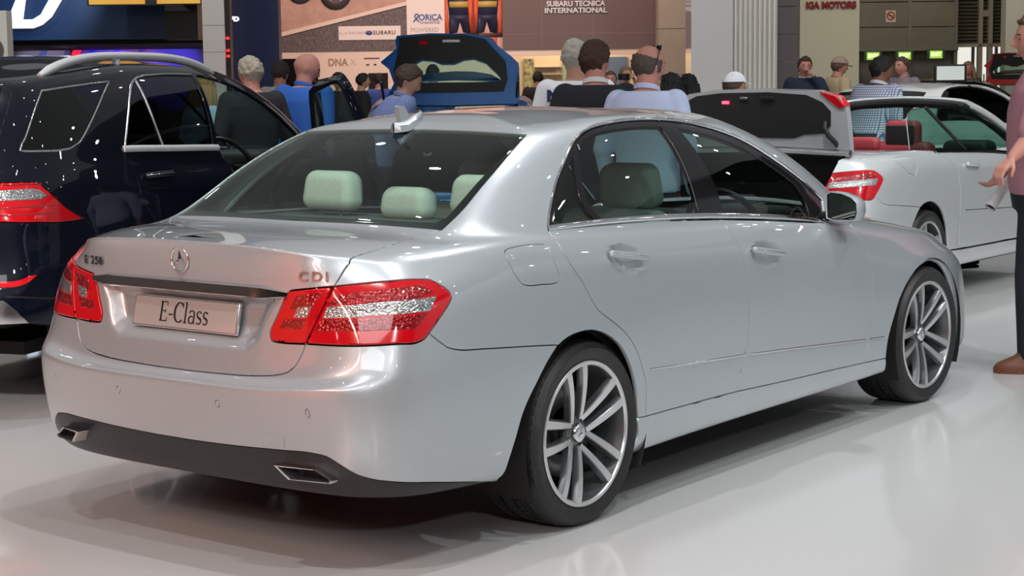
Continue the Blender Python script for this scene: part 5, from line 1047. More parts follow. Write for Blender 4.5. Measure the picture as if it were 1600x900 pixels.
    fin = [(.060, 1.405), (.046, 1.470), (.052, 1.474), (.076, 1.473), (.082, 1.468), (.112, 1.430), (.125, 1.415)]
    a.prism([(x, z) for x, z in fin], -.011, .011, Matrix(((1, 0, 0, 0), (0, 0, -1, 0), (0, 1, 0, 0), (0, 0, 0, 1))))
    a.build('roof_aerial', body, car, auto=40)
    # door mirrors
    for sg in (-1, 1):
        MX = Matrix.Translation((1.90, sg*.918, 1.008)) @ Matrix.Rotation(sg*.13, 4, 'Z')
        mr = MB(); O = [(.084, .050), (.060, .060), (.0, .056), (-.050, .040), (-.078, .018), (-.082, -.03), (-.074, -.055), (-.055, -.064), (.05, -.066), (.08, -.058)]
        O = [(-a if sg < 0 else a, b) for a, b in O] if False else O
        rings = []
        for (x, k, dz) in ((.0, 1.0, 0), (-.006, .97, 0), (-.002, .90, 0)): rings.append([(x, o[0]*k, o[1]*k+dz) for o in O])
        out = []
        for (x, k, dy, dz) in ((.02, 1.03, 0, 0), (.06, .98, .004, 0), (.10, .80, .010, -.002), (.125, .45, .018, -.004), (.13, .05, .02, -.005)): out.append([(x, o[0]*k+dy, o[1]*k+dz) for o in O])
        seq = out[::-1]+rings; V = []; F = []; nO = len(O)
        for r_ in seq: V += [MX@Vector((q[0], q[1]*(-sg) if True else q[1], q[2])) for q in r_]
        for i in range(len(seq)-1):
            for j in range(nO):
                f = (i*nO+j, i*nO+(j+1) % nO, (i+1)*nO+(j+1) % nO, (i+1)*nO+j); F.append(f if sg > 0 else tuple(reversed(f)))
        hs = mesh_obj('door_mirror', V, F, body, car, auto=50)
        g = [MX@Vector((-.001, o[0]*.90*(-sg), o[1]*.90)) for o in O]
        gV = g+[v+Vector((.006, 0, 0)) for v in g]
        gF = [tuple(range(nO)), tuple(reversed(range(nO, 2*nO)))]
        if sg < 0: gF = [tuple(reversed(f)) for f in gF]
        mesh_obj('mirror_glass', gV, gF, M['mirror'], hs, smooth=False)
        bz = MB(); g2 = [MX@Vector((-.003, o[0]*.93*(-sg), o[1]*.93)) for o in O]; g3 = [MX@Vector((-.003, o[0]*.86*(-sg), o[1]*.86)) for o in O]
        bz.add(g2+g3, [(j, (j+1) % nO, nO+(j+1) % nO, nO+j) for j in range(nO)]); bz.build('mirror_bezel', M['black'], hs)
        ar = MB(); ar.tube([(1.955, sg*.80, .955), (1.945, sg*.85, .962), (1.94, sg*.90, .975)], [.022, .02, .018], 10); ar.build('mirror_arm', M['black'], hs)
    # underside and the dark inside of the skin
    arch = 'arch_r2'
    lin = chain([(0, .1), (3, .1), (6.12, .12)], 'arch_r1', 'arch_r2', 'arch_sill', [(8.7, .1), (12.93, .1)], 'arch_f', [(14.85, .1), (19, .1), (19, 10.2), (12.5, 10.2), (7.2, 10.2), (3.4, 10.2), (0, 10.2)])
    panel(S, 'inner_body', lin, M['dark'], car, 'B', lift=-.078, depth=.002, gap=0, hu=.3, hv=.4)
    fl = MB(); fl.box(-.70, 3.45, -.58, .58, .225, .245); fl.box(.42, 2.44, -.84, .84, .20, .23); fl.box(-.80, -.45, -.70, .70, .29, .31); fl.box(3.3, 3.6, -.7, .7, .19, .21)
    fl.build('floor_pan', M['dark'], car)
    for sg in (-1, 1):
        for X in (0.0, 2.874):
            w_ = MB(); n = 28; V = []; F = []
            for i in range(n+1):
                a_ = math.radians(-28+236*i/n); r_ = .372
                for y in (.905 if X == 0 else .895, .60): V.append((X+r_*math.cos(a_), sg*y, .325+r_*math.sin(a_)))
            for i in range(n):
                F.append((2*i, 2*i+1, 2*i+3, 2*i+2))
            k = len(V); V.append((X, sg*.60, .325)); F += [(2*i+1, 2*i+3, k) for i in range(n)]
            w_.add(V, F); w_.build('wheel_arch_liner', M['dark'], car)
        make_wheel(car, 0.0, sg*.898, sg, R=.331, z=.327)
        make_wheel(car, 2.874, sg*.888, sg, R=.331, z=.327, steer=-.026, rot=.2)
    # cabin
    cab = MB(); cab.box(-.1, 2.4, -.74, .74, .24, .32); cab.build('cabin_floor', M['interior'], car)
    sh = MB(); sh.box(-.52, .18, -.66, .66, 1.02, 1.045); sh.build('parcel_shelf', principled('shelf_felt', (0.09, 0.10, 0.10), 0.9), car)
    hl = panel(S, 'headlining', [(0, 13.1), (3.6, 13.15), (7, 13.15), (10, 13.15), (13.4, 13.15), (19, 13.1), (19, 15.3), (0, 15.3)], principled('headlining_cloth', (0.05, 0.05, 0.05), 0.9), car, 'B', lift=-.03, depth=.002, gap=0, hu=.4, hv=.4)
    rs = MB(); rs.rbox(.10, .32, -.66, .66, .45, 1.04, .06); rs.rbox(.2, .8, -.66, .66, .38, .52, .05); rs.build('rear_seat', M['leather'], car)
    def headrest(name, x, y, z, w, h, d=.11, tilt=.12, parent=car):
        hr = MB(); Mx = Matrix.Translation((x, y, z)) @ Matrix.Rotation(tilt, 4, 'Y')
        hr.rbox(-d/2, d/2, -w/2, w/2, 0, h, .045, 0, Mx, 4)
        # narrow the top a little
        V = []
        for v in hr.V:
            t = max(0, (v[2]-z)/h); V.append((v[0], y+(v[1]-y)*(1-.14*t*t), v[2]))
        hr.V = V
        for sy in (-.05, .05): hr.tube([(x, y+sy, z+.03), (x-.005, y+sy, z-.1)], .007, 8, 1)
        return hr.build(name, [M['leather'], M['chrome']], parent)
    headrest('headrest', .08, .375, 1.065, .27, .155); headrest('headrest', .08, -.375, 1.065, .27, .155); headrest('headrest', .10, 0, 1.04, .24, .125)
    for y in (-.375, .375):
        st = MB(); Mx = Matrix.Translation((1.12, y, .46)) @ Matrix.Rotation(-.30, 4, 'Y')
        st.rbox(-.07, .07, -.25, .25, 0, .60, .06, 0, Mx, 4); st.rbox(1.10, 1.62, y-.25, y+.25, .36, .50, .06, 0)
        s_ = st.build('front_seat', M['leather'], car)
        headrest('headrest', .965+.12, y, 1.035, .28, .185, .12, -.14, car)
    ds = MB(); ds.rbox(1.95, 2.42, -.72, .72, .55, .935, .10); ds.rbox(1.9, 2.15, -.58, -.18, .86, .985, .05); ds.rbox(1.1, 2.0, -.11, .11, .36, .62, .04)
    ds.build('dashboard', M['interior'], car)
    sw = MB(); SM = frame((1.84, -.375, .90), (0, 1, 0), (-.42, 0, .9))
    sw.lathe([(.185+.014*math.cos(a), .014*math.sin(a)) for a in np.linspace(0, 2*PI, 9)[:-1]], 40, 0, SM, closed=True)
    sw.lathe([(0, .02), (.05, .02), (.065, .0), (.05, -.03)], 20, 0, SM)
    for a in (0, PI, -PI/2): sw.tube([SM@Vector((.04*math.cos(a), .04*math.sin(a), 0)), SM@Vector((.185*math.cos(a), .185*math.sin(a), 0))], .014, 8)
    sw.build('steering_wheel', M['leather_black'], car)
    for sg in (-1, 1):
        dt = MB(); dt.box(.15, 2.2, sg*.76-.03, sg*.76+.03, .3, .965); dt.build('door_trim', M['interior'], car)
    return car
build_sedan()
# ------------------------------------------------------------ dark estate car on the left
def place(o, s, d, yaw, z=0.0):
    p = hall(s, d, z); o.location = p; o.rotation_euler = (0, 0, yaw)
SUV = Surf(suv_rows())
SUV_LAMP = [(3.05, 8.95), (3.9, 8.92), (4.65, 8.86), (4.80, 8.70), (4.96, 8.23), (5.2, 7.78), (5.45, 7.38), (5.93, 6.74), (5.74, 6.76), (4.72, 6.92), (3.43, 7.0), (2.2, 7.05), (2.1, 7.8), (2.4, 8.6)]
SUV_Q = [(5.22, 12.68), (6.2, 12.72), (7.36, 12.72), (7.2, 12.6), (6.96, 12.39), (6.65, 12.08), (6.38, 11.8), (6.04, 11.41), (5.76, 11.25), (5.4, 11.2), (4.6, 11.2), (4.22, 11.22), (4.30, 11.4), (4.43, 11.54), (4.86, 12.19)]
SUV_R = [(7.36, 11.2), (7.40, 11.4), (7.57, 11.81), (7.8, 12.25), (8.0, 12.55), (8.12, 12.66), (8.31, 12.76), (8.6, 12.83), (9.3, 12.9), (10.16, 12.93), (10.08, 12.4), (9.9, 11.5), (9.84, 11.2)]
SUV_FD = [(10.0, 2.2), (10.0, 7), (9.98, 10), (9.96, 11.2), (10.1, 12), (10.3, 12.86), (10.36, 12.95), (11.2, 12.95), (12.0, 12.9), (12.35, 12.72), (12.55, 12.4), (12.62, 12.1), (12.66, 11.6), (12.7, 11.0), (12.72, 9.6), (12.75, 7), (12.75, 4), (12.6, 2.2)]
SUV_FG = [(10.14, 11.2), (10.25, 12), (10.44, 12.72), (10.6, 12.8), (11.2, 12.80), (11.9, 12.72), (12.18, 12.5), (12.32, 12.1), (12.40, 11.6), (12.40, 11.2)]
SUV_RD = [(7.36, 11.12), (7.30, 10.9), (7.42, 9.88), (7.5, 8.5), (7.45, 6.8), (7.9, 5.8), (8.4, 4.6), (8.7, 3.4), (8.75, 2.2), (9.95, 2.2), (9.95, 7), (9.92, 10), (9.9, 11.12)]
def build_suv():
    S = SUV; body = M['navy']
    car = thing('estate_car', 'dark navy high-roofed estate car with silver roof rails and an open front door', 'car')
    place(car, -2.629*1.06, 8.79*1.06, 0.31972, -.094); car.scale = (1.06, 1.06, 1.06)
    arcs = lambda X: None
    low = chain([(0, 2.5), (3, 2.5), (5.5, 2.2), (5.95, 1.0)], 'arch_r1', 'arch_r2')
    sillr = [(8.65, .6), (9, .3), (12.93, .3)]
    fr = [(p[0], p[1]) for p in chain('arch_f')]+[(14.9, .3), (19, .3)]
    out = [(0, 2.55), (3, 2.55), (4.6, 2.5), (5.4, 2.3), (5.95, 1.8)]+[p for p in chain('arch_r1') if p[1] > 1.9]+chain('arch_r2')+sillr+fr+[(19, 16), (0, 16)]
    sh = panel(S, 'body_shell', out, body, car, 'B', hu=.2, hv=.25, holes=[SUV_LAMP, SUV_Q, SUV_R, SUV_FD, SUV_RD, [(13.65, 11.1), (18.97, 11.0), (18.97, 12.95), (13.9, 12.95)], [(.03, 11.1), (3.2, 11.15), (3.5, 12.85), (.03, 12.9)]])
    for sd in 'RL':
        lm = panel(S, 'tail_lamp', SUV_LAMP, M['lens_red'], car, sd, lift=.004, hu=.1, hv=.12, edge=.004)
        panel(S, 'indicator_lamp', [(3.0, 8.22), (3.9, 8.25), (4.55, 8.28), (4.75, 8.18), (5.0, 7.85), (4.8, 7.72), (3.9, 7.72), (3.0, 7.72)], M['lens_clear'], lm, sd, lift=.007, depth=.003, gap=0, hu=.12, hv=.12)
        for a in (8.62, 7.45, 7.2): ribbon(S, 'lamp_rib', [(3.2, a), (4.3, a), (4.85 if a > 8 else 5.3, a-.02)], M['lens_dark'], lm, sd, .010, .008)
        panel(S, 'quarter_window', SUV_Q, M['glass_dark'], car, sd, lift=-.004, depth=.004, gap=-.001)
        panel(S, 'rear_door_window', SUV_R, M['glass_dark'], car, sd, lift=-.004, depth=.004, gap=-.001)
        ribbon(S, 'quarter_window_trim', SUV_Q+SUV_Q[:1], M['satin_chrome'], car, sd, .010, .006)
        rd = panel(S, 'rear_door', SUV_RD, body, car, sd)
        ribbon(S, 'rear_window_trim', SUV_R[:10], M['satin_chrome'], rd, sd, .014, .008)
        ribbon(S, 'window_divider', [(8.25, 12.72), (8.6, 11.2)], M['satin_chrome'], rd, sd, .016, .006)
        ribbon(S, 'belt_trim', [(7.30, 11.16), (8.5, 11.16), (9.95, 11.16)], M['rail'], rd, sd, .034, .012)
        a, na = S.at(7.82, 9.0); b, nb = S.at(8.38, 8.6); n = (na+nb).normalized(); x = Vector((b.x-a.x, b.y-a.y, 0)).normalized()
        hb = MB(); L = .12; Mx = frame((a+b)/2+n*.012, x, n.cross(x)); hb.rbox(-L, L, -.014, .014, -.01, .014, .008, 0, Mx); hb.rbox(-L, L, -.004, .002, .006, .0155, .002, 1, Mx)
        V = hb.V if sd == 'R' else [(v[0], -v[1], v[2]) for v in hb.V]; F = hb.F if sd == 'R' else [tuple(reversed(f)) for f in hb.F]
        mesh_obj('door_handle', V, F, [body, M['chrome']], rd, mat_index=hb.MI, auto=40)
        panel(S, 'rear_reflector', [(2.6, 5.3), (4.3, 5.15), (4.6, 4.92), (4.3, 4.86), (2.6, 5.1)], M['lens_red'], car, sd, lift=.006, gap=0)
        panel(S, 'skid_plate', [(.0, 3.7), (3.6, 3.75), (4.35, 2.56), (2.5, 2.56), (0, 2.56)], M['satin_chrome'], car, sd, lift=.01, depth=.03)
        ribbon(S, 'bumper_seam', [(3.65, 4.0), (4.4, 3.75), (5.18, 3.48)], M['dark'], car, sd, .010, .0025)
        ribbon(S, 'bumper_seam', [(5.93, 6.72), (6.1, 6.2), (6.4, 5.3), (6.99, 4.75)], M['dark'], car, sd, .006, .0022)
        ribbon(S, 'tailgate_seam', [(3.1, 13.0), (3.95, 12.75), (3.75, 12.1), (3.4, 11.3), (3.2, 10.5), (3.05, 9)], M['dark'], car, sd, .008, .0022)
        # roof rail
        rl = MB(); pts = []; n = 22
        P0, _ = S.at(5.6, 13.45); P1, _ = S.at(12.55, 13.35)
        for i in range(n+1):
            f = i/n; x = P0.x+(P1.x-P0.x)*f; y = P0.y+(P1.y-P0.y)*f; lo = P0.z+(P1.z-P0.z)*f
            pts.append((x, y, 1.60+.105*(1-abs(2*f-1)**3.2)+(lo-1.60)*abs(2*f-1)**3.2*.8))
        rl.tube(pts, [.014]+[.023]*(n-1)+[.014], 10)
        for f in (.42,):
            i = int(n*f); q = pts[i]; rl.tube([(q[0]-.03, q[1], q[2]-.08), (q[0], q[1], q[2])], [.03, .016], 8)
        V = rl.V if sd == 'R' else [(v[0], -v[1], v[2]) for v in rl.V]; F = rl.F if sd == 'R' else [tuple(reversed(f)) for f in rl.F]
        mesh_obj('roof_rail', V, F, M['rail'], car, auto=60)
        # front door with its frame; on the right it hangs wide open
        hinge, _ = S.at(12.72, 8.0)
        fd = panel(S, 'front_door', SUV_FD, body, car, sd, holes=[SUV_FG], depth=.05)
        kids = [fd]
        panel(S, 'door_lining', SUV_FD[:3]+[(10, 11.0), (12.6, 11.0)]+SUV_FD[-4:], M['leather_black'], fd, sd, lift=-.075, depth=-.03, gap=.01)
        g = panel(S, 'frame_lining', SUV_FD[3:14], M['leather_black'], fd, sd, holes=[SUV_FG], lift=-.045, depth=-.03, gap=.006)
        panel(S, 'front_door_window', SUV_FG, M['glass_clear'], fd, sd, lift=-.02, depth=.004, gap=-.001)
        sg = -1 if sd == 'R' else 1
        mr = MB(); mr.rbox(-.05, .07, -.10, .10, -.07, .07, .05, 0, Matrix.Translation((1.98, sg*1.0, 1.20)), 4); mr.tube([(2.0, sg*.86, 1.16), (1.99, sg*.95, 1.17)], .02, 8)
        dm = mr.build('door_mirror', M['blue_paint'] if False else body, fd)
        if sd == 'R':
            h = Vector((2.22, -.88, 0)); Mo = Matrix.Translation(h) @ Matrix.Rotation(math.radians(35), 4, 'Z') @ Matrix.Translation(-h)
            fd.matrix_local = Mo
    panel(S, 'rear_window', [(0, 11.05), (3.25, 11.1), (3.55, 12.9), (0, 12.95)], M['glass_dark'], car, 'B', lift=-.003, depth=.004)
    panel(S, 'windscreen', [(13.6, 11.05), (19, 10.95), (19, 13.0), (13.85, 13.0)], M['glass_clear'], car, 'B', lift=-.003, depth=.004)
    fl = MB(); fl.box(-.6, 3.5, -.62, .62, .34, .40); fl.box(.45, 2.45, -.85, .85, .28, .34); fl.box(-.85, -.5, -.7, .7, .50, .54); fl.build('floor_pan', M['dark'], car)
    lin = chain([(0, 2.6), (3, 2.6), (6.12, 2.0)], [p for p in chain('arch_r1') if p[1] > 2.1], 'arch_r2', [(8.7, .5), (12.93, .5)], 'arch_f', [(14.85, .5), (19, .5), (19, 10.2), (12.5, 10.2), (7.2, 10.2), (3.4, 10.2), (0, 10.2)])
    panel(S, 'inner_body', lin, M['dark'], car, 'B', lift=-.09, depth=.002, gap=0, hu=.3, hv=.4)
    panel(S, 'headlining', [(0, 13.1), (7, 13.2), (13.4, 13.15), (19, 13.1), (19, 15.3), (0, 15.3)], M['interior'], car, 'B', lift=-.03, depth=.002, gap=0, hu=.4, hv=.4)
    it = MB()
    for y in (-.38, .38):
        it.rbox(1.0, 1.5, y-.26, y+.26, .55, .72, .06); it.rbox(.86, 1.02, y-.26, y+.26, .62, 1.28, .06, 0, Matrix.Translation((-.06, 0, 0)))
    it.build('front_seats', M['leather_black'], car)
    for y in (-.38, .38):
        hr = MB(); hr.rbox(.80, .90, y-.13, y+.13, 1.30, 1.48, .045); hr.build('headrest', M['leather_black'], car)
    rb = MB(); rb.rbox(-.05, .15, -.7, .7, .6, 1.25, .06); rb.rbox(.0, .5, -.7, .7, .5, .68, .06); rb.build('rear_seat', M['leather_black'], car)
    for y in (-.42, .42):
        hr = MB(); hr.rbox(-.06, .04, y-.13, y+.13, 1.26, 1.40, .045); hr.build('headrest', principled('grey_headrest', (.10, .10, .095), .6) if y < 0 else M['leather_black'], car)
    ds = MB(); ds.rbox(1.98, 2.5, -.75, .75, .7, 1.10, .10); ds.rbox(1.93, 2.2, -.6, -.2, 1.05, 1.17, .05); ds.build('dashboard', M['interior'], car)
    sw = MB(); SM = frame((1.80, -.39, 1.08), (0, 1, 0), (-.42, 0, .9)); sw.lathe([(.185+.015*math.cos(a), .015*math.sin(a)) for a in np.linspace(0, 2*PI, 9)[:-1]], 40, 0, SM, closed=True)
    sw.lathe([(0, .02), (.06, .02), (.075, 0), (.06, -.03)], 20, 0, SM)
    for a in (0, PI, -PI/2): sw.tube([SM@Vector((.05*math.cos(a), .05*math.sin(a), 0)), SM@Vector((.185*math.cos(a), .185*math.sin(a), 0))], .014, 8)
    sw.build('steering_wheel', M['leather_black'], car)
    for sg in (-1, 1):
        for X in (0.0, 2.909):
            w_ = MB(); n = 28; V = []; F = []
            for i in range(n+1):
                a_ = math.radians(-28+236*i/n)
                for y in (.93, .62): V.append((X+.42*math.cos(a_), sg*y, .385+.42*math.sin(a_)))
            for i in range(n): F.append((2*i, 2*i+1, 2*i+3, 2*i+2))
            w_.add(V, F); w_.build('wheel_arch_liner', M['dark'], car)
            make_wheel(car, X, sg*.93, sg, z=.434, R=.344, rim=.25, style='star')
    return car
build_suv()
# ------------------------------------------------------------ open cabriolet on the right, boot lid raised
def cabrio_rows():
    T = sedan_rows(); T[..., 0] *= .96; T[..., 1] *= .963; T[12:, :, 2] *= .968
    return T
CABR = Surf(cabrio_rows())
def build_cabrio():
    S = CABR; body = M['cabrio_silver']
    car = thing('cabriolet', 'pale silver open-top cabriolet with red seats and its boot lid raised, behind the silver saloon', 'car')
    car.location = (6.439, 1.566, 0)
    fuel = [(6.0, 9.0), (6.3, 9.4), (6.75, 9.35), (7.0, 8.6), (7.02, 7.6), (6.8, 6.9), (6.5, 7.1), (6.2, 7.9)]
    door = [(9.1, 2.25), (9.12, 5), (9.05, 7), (8.8, 8.6), (8.45, 10.4), (12.0, 10.5), (12.4, 9.6), (12.75, 8.2), (12.85, 6), (12.8, 4), (12.6, 2.2)]
    out = chain('bump_cut', 'arch_r2', 'sill_rr', [(9.05, 2.25), (9.08, 5), (9.02, 7), (8.77, 8.6), (8.42, 10.4), (8.40, 10.75), (7.0, 10.8), (5.6, 10.6), (5.0, 10.3), (3.55, 10.3), (0, 10.3), (0, 9.9), (3.4, 9.9)], [p for p in LINES['trunk_a'] if p[1] < 9.85], 'trunk_b', 'l_out1')
    panel(S, 'body_shell', out, body, car, 'B', holes=[fuel])
    bump = chain([(0, 4.86)], '-trunk_d', '-l_out2', 'bump_cut', '-arch_r1', [(6.0, .05), (3, .05), (0, .05)])
    panel(S, 'rear_bumper', bump, body, car, 'B')
    for sd in 'RL':
        panel(S, 'fuel_flap', fuel, body, car, sd, gap=.002)
        dr = panel(S, 'door', door, body, car, sd)
        ribbon(S, 'rubbing_strip', [(9.3, 4.0), (10.5, 3.8), (12.7, 3.5)], M['chrome'], dr, sd, .012, .006)
        ribbon(S, 'belt_trim', [(8.5, 10.55), (10, 10.6), (12.0, 10.55)], M['chrome'], dr, sd, .018, .008)
        a, na = S.at(9.35, 8.0); b, nb = S.at(9.85, 7.75); n = (na+nb).normalized(); x = (b-a).normalized(); Mx = frame((a+b)/2+n*.012, x, n.cross(x))
        hb = MB(); hb.rbox(-.11, .11, -.014, .014, -.01, .014, .008, 0, Mx)
        V = hb.V if sd == 'R' else [(v[0], -v[1], v[2]) for v in hb.V]; F = hb.F if sd == 'R' else [tuple(reversed(f)) for f in hb.F]
        mesh_obj('door_handle', V, F, body, dr, auto=40)
        panel(S, 'front_wing', chain([(12.8, 2.2), (12.9, 2.0)], 'arch_f', [(14.9, 1.8), (15.45, 2.6), (15.5, 5.2), (15.6, 7.6), (15.0, 8.2), (13.7, 8.95), (12.45, 9.45), (12.8, 8.2), (12.9, 6), (12.85, 4)]), body, car, sd)
        panel(S, 'side_skirt', [(8.65, 2.2), (12.95, 2.1), (13.0, .6), (12.6, .12), (8.9, .12), (8.63, .5)], body, car, sd)
        lo = panel(S, 'tail_lamp', chain('l_out1', 'l_out2', '-trunk_c'), M['lens_red'], car, sd, lift=.004, hu=.1, hv=.12, edge=.004)
        panel(S, 'brake_lamp', chain('t_red_top_out'), M['lens_red_led'], lo, sd, lift=.0055, depth=.003, gap=0)
        panel(S, 'indicator_lamp', chain('t_silver_out'), M['lens_clear'], lo, sd, lift=.0058, depth=.003, gap=0)
        # side glass standing up without a frame, screen pillar
        sg = -1 if sd == 'R' else 1
        def gq(name, P, par):
            V = [(x, sg*y, z) for x, y, z in P]+[(x, sg*(y-.004), z) for x, y, z in P]; n = len(P)
            F = [tuple(range(n)), tuple(reversed(range(n, 2*n)))]+[(i, n+i, n+(i+1) % n, (i+1) % n) for i in range(n)]
            return mesh_obj(name, V, F, M['glass_clear'], par, smooth=False)
        g = gq('side_window', [(-.12, .765, 1.055), (-.08, .735, 1.15), (-.03, .70, 1.24), (.05, .67, 1.295), (.16, .655, 1.325), (.40, .645, 1.335), (1.0, .62, 1.335), (1.22, .60, 1.325), (1.6, .68, 1.18), (1.98, .755, 1.02), (1.2, .79, 1.0), (.4, .785, 1.035)], car)
        eg = MB(); eg.tube([(-.12, sg*.765, 1.055), (-.08, sg*.735, 1.15), (-.03, sg*.70, 1.24), (.05, sg*.67, 1.295), (.16, sg*.655, 1.325), (.40, sg*.645, 1.335)], .004, 6); eg.build('glass_edge', M['satin_chrome'], g)
        dv = MB(); dv.tube([(.40, sg*.645, 1.335), (.80, sg*.78, 1.02)], .012, 6); dv.build('window_divider', M['black'], g)
        pl = MB(); pts = [S.at(12.9, v)[0] for v in np.linspace(10.9, 13.0, 7)]; pts = [(p.x, p.y*(1 if sd == 'R' else -1), p.z) for p in pts]
        pl.tube(pts, .032, 10); pl.build('screen_pillar', body, car)
        pl = MB(); pl.tube([(p[0]-.03, p[1]-sg*.03, p[2]-.015) for p in pts], .034, 10); pl.build('pillar_lining', M['black'], car)
    panel(S, 'bonnet', [(12.45, 9.45), (13.7, 8.95), (15.0, 8.2), (15.6, 7.6), (17.5, 7.9), (19, 7.95), (19, 10.85), (13.55, 10.85), (12.78, 10.38)], body, car, 'B')
    panel(S, 'front_bumper', [(15.45, 2.65), (15.55, 5.2), (15.65, 7.55), (17.5, 7.85), (19, 7.9), (19, .05), (14.85, .05), (14.85, 1.78)], body, car, 'B')
    panel(S, 'windscreen', [(13.1, 11.0), (19, 10.95), (19, 12.95), (13.5, 12.95), (13.1, 12.8)], M['glass_clear'], car, 'B', lift=-.003, depth=.005)
    hd = MB(); pts = [S.at(u, 13.0)[0] for u in np.linspace(12.9, 19, 9)]; pts = [(p.x, p.y, p.z) for p in pts]+[(p.x, -p.y, p.z) for p in reversed(pts[:-1])]
    hd.tube(pts, .030, 10); hb = hd.build('screen_header', body, car)
    hd = MB(); hd.tube([(p[0]-.05, p[1]*.97, p[2]-.022) for p in pts], .036, 10); hd.build('header_lining', M['black'], hb)
    # boot lid, standing upright on its hinges: rounded panel with a dark lining
    LO = [(.655, 1.42), (.60, 1.45), (.40, 1.478), (.0, 1.486), (-.40, 1.472), (-.55, 1.43), (-.615, 1.36), (-.635, 1.27), (-.65, 1.17), (-.66, 1.055), (-.3, 1.06), (.3, 1.06), (.66, 1.055), (.66, 1.2), (.655, 1.32)]
    LI = [(.60, 1.405), (.54, 1.435), (.36, 1.455), (.0, 1.46), (-.30, 1.44), (-.43, 1.39), (-.50, 1.33), (-.505, 1.24), (-.46, 1.185), (-.30, 1.175), (-.22, 1.15), (.45, 1.15), (.56, 1.2), (.61, 1.31)]
    lid = MB(); X0 = -.74
    def fwdx(y, z): return X0+.10*(z-1.05)/.45*0-.06*(abs(y)/.66)**2+.12*max(0, (z-1.25))
    n = len(LO); V = []; F = []
    for k, (off, sc) in enumerate(((.0, .97), (.012, 1.0), (.05, 1.0), (.075, .95))):
        V += [(fwdx(y, z)+off, y*sc, 1.25+(z-1.25)*sc) for y, z in LO]
    for k in range(3): F += [(k*n+i, k*n+(i+1) % n, (k+1)*n+(i+1) % n, (k+1)*n+i) for i in range(n)]
    F += [tuple(range(n-1, -1, -1)), tuple(3*n+i for i in range(n))]
    lo_ = sheet('boot_lid', LO, [], lambda a, b, t: (fwdx(a, b)+t, a, b), -.004, .055, body, car)
    sheet('lid_lining', LI, [], lambda a, b, t: (fwdx(a, b)+t, a, b), -.014, .004, M['leather_black'], lo_)
    for (y0, y1, z0, z1, nm, mt) in ((.29, .34, 1.38, 1.40, 'warning_lamp', principled('lit_red_lamp', (.8, .02, .03), .3, emit=(1, .03, .06), emit_s=9)), (.14, .20, 1.412, 1.428, 'lid_badge', M['satin_chrome']), (-.06, .04, 1.408, 1.43, 'lid_latch', M['black'])):
        b_ = MB(); b_.rbox(fwdx(.3, 1.4)-.034, fwdx(.3, 1.4)-.012, y0, y1, z0, z1, .006); b_.build(nm, mt, lo_)
    lp = MB(); P = [(-.405, 1.462), (-.54, 1.428), (-.61, 1.362), (-.57, 1.352), (-.47, 1.415)]
    V = [(fwdx(y, z)-.022, y, z) for y, z in P]+[(fwdx(y, z)+.05, y*1.02, z+.008) for y, z in P]
    lp.add(V, [tuple(range(4, -1, -1))]+[(i, (i+1) % 5, 5+(i+1) % 5, 5+i) for i in range(5)]); lp.build('lid_tail_lamp', M['lens_red'], lo_, auto=30)
    for sg in (-1, 1):
        hg = MB(); hg.tube([(-.82, sg*.48, 1.26), (-.84, sg*.49, 1.22), (-.82, sg*.51, 1.17), (-.79, sg*.55, 1.12), (-.74, sg*.56, 1.05), (-.66, sg*.56, 1.0)], .017, 8); hg.build('lid_hinge', M['black'], lo_)
    br = MB(); br.tube([(-.80, y, 1.075-.02*abs(y)/.6) for y in np.linspace(-.66, .66, 9)], .026, 10); br.build('lid_edge', M['satin_chrome'], lo_)
    bt = MB(); bt.box(-1.0, -.55, -.62, .62, .52, .56); bt.box(-.58, -.54, -.64, .64, .5, 1.03); bt.box(-.95, -.55, -.62, -.58, .5, .86); bt.box(-.95, -.55, .58, .62, .5, .86); bt.build('boot_lining', M['dark'], car)
    lin = chain([(0, .3), (3, .3), (6.12, .3)], 'arch_r1', 'arch_r2', [(8.7, .3), (12.93, .3)], 'arch_f', [(14.85, .3), (19, .3), (19, 10), (12.5, 10), (8.5, 10), (5.3, 9.6), (4.2, 7.0), (2.8, 6.9), (2.1, 5.2), (0, 4.7)])
    panel(S, 'inner_body', lin, M['dark'], car, 'B', lift=-.07, depth=.002, gap=0, hu=.3, hv=.4)
    ton = MB(); ton.rbox(-.48, .05, -.72, .72, .95, 1.045, .04); ton.build('tonneau_cover', body, car)
    st = MB()
    for y in (-.36, .36):
        st.rbox(.75, 1.3, y-.25, y+.25, .34, .52, .05); st.rbox(.58, .74, y-.24, y+.24, .45, 1.08, .06)
    st.rbox(.05, .25, -.62, .62, .5, 1.03, .05); st.rbox(.1, .6, -.6, .6, .36, .5, .05); st.build('red_seats', M['leather_red'], car)['label'] = 'red leather seats'
    for y in (-.36, .36):
        hr = MB(); hr.rbox(.60, .72, y-.135, y+.135, 1.04, 1.235, .05); h_ = hr.build('headrest', M['leather_red'], car)
        hp = MB(); hp.rbox(.592, .61, y-.11, y+.11, 1.05, 1.20, .02); hp.build('headrest_back', M['leather_black'], h_)
    for y in (-.30, .30):
        hr = MB(); hr.rbox(.10, .18, y-.12, y+.12, 1.03, 1.13, .04); hr.build('rear_headrest', M['leather_red'], car)
    ds = MB(); ds.rbox(1.85, 2.3, -.70, .70, .55, .94, .1); ds.rbox(1.75, 2.0, -.55, -.17, .88, 1.05, .06); ds.build('dashboard', M['leather_black'], car)
    fl = MB(); fl.box(-.95, 3.2, -.56, .56, .19, .23); fl.box(.42, 2.35, -.8, .8, .19, .23); fl.build('floor_pan', M['dark'], car)
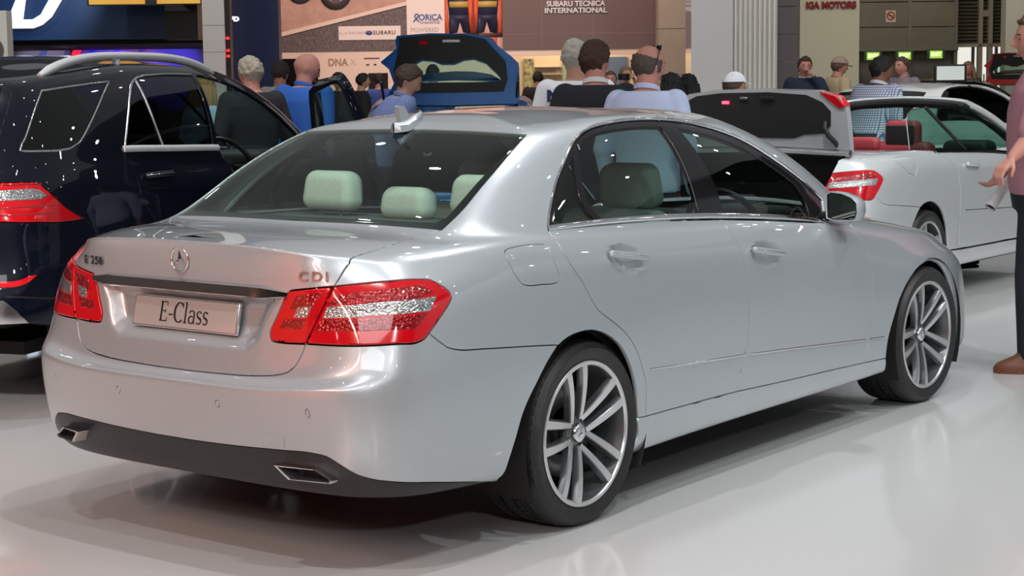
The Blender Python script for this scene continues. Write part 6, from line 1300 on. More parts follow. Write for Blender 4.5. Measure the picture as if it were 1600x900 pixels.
    for sg in (-1, 1):
        for X in (0.0, 2.76):
            w_ = MB(); n = 24; V = []; F = []
            for i in range(n+1):
                a_ = math.radians(-28+236*i/n)
                for y in (.86, .58): V.append((X+.365*math.cos(a_), sg*y, .325+.365*math.sin(a_)))
            for i in range(n): F.append((2*i, 2*i+1, 2*i+3, 2*i+2))
            w_.add(V, F); w_.build('wheel_arch_liner', M['dark'], car)
            make_wheel(car, X, sg*.865, sg, R=.322, rim=.243, z=.318, style='star')
    return car
build_cabrio()
# ------------------------------------------------------------ the cars further back
def plain_car(S, name, label, paint_mat, s, d, yaw, glass='glass_dark', wb=2.874, tw=.89, wr=.325, two_door=False):
    car = thing(name, label, 'car'); place(car, s, d, yaw)
    side = chain('dlo_out', 'dlo_end', '-dlo_sill')
    out = [(0, .1), (3, .1), (6.12, .1)]+chain('arch_r1', 'arch_r2', 'arch_sill')+[(8.7, .1), (12.93, .1)]+chain('arch_f')+[(14.85, .1), (19, .1), (19, 16), (0, 16)]
    lampo = chain('l_out1', 'l_out2', '-l_bot_in' if False else [(2.119, 6.12)], 'l_bot_in', 'l_in', 'l_top_in')
    panel(S, 'body_shell', out, paint_mat, car, 'B', holes=[side, lampo, [(13.65, 11.1), (18.97, 11.05), (18.97, 12.95), (13.9, 12.95)], [(.03, 11.0), (3.4, 11.05), (3.65, 12.9), (.03, 12.92)]])
    for sd in 'RL':
        wf = panel(S, 'side_window', side, M[glass], car, sd, lift=-.006, depth=.004)
        ribbon(S, 'window_trim', side+side[:1], M['chrome'], wf, sd, .016, .008)
        ribbon(S, 'window_pillar', [LINES['bp_l'][1], LINES['bp_l'][0]], M['gloss_black'], wf, sd, .05, .004)
        ribbon(S, 'door_seam', chain('cut_bp'), M['dark'], car, sd, .007, .0022)
        ribbon(S, 'door_seam', chain('cut_ff'), M['dark'], car, sd, .007, .0022)
        panel(S, 'tail_lamp', lampo, M['lens_red'], car, sd, lift=.003)
        sg = -1 if sd == 'R' else 1
        mr = MB(); mr.rbox(-.05, .06, -.09, .09, -.055, .055, .045, 0, Matrix.Translation((1.95, sg*.93, 1.0)), 4); mr.build('door_mirror', paint_mat, car)
        for X in (0.0, wb):
            make_wheel(car, X, sg*tw, sg, R=wr+.005, rim=wr*.76, z=wr+.002, style='star')
    panel(S, 'rear_window', [(0, 10.95), (3.45, 11.0), (3.7, 12.95), (0, 12.96)], M[glass], car, 'B', lift=-.003, depth=.004)
    panel(S, 'windscreen', [(13.6, 11.05), (19, 11.0), (19, 13.0), (13.85, 13.0)], M[glass], car, 'B', lift=-.003, depth=.004)
    fl = MB(); fl.box(-.95, 3.4*wb/2.874, -.58, .58, .20, .30); fl.build('floor_pan', M['dark'], car)
    return car
def scaled(sx, sy, sz, zroof=1.0):
    T = sedan_rows(); T[..., 0] *= sx; T[..., 1] *= sy; T[..., 2] *= sz; T[12:, :, 2] *= zroof
    return Surf(T)
plain_car(scaled(1, 1, 1.015), 'coupe', 'white low coupe with dark side windows, behind the open cabriolet', M['white_paint'], 4.05, 19.6, -.13, 'glass_dark')
plain_car(scaled(1.02, 1.02, 1.03), 'black_car', 'black car whose roof shows above the white coupe', M['black_paint'], 5.9, 26.5, -.10, 'glass_dark', wb=2.93)
plain_car(scaled(.97, .97, .98), 'dark_blue_car', 'dark blue car just left of the raised boot lid of the cabriolet', M['navy'], 1.42, 18.5, CAM_YAW, 'glass', wb=2.79, tw=.86)
# ------------------------------------------------------------ hatchbacks with the tailgate up
def hatch_rows():
    T = suv_rows(); T[..., 0] *= .90; T[..., 1] *= .93; T[..., 2] *= .855; T[:, :, 2] += .02*(T[:, :, 2] < .4)
    return T
HAT = Surf(hatch_rows())
def build_hatch(label, paint_mat, s, d, yaw, gate_x=-.62, doors=True):
    S = HAT; car = thing('hatchback', label, 'car'); place(car, s, d, yaw)
    out = [(0, 2.55), (3, 2.55), (4.6, 2.5), (5.4, 2.3), (5.95, 1.8)]+[p for p in chain('arch_r1') if p[1] > 1.9]+chain('arch_r2')+[(8.65, .6), (9, .3), (12.93, .3)]+chain('arch_f')+[(14.9, .3), (19, .3), (19, 16), (0, 16), (0, 13.3), (3.4, 13.2), (3.6, 12.6), (3.5, 11), (3.3, 9), (3.0, 6), (0, 5.6)]
    side = [(5.3, 12.7), (6.2, 12.74), (7.36, 12.76), (8.6, 12.85), (10.2, 12.95), (11.6, 12.88), (12.2, 12.5), (12.4, 11.8), (12.45, 11.2), (10, 11.2), (7, 11.2), (4.6, 11.2), (4.9, 12.1)]
    panel(S, 'body_shell', out, paint_mat, car, 'B', holes=[side, [(13.65, 11.1), (18.97, 11.0), (18.97, 12.95), (13.9, 12.95)]])
    for sd in 'RL':
        wf = panel(S, 'side_window', side, M['glass_dark'], car, sd, lift=-.004, depth=.004)
        ribbon(S, 'window_pillar', [(9.9, 11.2), (10.2, 12.95)], M['gloss_black'], wf, sd, .06, .006)
        ribbon(S, 'window_pillar', [(7.3, 11.2), (7.5, 12.8)], M['gloss_black'], wf, sd, .06, .006)
        sg = -1 if sd == 'R' else 1
        lm = MB(); lm.rbox(-.96, -.80, sg*.70-.08, sg*.70+.08, .78, 1.0, .04); lm.build('tail_lamp', M['lens_red'], car)
        for X in (0.0, 2.62): make_wheel(car, X, sg*.84, sg, R=.325, rim=.235, z=.322, style='star')
        stt = MB(); stt.tube([(-.55, sg*.54, 1.30), (-.80, sg*.56, 1.56)], .012, 8); stt.build('gas_strut', M['black'], car)
    panel(S, 'windscreen', [(13.6, 11.05), (19, 10.95), (19, 13.0), (13.85, 13.0)], M['glass_clear'], car, 'B', lift=-.003, depth=.004)
    panel(S, 'rear_bumper', [(0, 5.55), (3.0, 5.9), (3.6, 5.0), (3.4, 2.6), (0, 2.6)], paint_mat, car, 'B', lift=.01)
    lin = [(0, 2.6), (3, 2.6), (6.1, 2.4)]+[p for p in chain('arch_r1') if p[1] > 2.5]+chain('arch_r2')+[(8.7, .5), (12.93, .5)]+chain('arch_f')+[(14.85, .5), (19, .5), (19, 10), (12, 10), (7, 10.2), (4.2, 10.2), (4, 6), (0, 5.6)]
    panel(S, 'inner_body', lin, M['dark'], car, 'B', lift=-.08, depth=.002, gap=0, hu=.3, hv=.4)
    fl = MB(); fl.box(-.8, 3.0, -.6, .6, .25, .32); fl.box(-.8, .2, -.62, .62, .55, .6); fl.box(.2, .3, -.6, .6, .5, 1.1); fl.build('load_floor', M['dark'], car)
    # tailgate: outline seen from behind (across, up along the gate), hinge along the bottom edge of this outline
    G = [(-.545, .03), (-.50, .0), (.0, -.01), (.55, .0), (.575, .06), (.57, .34), (.565, .375), (.505, .44), (.40, .535), (.36, .60), (.18, .645), (-.15, .655), (-.42, .635), (-.435, .59), (-.425, .52), (-.56, .40), (-.50, .345), (-.46, .20)]
    H = [(-.37, .205), (-.40, .27), (-.30, .37), (-.22, .415), (-.13, .405), (-.06, .375), (.04, .375), (.12, .41), (.20, .42), (.30, .38), (.40, .27), (.44, .205), (.20, .20), (-.15, .20)]
    X0, Z0 = -.64, 1.365
    ti = math.radians(-18)                             # leans back over the load bay opening
    def gp(a, b, t): return (X0+b*math.sin(ti)-t*math.cos(ti), -a, Z0+b*math.cos(ti)*.93-t*math.sin(ti)*.6)
    def gshape(name, outer, holes, t0, t1, mt, par, bev=.0):
        return sheet(name, outer, holes, gp, t0, t1, mt, par, h=.1, smooth=False)
    g = gshape('tailgate', G, [H], -.04, .02, paint_mat, car, .015)
    IN = [(-.41, .115), (-.46, .30), (-.425, .44), (-.40, .54), (-.40, .61), (-.15, .632), (.14, .625), (.30, .58), (.36, .50), (.46, .38), (.475, .22), (.44, .115), (.1, .108), (-.2, .108)]
    gshape('gate_lining', IN, [H], .018, .040, M['leather_black'], g, .008)
    gshape('gate_window', [(a*1.03, b*1.0) for a, b in H], [], -.015, -.010, M['glass_clear'], g)
    SP = [(-.37, .215), (-.30, .265), (-.18, .30), (.04, .318), (.20, .312), (.34, .285), (.43, .225), (.30, .24), (.04, .252), (-.20, .242)]
    gshape('roof_spoiler', SP, [], -.12, -.03, paint_mat, g, .01)
    for (a0, a1, b0, b1, nm, mt) in ((-.235, -.175, .545, .578, 'warning_reflector', M['lens_red']), (-.05, .09, .563, .585, 'gate_latch', M['satin_chrome'])):
        gshape(nm, [(a0, b0), (a1, b0), (a1, b1), (a0, b1)], [], .039, .052, mt, g)
    return car
build_hatch('bright blue hatchback seen from behind with its tailgate raised', M['blue_paint'], -.49, 15.35, CAM_YAW)
build_hatch('red hatchback with raised tailgate at the far right, behind the man in pink', M['red_paint'], 9.45, 33.5, CAM_YAW-.2)
from mathutils import noise as nz_
# ------------------------------------------------------------ people
def remesh(o, vox, smooth=3):
    m = o.modifiers.new('v', 'REMESH'); m.mode = 'VOXEL'; m.voxel_size = vox; m.use_smooth_shade = True
    s = o.modifiers.new('s', 'SMOOTH'); s.iterations = smooth; s.factor = .5
    dg = bpy.context.evaluated_depsgraph_get(); dg.update()
    me = bpy.data.meshes.new_from_object(o.evaluated_get(dg)); old = o.data; o.modifiers.clear(); me.name = o.name
    o.data = me; bpy.data.meshes.remove(old)
    me.polygons.foreach_set('use_smooth', [True]*len(me.polygons)); return o
def capsule(mb, a, b, ra, rb, n=14, flat=1.0, axis=None):
    a, b = Vector(a), Vector(b); d = (b-a); L = d.length; d = d/L if L > 1e-6 else Vector((0, 0, 1)); pts = []; rr = []
    for k in range(5): t = PI/2*(1-k/4); pts.append(a-d*ra*math.sin(t)); rr.append(max(ra*math.cos(t), .0015))
    for k in range(1, 5): f = k/5; pts.append(a+d*L*f); rr.append(ra+(rb-ra)*f)
    for k in range(5): t = PI/2*k/4; pts.append(b+d*rb*math.sin(t)); rr.append(max(rb*math.cos(t), .0015))
    mb.tube(pts, rr, n)
def loft(mb, rings, n=24):
    """rings: (centre, rx forward, ry side)"""
    V = []; F = []
    for (c, rx, ry) in rings:
        for k in range(n):
            a = 2*PI*k/n; ca, sa = math.cos(a), math.sin(a); e = .82
            V.append((c[0]+rx*math.copysign(abs(ca)**e, ca), c[1]+ry*math.copysign(abs(sa)**e, sa), c[2]))
    for i in range(len(rings)-1):
        for k in range(n): F.append((i*n+k, i*n+(k+1) % n, (i+1)*n+(k+1) % n, (i+1)*n+k))
    F.append(tuple(range(n-1, -1, -1))); F.append(tuple((len(rings)-1)*n+k for k in range(n)))
    mb.add(V, F)
def head_pt(az, el, bald=0):
    """surface of the head: az 0 = face, el up; metres round the head centre"""
    ca, sa, ce, se = math.cos(az), math.sin(az), math.cos(el), math.sin(el)
    x, y, z = ca*ce, sa*ce, se
    p = Vector((x*.103, y*.081, z*.119))
    if z < 0:                                          # jaw narrows, back of the skull tucks in to the neck
        k = min(1, -z); p.y *= 1-.30*k*max(0, .4+x*.6); p.x *= (1-.06*k) if x > 0 else (1-.34*k)
    if x < 0 and z > -.3: p.x *= 1.06
    def g(a0, e0, wa, we): return math.exp(-((az-a0)/wa)**2-((el-e0)/we)**2)
    d = 0
    d += .027*g(0, -.20, .12, .13)+.013*g(0, .0, .09, .22)              # nose
    d += .005*(g(.33, .14, .22, .10)+g(-.33, .14, .22, .10))-.009*(g(.36, -.02, .17, .11)+g(-.36, -.02, .17, .11))
    d += .007*g(0, -.52, .25, .07)+.007*g(0, -.64, .22, .07)-.004*g(0, -.58, .28, .03)
    d += .012*g(0, -.92, .30, .16)+.004*(g(.6, -.25, .25, .2)+g(-.6, -.25, .25, .2))
    n = Vector((x, y, z)); return p+n*d
PMAT = {}
def pm(name, col, rough=.75, **k):
    if name not in PMAT: PMAT[name] = principled(name, col, rough, **k)
    return PMAT[name]
def plaid(name, base, line, scale=60):
    if name in PMAT: return PMAT[name]
    m = principled(name, base, .8); nt = m.node_tree; tc = nt.nodes.new('ShaderNodeTexCoord'); b = nt.nodes['Principled BSDF']; fac = None
    for ax in ('Y', 'Z'):
        w = nt.nodes.new('ShaderNodeTexWave'); w.bands_direction = ax; w.inputs['Scale'].default_value = scale/6.283*1.0
        r = nt.nodes.new('ShaderNodeValToRGB'); r.color_ramp.elements[0].position = .72; r.color_ramp.elements[1].position = .86
        nt.links.new(tc.outputs['Object'], w.inputs['Vector']); nt.links.new(w.outputs['Fac'], r.inputs[0])
        if fac is None: fac = r.outputs[0]
        else:
            mx = nt.nodes.new('ShaderNodeMath'); mx.operation = 'MAXIMUM'; nt.links.new(fac, mx.inputs[0]); nt.links.new(r.outputs[0], mx.inputs[1]); fac = mx.outputs[0]
    mix = nt.nodes.new('ShaderNodeMix'); mix.data_type = 'RGBA'; mix.inputs[6].default_value = (*base, 1); mix.inputs[7].default_value = (*line, 1)
    nt.links.new(fac, mix.inputs[0]); nt.links.new(mix.outputs[2], b.inputs['Base Color']); PMAT[name] = m; return m
SKIN = {'fair': (.50, .27, .19), 'pink': (.52, .24, .185), 'tan': (.42, .21, .14), 'brown': (.22, .10, .06)}
def person(label, s, d, face, H=1.76, skin='fair', top=('shirt', (.5, .5, .5)), legs=('trousers', (.03, .03, .04)), hair='short', hair_col=(.05, .035, .025), lean=0.0, head=(0, 0), armL=None, armR=None, long_sleeve=False, build=1.0, vox=.012, jacket=None, cap=None, collar=None, shoe=(.03, .025, .02), leg_step=0.0, glasses=False, extra=None, untucked=True):
    """face: heading the body faces, in radians from 'down the hall' (0 = away from the camera, + = to the left).
    arms: (elbow, wrist) in the body frame (x forward, y left, z up) in metres for a 1.76 m figure"""
    root = thing('person', label, 'person', hall(s, d), CAM_YAW*0+HA0+face); k = H/1.76; root.scale = (k, k, k)
    smat = pm('skin_'+skin, SKIN[skin], .5, spec=.35)
    def L(p):                                          # lean the upper body about the hips
        x, y, z = p; z0 = .95; c, sn = math.cos(lean), math.sin(lean)
        return Vector((x*c+(z-z0)*sn, y, z0+(z-z0)*c-x*sn)) if z > z0 else Vector(p)
    b = build
    sh = {1: L((0, .185*b, 1.43)), -1: L((0, -.185*b, 1.43))}
    arms = {1: armL or ((-.03, .25*b, 1.14), (.06, .25*b, .88)), -1: armR or ((-.03, -.25*b, 1.14), (.06, -.25*b, .88))}
    hips = {1: Vector((0, .095, .93)), -1: Vector((0, -.095, .93))}
    knee = {1: Vector((.03+leg_step*.5, .105, .50)), -1: Vector((.03-leg_step*.5, -.105, .50))}
    ank = {1: Vector((-.01+leg_step, .11, .085)), -1: Vector((-.01-leg_step, -.11, .085))}
    neck = L((.0, 0, 1.49)); hc = L((.02, 0, 1.52))+Vector((.015, 0, .115))
    HMx = Matrix.Translation(hc) @ Matrix.Rotation(head[0], 4, 'Z') @ Matrix.Rotation(head[1], 4, 'Y')
    # --- body: torso, limbs, hands, head grown into one surface
    B = MB()
    def torso(mb, g=0.0, z_lo=.88, z_hi=1.47):
        R = [(.80, .0, .10, .155), (.88, .0, .118, .172), (.96, .0, .120, .172), (1.06, .005, .112, .160), (1.16, .008, .118, .165), (1.28, .006, .128, .182), (1.38, -.004, .122, .192), (1.44, -.012, .100, .172), (1.485, -.012, .076, .122), (1.515, -.008, .062, .072)]
        out = []
        for (z, x, rx, ry) in R:
            if z < z_lo-.001 or z > z_hi+.001: continue
            belly = (b-1)*.9*math.exp(-((z-1.08)/.16)**2)
            c = L((x+belly*.05, 0, z)); out.append((c, rx*(1+(b-1)*.7)+belly*.10+g, ry*b+g))
        loft(mb, out)
    torso(B, 0, .80, 1.51)
    for q in (1, -1):
        e, w = Vector(arms[q][0]), Vector(arms[q][1])
        capsule(B, sh[q]+Vector((0, -q*.02, -.012)), e, .050*b, .040*b); capsule(B, e, w, .041*b, .027)
        dr = (w-e).normalized(); side = Vector((0, 0, 1)).cross(dr); side = side.normalized() if side.length > .2 else Vector((1, 0, 0))
        if abs(dr.z) > .75: side = Vector((1, 0, 0))-dr*dr.x; side.normalize()
        nrm = dr.cross(side)
        pc = w+dr*.055
        for j in range(4): capsule(B, w+dr*.015+side*(.010*(j-1.5)), w+dr*.085+side*(.019*(j-1.5)), .015, .0125, 8)
        inward = nrm if nrm.dot(Vector((0, -q, 0))) > 0 else -nrm
        for j, ln in enumerate((.070, .080, .074, .058)):
            r0 = w+dr*.088+side*(.019*(1.5-j)); m1 = r0+(dr*.8+inward*.35).normalized()*ln*.55; m2 = m1+(dr*.35+inward*.8).normalized()*ln*.5
            capsule(B, r0, m1, .0095, .0088, 8); capsule(B, m1, m2, .0088, .0075, 8)
        t0 = w+dr*.03+side*.030; t1 = t0+(dr*.7+side*.55+inward*.3).normalized()*.045; t2 = t1+(dr*.8+inward*.5).normalized()*.034
        capsule(B, t0, t1, .0125, .0105, 8); capsule(B, t1, t2, .0105, .0085, 8)
        capsule(B, hips[q], knee[q], .085*b, .056); capsule(B, knee[q], ank[q], .055, .038); capsule(B, ank[q]+Vector((-.01, 0, -.045)), ank[q]+Vector((.12, q*.012, -.055)), .028, .020)
    capsule(B, neck+Vector((-.012, 0, -.05)), hc+Vector((-.022, 0, -.05)), .068*(.8+.2*b), .062)
    nu, nv = 56, 40; V = []; F = []
    for j in range(nv+1):
        el = -PI/2+PI*j/nv
        for i in range(nu): V.append(HMx@head_pt(-PI+2*PI*i/nu, el))
    for j in range(nv):
        for i in range(nu): F.append((j*nu+i, j*nu+(i+1) % nu, (j+1)*nu+(i+1) % nu, (j+1)*nu+i))
    B.add(V, F)
    for q in (1, -1):                                  # ears
        B.lathe([(0.0, .010), (.014, .011), (.024, .006), (.026, -.004), (.018, -.012), (0, -.014)], 14, 0, HMx@Matrix.Translation((-.008, q*.078, -.012))@Matrix.Rotation(-q*PI/2+q*.35*0, 4, 'X')@Matrix.Diagonal((.72, 1.18, 1, 1)))
    body = mesh_obj('body', B.V, B.F, smat, root); remesh(body, vox, 2)
    # --- eyes, brows
    for q in (1, -1):
        e_ = MB(); p = HMx@Vector((.085, q*.031, .0)); e_.lathe([(0, .009), (.006, .0075), (.010, 0), (.006, -.006), (0, -.007)], 10, 0, Matrix.Translation(p)@(HMx.to_3x3().to_4x4())@Matrix.Rotation(PI/2, 4, 'Y')@Matrix.Diagonal((.7, 1.2, .7, 1))); e_.build('eye', pm('eye_dark', (.03, .02, .015), .2), root)
        br = MB(); br.tube([HMx@Vector((.098, q*.016, .020)), HMx@Vector((.096, q*.030, .025)), HMx@Vector((.084, q*.046, .021))], .0042, 6); br.build('eyebrow', pm('brow_%d' % int(hair_col[0]*100), tuple(c*.7 for c in hair_col)), root)
    lp = MB(); lp.tube([HMx@Vector((.086, -.020, -.071)), HMx@Vector((.0965, -.008, -.070)), HMx@Vector((.098, 0, -.071)), HMx@Vector((.0965, .008, -.070)), HMx@Vector((.086, .020, -.071))], .0042, 6); lp.build('lips', pm('lips_'+skin, tuple(c*m for c, m in zip(SKIN[skin], (.85, .62, .62))), .4), root)
    # --- hair
    hm = pm('hair_%02d%02d%02d' % tuple(int(c*99) for c in hair_col), hair_col, .7)
    def hair_ok(az, el):
        a = abs(az)
        if hair == 'bald': return False
        if hair == 'fringe': return a > 1.15 and -.62+.25*(a < 1.7) < el < .28+.16*(a-1.15)   # ring round a bald crown
        front = .62 if a < .9 else .62-(a-.9)*1.15
        lowb = -.72 if a > 2.0 else (-.15 if a > 1.65 else front)
        return el > max(lowb, front if a < 1.5 else lowb)
    if hair != 'bald':
        hbm = MB(); nu, nv = 72, 48; ok = {}; V = []; F = []
        rnd = random.Random(int(s*1000)+int(d*77))
        for j in range(nv+1):
            el = -PI/2+PI*j/nv
            for i in range(nu):
                az = -PI+2*PI*i/nu; p = head_pt(az, el); g_ = (.013 if hair == 'short' else .008 if hair == 'fringe' else .022)
                g_ *= (1 if el > -.2 else .7)*(1+.9*nz_.noise(p*55+Vector((s, d, 0)))+.5*nz_.noise(p*130+Vector((d, s, 0))))*(.8 if el > 1.0 else 1)
                ok[(i, j)] = hair_ok(az, el); V.append(HMx@(p+p.normalized()*(g_ if ok[(i, j)] else -.006)))
        for j in range(nv):
            for i in range(nu):
                qd = ((i, j), ((i+1) % nu, j), ((i+1) % nu, j+1), (i, j+1))
                if sum(ok[t] for t in qd) >= 1: F.append(tuple(t[1]*nu+t[0] for t in qd))
        hbm.add(V, F)
        if hair == 'long':
            for q in (1, -1):
                for t in range(5):
                    a0 = math.radians(75+22*t); p0 = HMx@Vector((.092*math.cos(a0), q*.082*math.sin(a0), .03)); p1 = HMx@Vector((.11*math.cos(a0)-.01, q*.105*math.sin(a0), -.11)); p2 = L((-.02+.10*math.cos(a0), q*.135*math.sin(a0), 1.37))
                    hbm.tube([p0, p1, p2], [.034, .036, .018], 10)
        hbm.build('hair', hm, root, auto=None)
    if cap is not None:
        c_ = MB(); V = []; F = []; nu, nv = 40, 10
        for j in range(nv+1):
            el = .30+(PI/2-.30)*j/nv
            for i in range(nu): p = head_pt(-PI+2*PI*i/nu, el); V.append(HMx@(p+p.normalized()*.020))
        for j in range(nv):
            for i in range(nu): F.append((j*nu+i, j*nu+(i+1) % nu, (j+1)*nu+(i+1) % nu, (j+1)*nu+i))
        c_.add(V, F); cp = c_.build('cap', pm('cap_%d' % int(cap[0]*100), cap, .8), root)
        bk = MB(); P = [(.085, .065), (.13, .06), (.17, .035), (.182, 0), (.17, -.035), (.13, -.06), (.085, -.065)]
        bk.prism(P, .030, .038, HMx@Matrix.Rotation(.10, 4, 'Y')); bk.build('cap_peak', pm('cap_%d' % int(cap[0]*100), cap, .8), cp)
    if glasses:
        gl = MB()
        for q in (1, -1): gl.rbox(.030-.0025, .030+.0025, q*.035-.024, q*.035+.024, .110-.015, .110+.017, .0024, 0, HMx@Matrix.Rotation(.1, 4, 'Y')); gl.tube([HMx@Vector((.03, q*.062, .118)), HMx@Vector((-.0, q*.086, .05)), HMx@Vector((-.015, q*.086, .0))], .003, 6)
        gl.build('sunglasses', M['gloss_black'], root)
    # --- clothes
    tm_ = top[1] if isinstance(top[1], bpy.types.Material) else pm('%s_%02d%02d%02d' % ((top[0],)+tuple(int(c*99) for c in top[1])), top[1], .85)
    T = MB(); torso(T, .016, .88 if untucked else .94, 1.485)
    for q in (1, -1):
        e, w = Vector(arms[q][0]), Vector(arms[q][1])
        capsule(T, sh[q]+Vector((0, -q*.018, -.012)), sh[q].lerp(e, .85 if not long_sleeve else 1.0), .074*b, .060*b)
        if long_sleeve: capsule(T, e, e.lerp(w, .93), .055*b, .040)
    o = mesh_obj(top[0], T.V, T.F, tm_, root); remesh(o, max(vox, .010), 3)
    if collar is not None:
        cl = MB(); n = 20; V = []
        for i in range(n):
            a = 2*PI*i/n
            for (r, dz) in ((.067, .0), (.071, .022), (.077, .018), (.080, -.008)):
                V.append(L((-.008, 0, 1.492))+Vector((r*math.cos(a)+.012, r*1.02*math.sin(a), dz-.022*math.cos(a))))
        F = [(i*4+j, ((i+1) % n)*4+j, ((i+1) % n)*4+j+1, i*4+j+1) for i in range(n) for j in range(3)]
        cl.add(V, F); cl.build('collar', pm('collar_%02d%02d%02d' % tuple(int(c*99) for c in collar), collar, .8), o)
    lm = pm('%s_%02d%02d%02d' % ((legs[0],)+tuple(int(c*99) for c in legs[1])), legs[1], .85)
    G = MB(); loft(G, [(Vector((0, 0, .80)), .115*b, .165*b), (Vector((0, 0, .88)), .128*b, .178*b), (Vector((0, 0, .98)), .128*b, .176*b), (Vector((.002, 0, 1.02)), .124*b, .170*b)])
    for q in (1, -1): capsule(G, hips[q]+Vector((0, 0, -.02)), knee[q], .100*b, .074); capsule(G, knee[q], ank[q]+Vector((0, 0, .005)), .076, .068)
    o2 = mesh_obj(legs[0], G.V, G.F, lm, root); remesh(o2, max(vox, .012), 4)
    for q in (1, -1):
        f = MB(); a = ank[q]; loft(f, [(Vector((a.x+.045, a.y+q*.008, 0.0)), .135, .046), (Vector((a.x+.045, a.y+q*.008, .025)), .138, .048), (Vector((a.x+.04, a.y+q*.007, .05)), .125, .044), (Vector((a.x+.01, a.y+q*.003, .085)), .075, .042), (Vector((a.x-.005, a.y, .12)), .052, .046)], 18)
        f.build('shoe', pm('shoe_%d' % int(shoe[0]*100), shoe, .4), root)
    if extra: extra(root, L, HMx, o)
    return root
HA0 = HA
# ------------------------------------------------------------ the visitors
def back_text(body, z, size, y=0.0):
    def f(root, L, HMx, shirt):
        p = L((-.152, y, z)); text_obj('shirt_lettering', body, size, frame(p, (0, -1, 0), (.0, 0, 1)), pm('navy_print', (.02, .03, .10)), shirt, .02, sx=1.0, bold=.004)
    return f
def strap(root, L, HMx, shirt):
    m = MB(); m.tube([L((.10, -.16, 1.22)), L((.03, -.135, 1.45)), L((-.075, -.09, 1.455)), L((-.145, .0, 1.36)), L((-.15, .12, 1.2)), L((-.10, .2, 1.05))], .020, 8); m.build('bag_strap', pm('grey_webbing', (.25, .27, .30)), root)
DN = ((-.05, .22, 1.15), (.02, .23, .90)); DNR = ((-.05, -.22, 1.15), (.02, -.23, .90))
person('grey haired man seen from behind past the dark estate car', -1.99, 13.75, .45, 1.77, 'pink', ('jacket', (.02, .02, .025)), hair_col=(.36, .32, .25), head=(.35, .1), long_sleeve=True, build=1.1)
person('bald man in a bright blue polo shirt with a grey shoulder strap', -1.70, 14.35, -.7, 1.81, 'pink', ('polo_shirt', (.03, .13, .50)), hair='bald', head=(-.65, .38), build=1.28, lean=.10, collar=(.03, .13, .50), extra=strap)
person('blond woman in pale blue seen through the front side window of the estate car', -2.50, 14.45, -.8, 1.64, 'fair', ('blouse', (.35, .48, .62)), hair='long', hair_col=(.36, .22, .10), long_sleeve=True)
person('dark haired man in black beside the open door, far back', -2.25, 27.0, -1.2, 1.69, 'fair', ('jacket', (.012, .012, .014)), hair_col=(.012, .01, .01), long_sleeve=True)
person('dark haired person in a blue shirt by the dark doorway, far back', -2.20, 30.0, .3, 1.70, 'fair', ('shirt', (.05, .08, .30)), hair_col=(.012, .01, .01))
person('person in dark clothes seen through the window of the open car door', -2.43, 25.5, 2.6, 1.70, 'fair', ('jacket', (.02, .02, .022)), hair_col=(.012, .01, .01), long_sleeve=True)
person('man in a grey blue shirt bending beside the raised blue tailgate', -1.10, 14.1, -1.25, 1.78, 'fair', ('shirt', (.16, .21, .42)), hair_col=(.05, .03, .02), lean=.50, head=(-.1, .55), long_sleeve=True, build=1.12, collar=(.16, .21, .42), armL=((.10, .25, 1.16), (.30, .20, 1.02)), armR=((.10, -.25, 1.16), (.30, -.20, 1.02)))
person('dark haired person whose head shows through the raised blue tailgate window', -1.07, 25.0, .2, 1.79, 'fair', ('shirt', (.05, .12, .35)), hair_col=(.015, .012, .012))
person('pink faced man half hidden behind the bald man in blue', -2.50, 19.4, -.2, 1.80, 'pink', ('shirt', (.5, .45, .45)), hair_col=(.05, .03, .03))
person('white haired man in a white T-shirt with navy letters on the back', .46, 12.3, .15, 1.84, 'fair', ('t_shirt', (.72, .74, .78)), hair='short', hair_col=(.40, .38, .33), build=1.12, extra=back_text('NCA', 1.385, .105, .11))
person('brown haired man in a dark suit seen from behind', .54, 11.2, -.05, 1.81, 'pink', ('suit_jacket', (.012, .014, .022)), hair_col=(.055, .025, .015), head=(-.55, .05), long_sleeve=True, build=1.10, collar=(.75, .76, .80))
person('balding man in a pale blue shirt with sunglasses pushed up on his head', .82, 10.65, -.45, 1.765, 'pink', ('shirt', (.50, .58, .80)), hair='fringe', hair_col=(.08, .06, .05), head=(-.55, .08), long_sleeve=True, build=1.08, collar=(.50, .58, .80), glasses=True)
person('small distant person with a reddish face facing the camera between two men', 1.42, 25.0, PI-.1, 1.67, 'pink', ('shirt', (.4, .33, .25)), hair_col=(.10, .06, .04))
cam_man = person('distant person holding a black camera up to the face', 1.68, 26.0, PI+.5, 1.74, 'fair', ('shirt', (.55, .48, .36)), hair_col=(.2, .15, .1), armL=((.16, .22, 1.30), (.18, .06, 1.55)), armR=((.16, -.22, 1.30), (.18, -.06, 1.55)))
c_ = MB(); p_ = hall(1.68-.03, 26.0-.27, 1.585); c_.rbox(-.05, .05, -.07, .07, -.045, .045, .01, 0, Matrix.Translation(p_)); c_.tube([p_, p_-Vector(HY)*.12], .03, 10); tag(c_.build('camera', M['black']), 'black camera held up by the distant photographer', 'camera')
person('long haired woman in maroon near the grey pillar', 1.47, 16.0, .9, 1.60, 'tan', ('cardigan', (.20, .05, .07)), hair='long', hair_col=(.018, .010, .008), long_sleeve=True)
person('dark haired woman just right of the woman in maroon', 1.66, 16.6, -.3, 1.59, 'tan', ('top', (.03, .03, .035)), hair='long', hair_col=(.010, .008, .008), long_sleeve=True)
person('person in a white cap behind the raised boot lid', 1.88, 15.1, -1.2, 1.60, 'tan', ('shirt', (.5, .5, .5)), hair_col=(.05, .03, .02), cap=(.62, .62, .66))
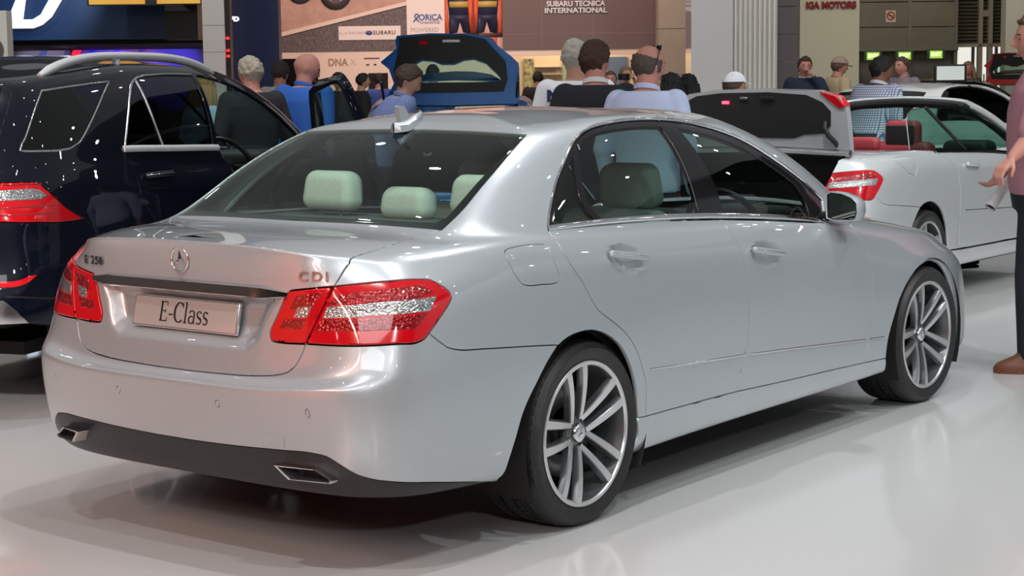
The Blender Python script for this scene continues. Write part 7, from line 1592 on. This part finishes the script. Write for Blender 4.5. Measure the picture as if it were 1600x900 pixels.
person('two people in black at the bright shop front, the left one', .48, 30.0, 0, 1.70, 'tan', ('jacket', (.012, .012, .012)), hair_col=(.01, .01, .01), long_sleeve=True, build=1.1)['label'] = 'person in black standing at the bright shop front'
person('man in a navy jumper raising his hand to his face', 3.98, 24.0, PI-.15, 1.83, 'pink', ('jumper', (.012, .020, .045)), hair_col=(.06, .03, .02), long_sleeve=True, collar=(.42, .44, .48), armL=((.10, .30, 1.20), (.16, .10, 1.50)), head=(.15, .1), build=1.1)
person('man in a beige jacket and a tan cap in front of the cream pillar', 4.47, 24.3, -1.25, 1.82, 'pink', ('jacket', (.42, .33, .20)), hair_col=(.10, .06, .04), long_sleeve=True, cap=(.33, .24, .19), collar=(.36, .28, .17), build=1.18, head=(-.1, .1))
person('dark skinned man in a checked shirt leaning over the open cabriolet', 3.24, 16.3, -.85, 1.80, 'brown', ('checked_shirt', plaid('checked_shirt', (.60, .64, .68), (.12, .14, .30), 95)), hair_col=(.010, .009, .009), lean=.42, head=(-.5, .25), armL=((.16, .24, 1.15), (.36, .20, 1.02)), armR=((.16, -.24, 1.12), (.36, -.22, .98)), build=1.1, collar=(.60, .64, .70))
person('man in a grey shirt behind the man in the checked shirt', 5.33, 24.1, 2.2, 1.81, 'pink', ('shirt', (.20, .17, .20)), hair_col=(.07, .045, .035), collar=(.20, .17, .20), build=1.1)
person('woman with long fair hair beyond the black car', 7.98, 31.0, PI-.2, 1.78, 'pink', ('jacket', (.10, .07, .06)), hair='long', hair_col=(.28, .21, .13), long_sleeve=True)
person('man in a pink polo shirt and black trousers at the right edge', 2.79, 9.30, 1.38, 1.88, 'pink', ('polo_shirt', (.44, .20, .24)), ('trousers', (.012, .013, .018)), hair_col=(.10, .055, .03), head=(.05, .04), build=1.16, vox=.006, collar=(.44, .20, .24), shoe=(.13, .045, .02), leg_step=.05,
       armL=((.09, .28, 1.15), (.17, .34, 1.07)), armR=((.02, -.25, 1.12), (.16, -.18, .98)))
rp = MB(); a_ = hall(2.60, 9.58, .845); b_ = hall(2.735, 9.66, 1.02)
rp.tube([a_, a_.lerp(b_, .02), b_], .030, 18, 0, caps=False); rp.tube([b_, a_.lerp(b_, .02), a_], .0275, 18, 0, caps=False); rp.tube([a_.lerp(b_, .06), a_.lerp(b_, .09)], .0276, 18, 1)
tag(rp.build('rolled_paper', [pm('white_paper', (.80, .80, .80)), M['dark']]), 'rolled white paper tube held by the man in pink', 'paper roll')
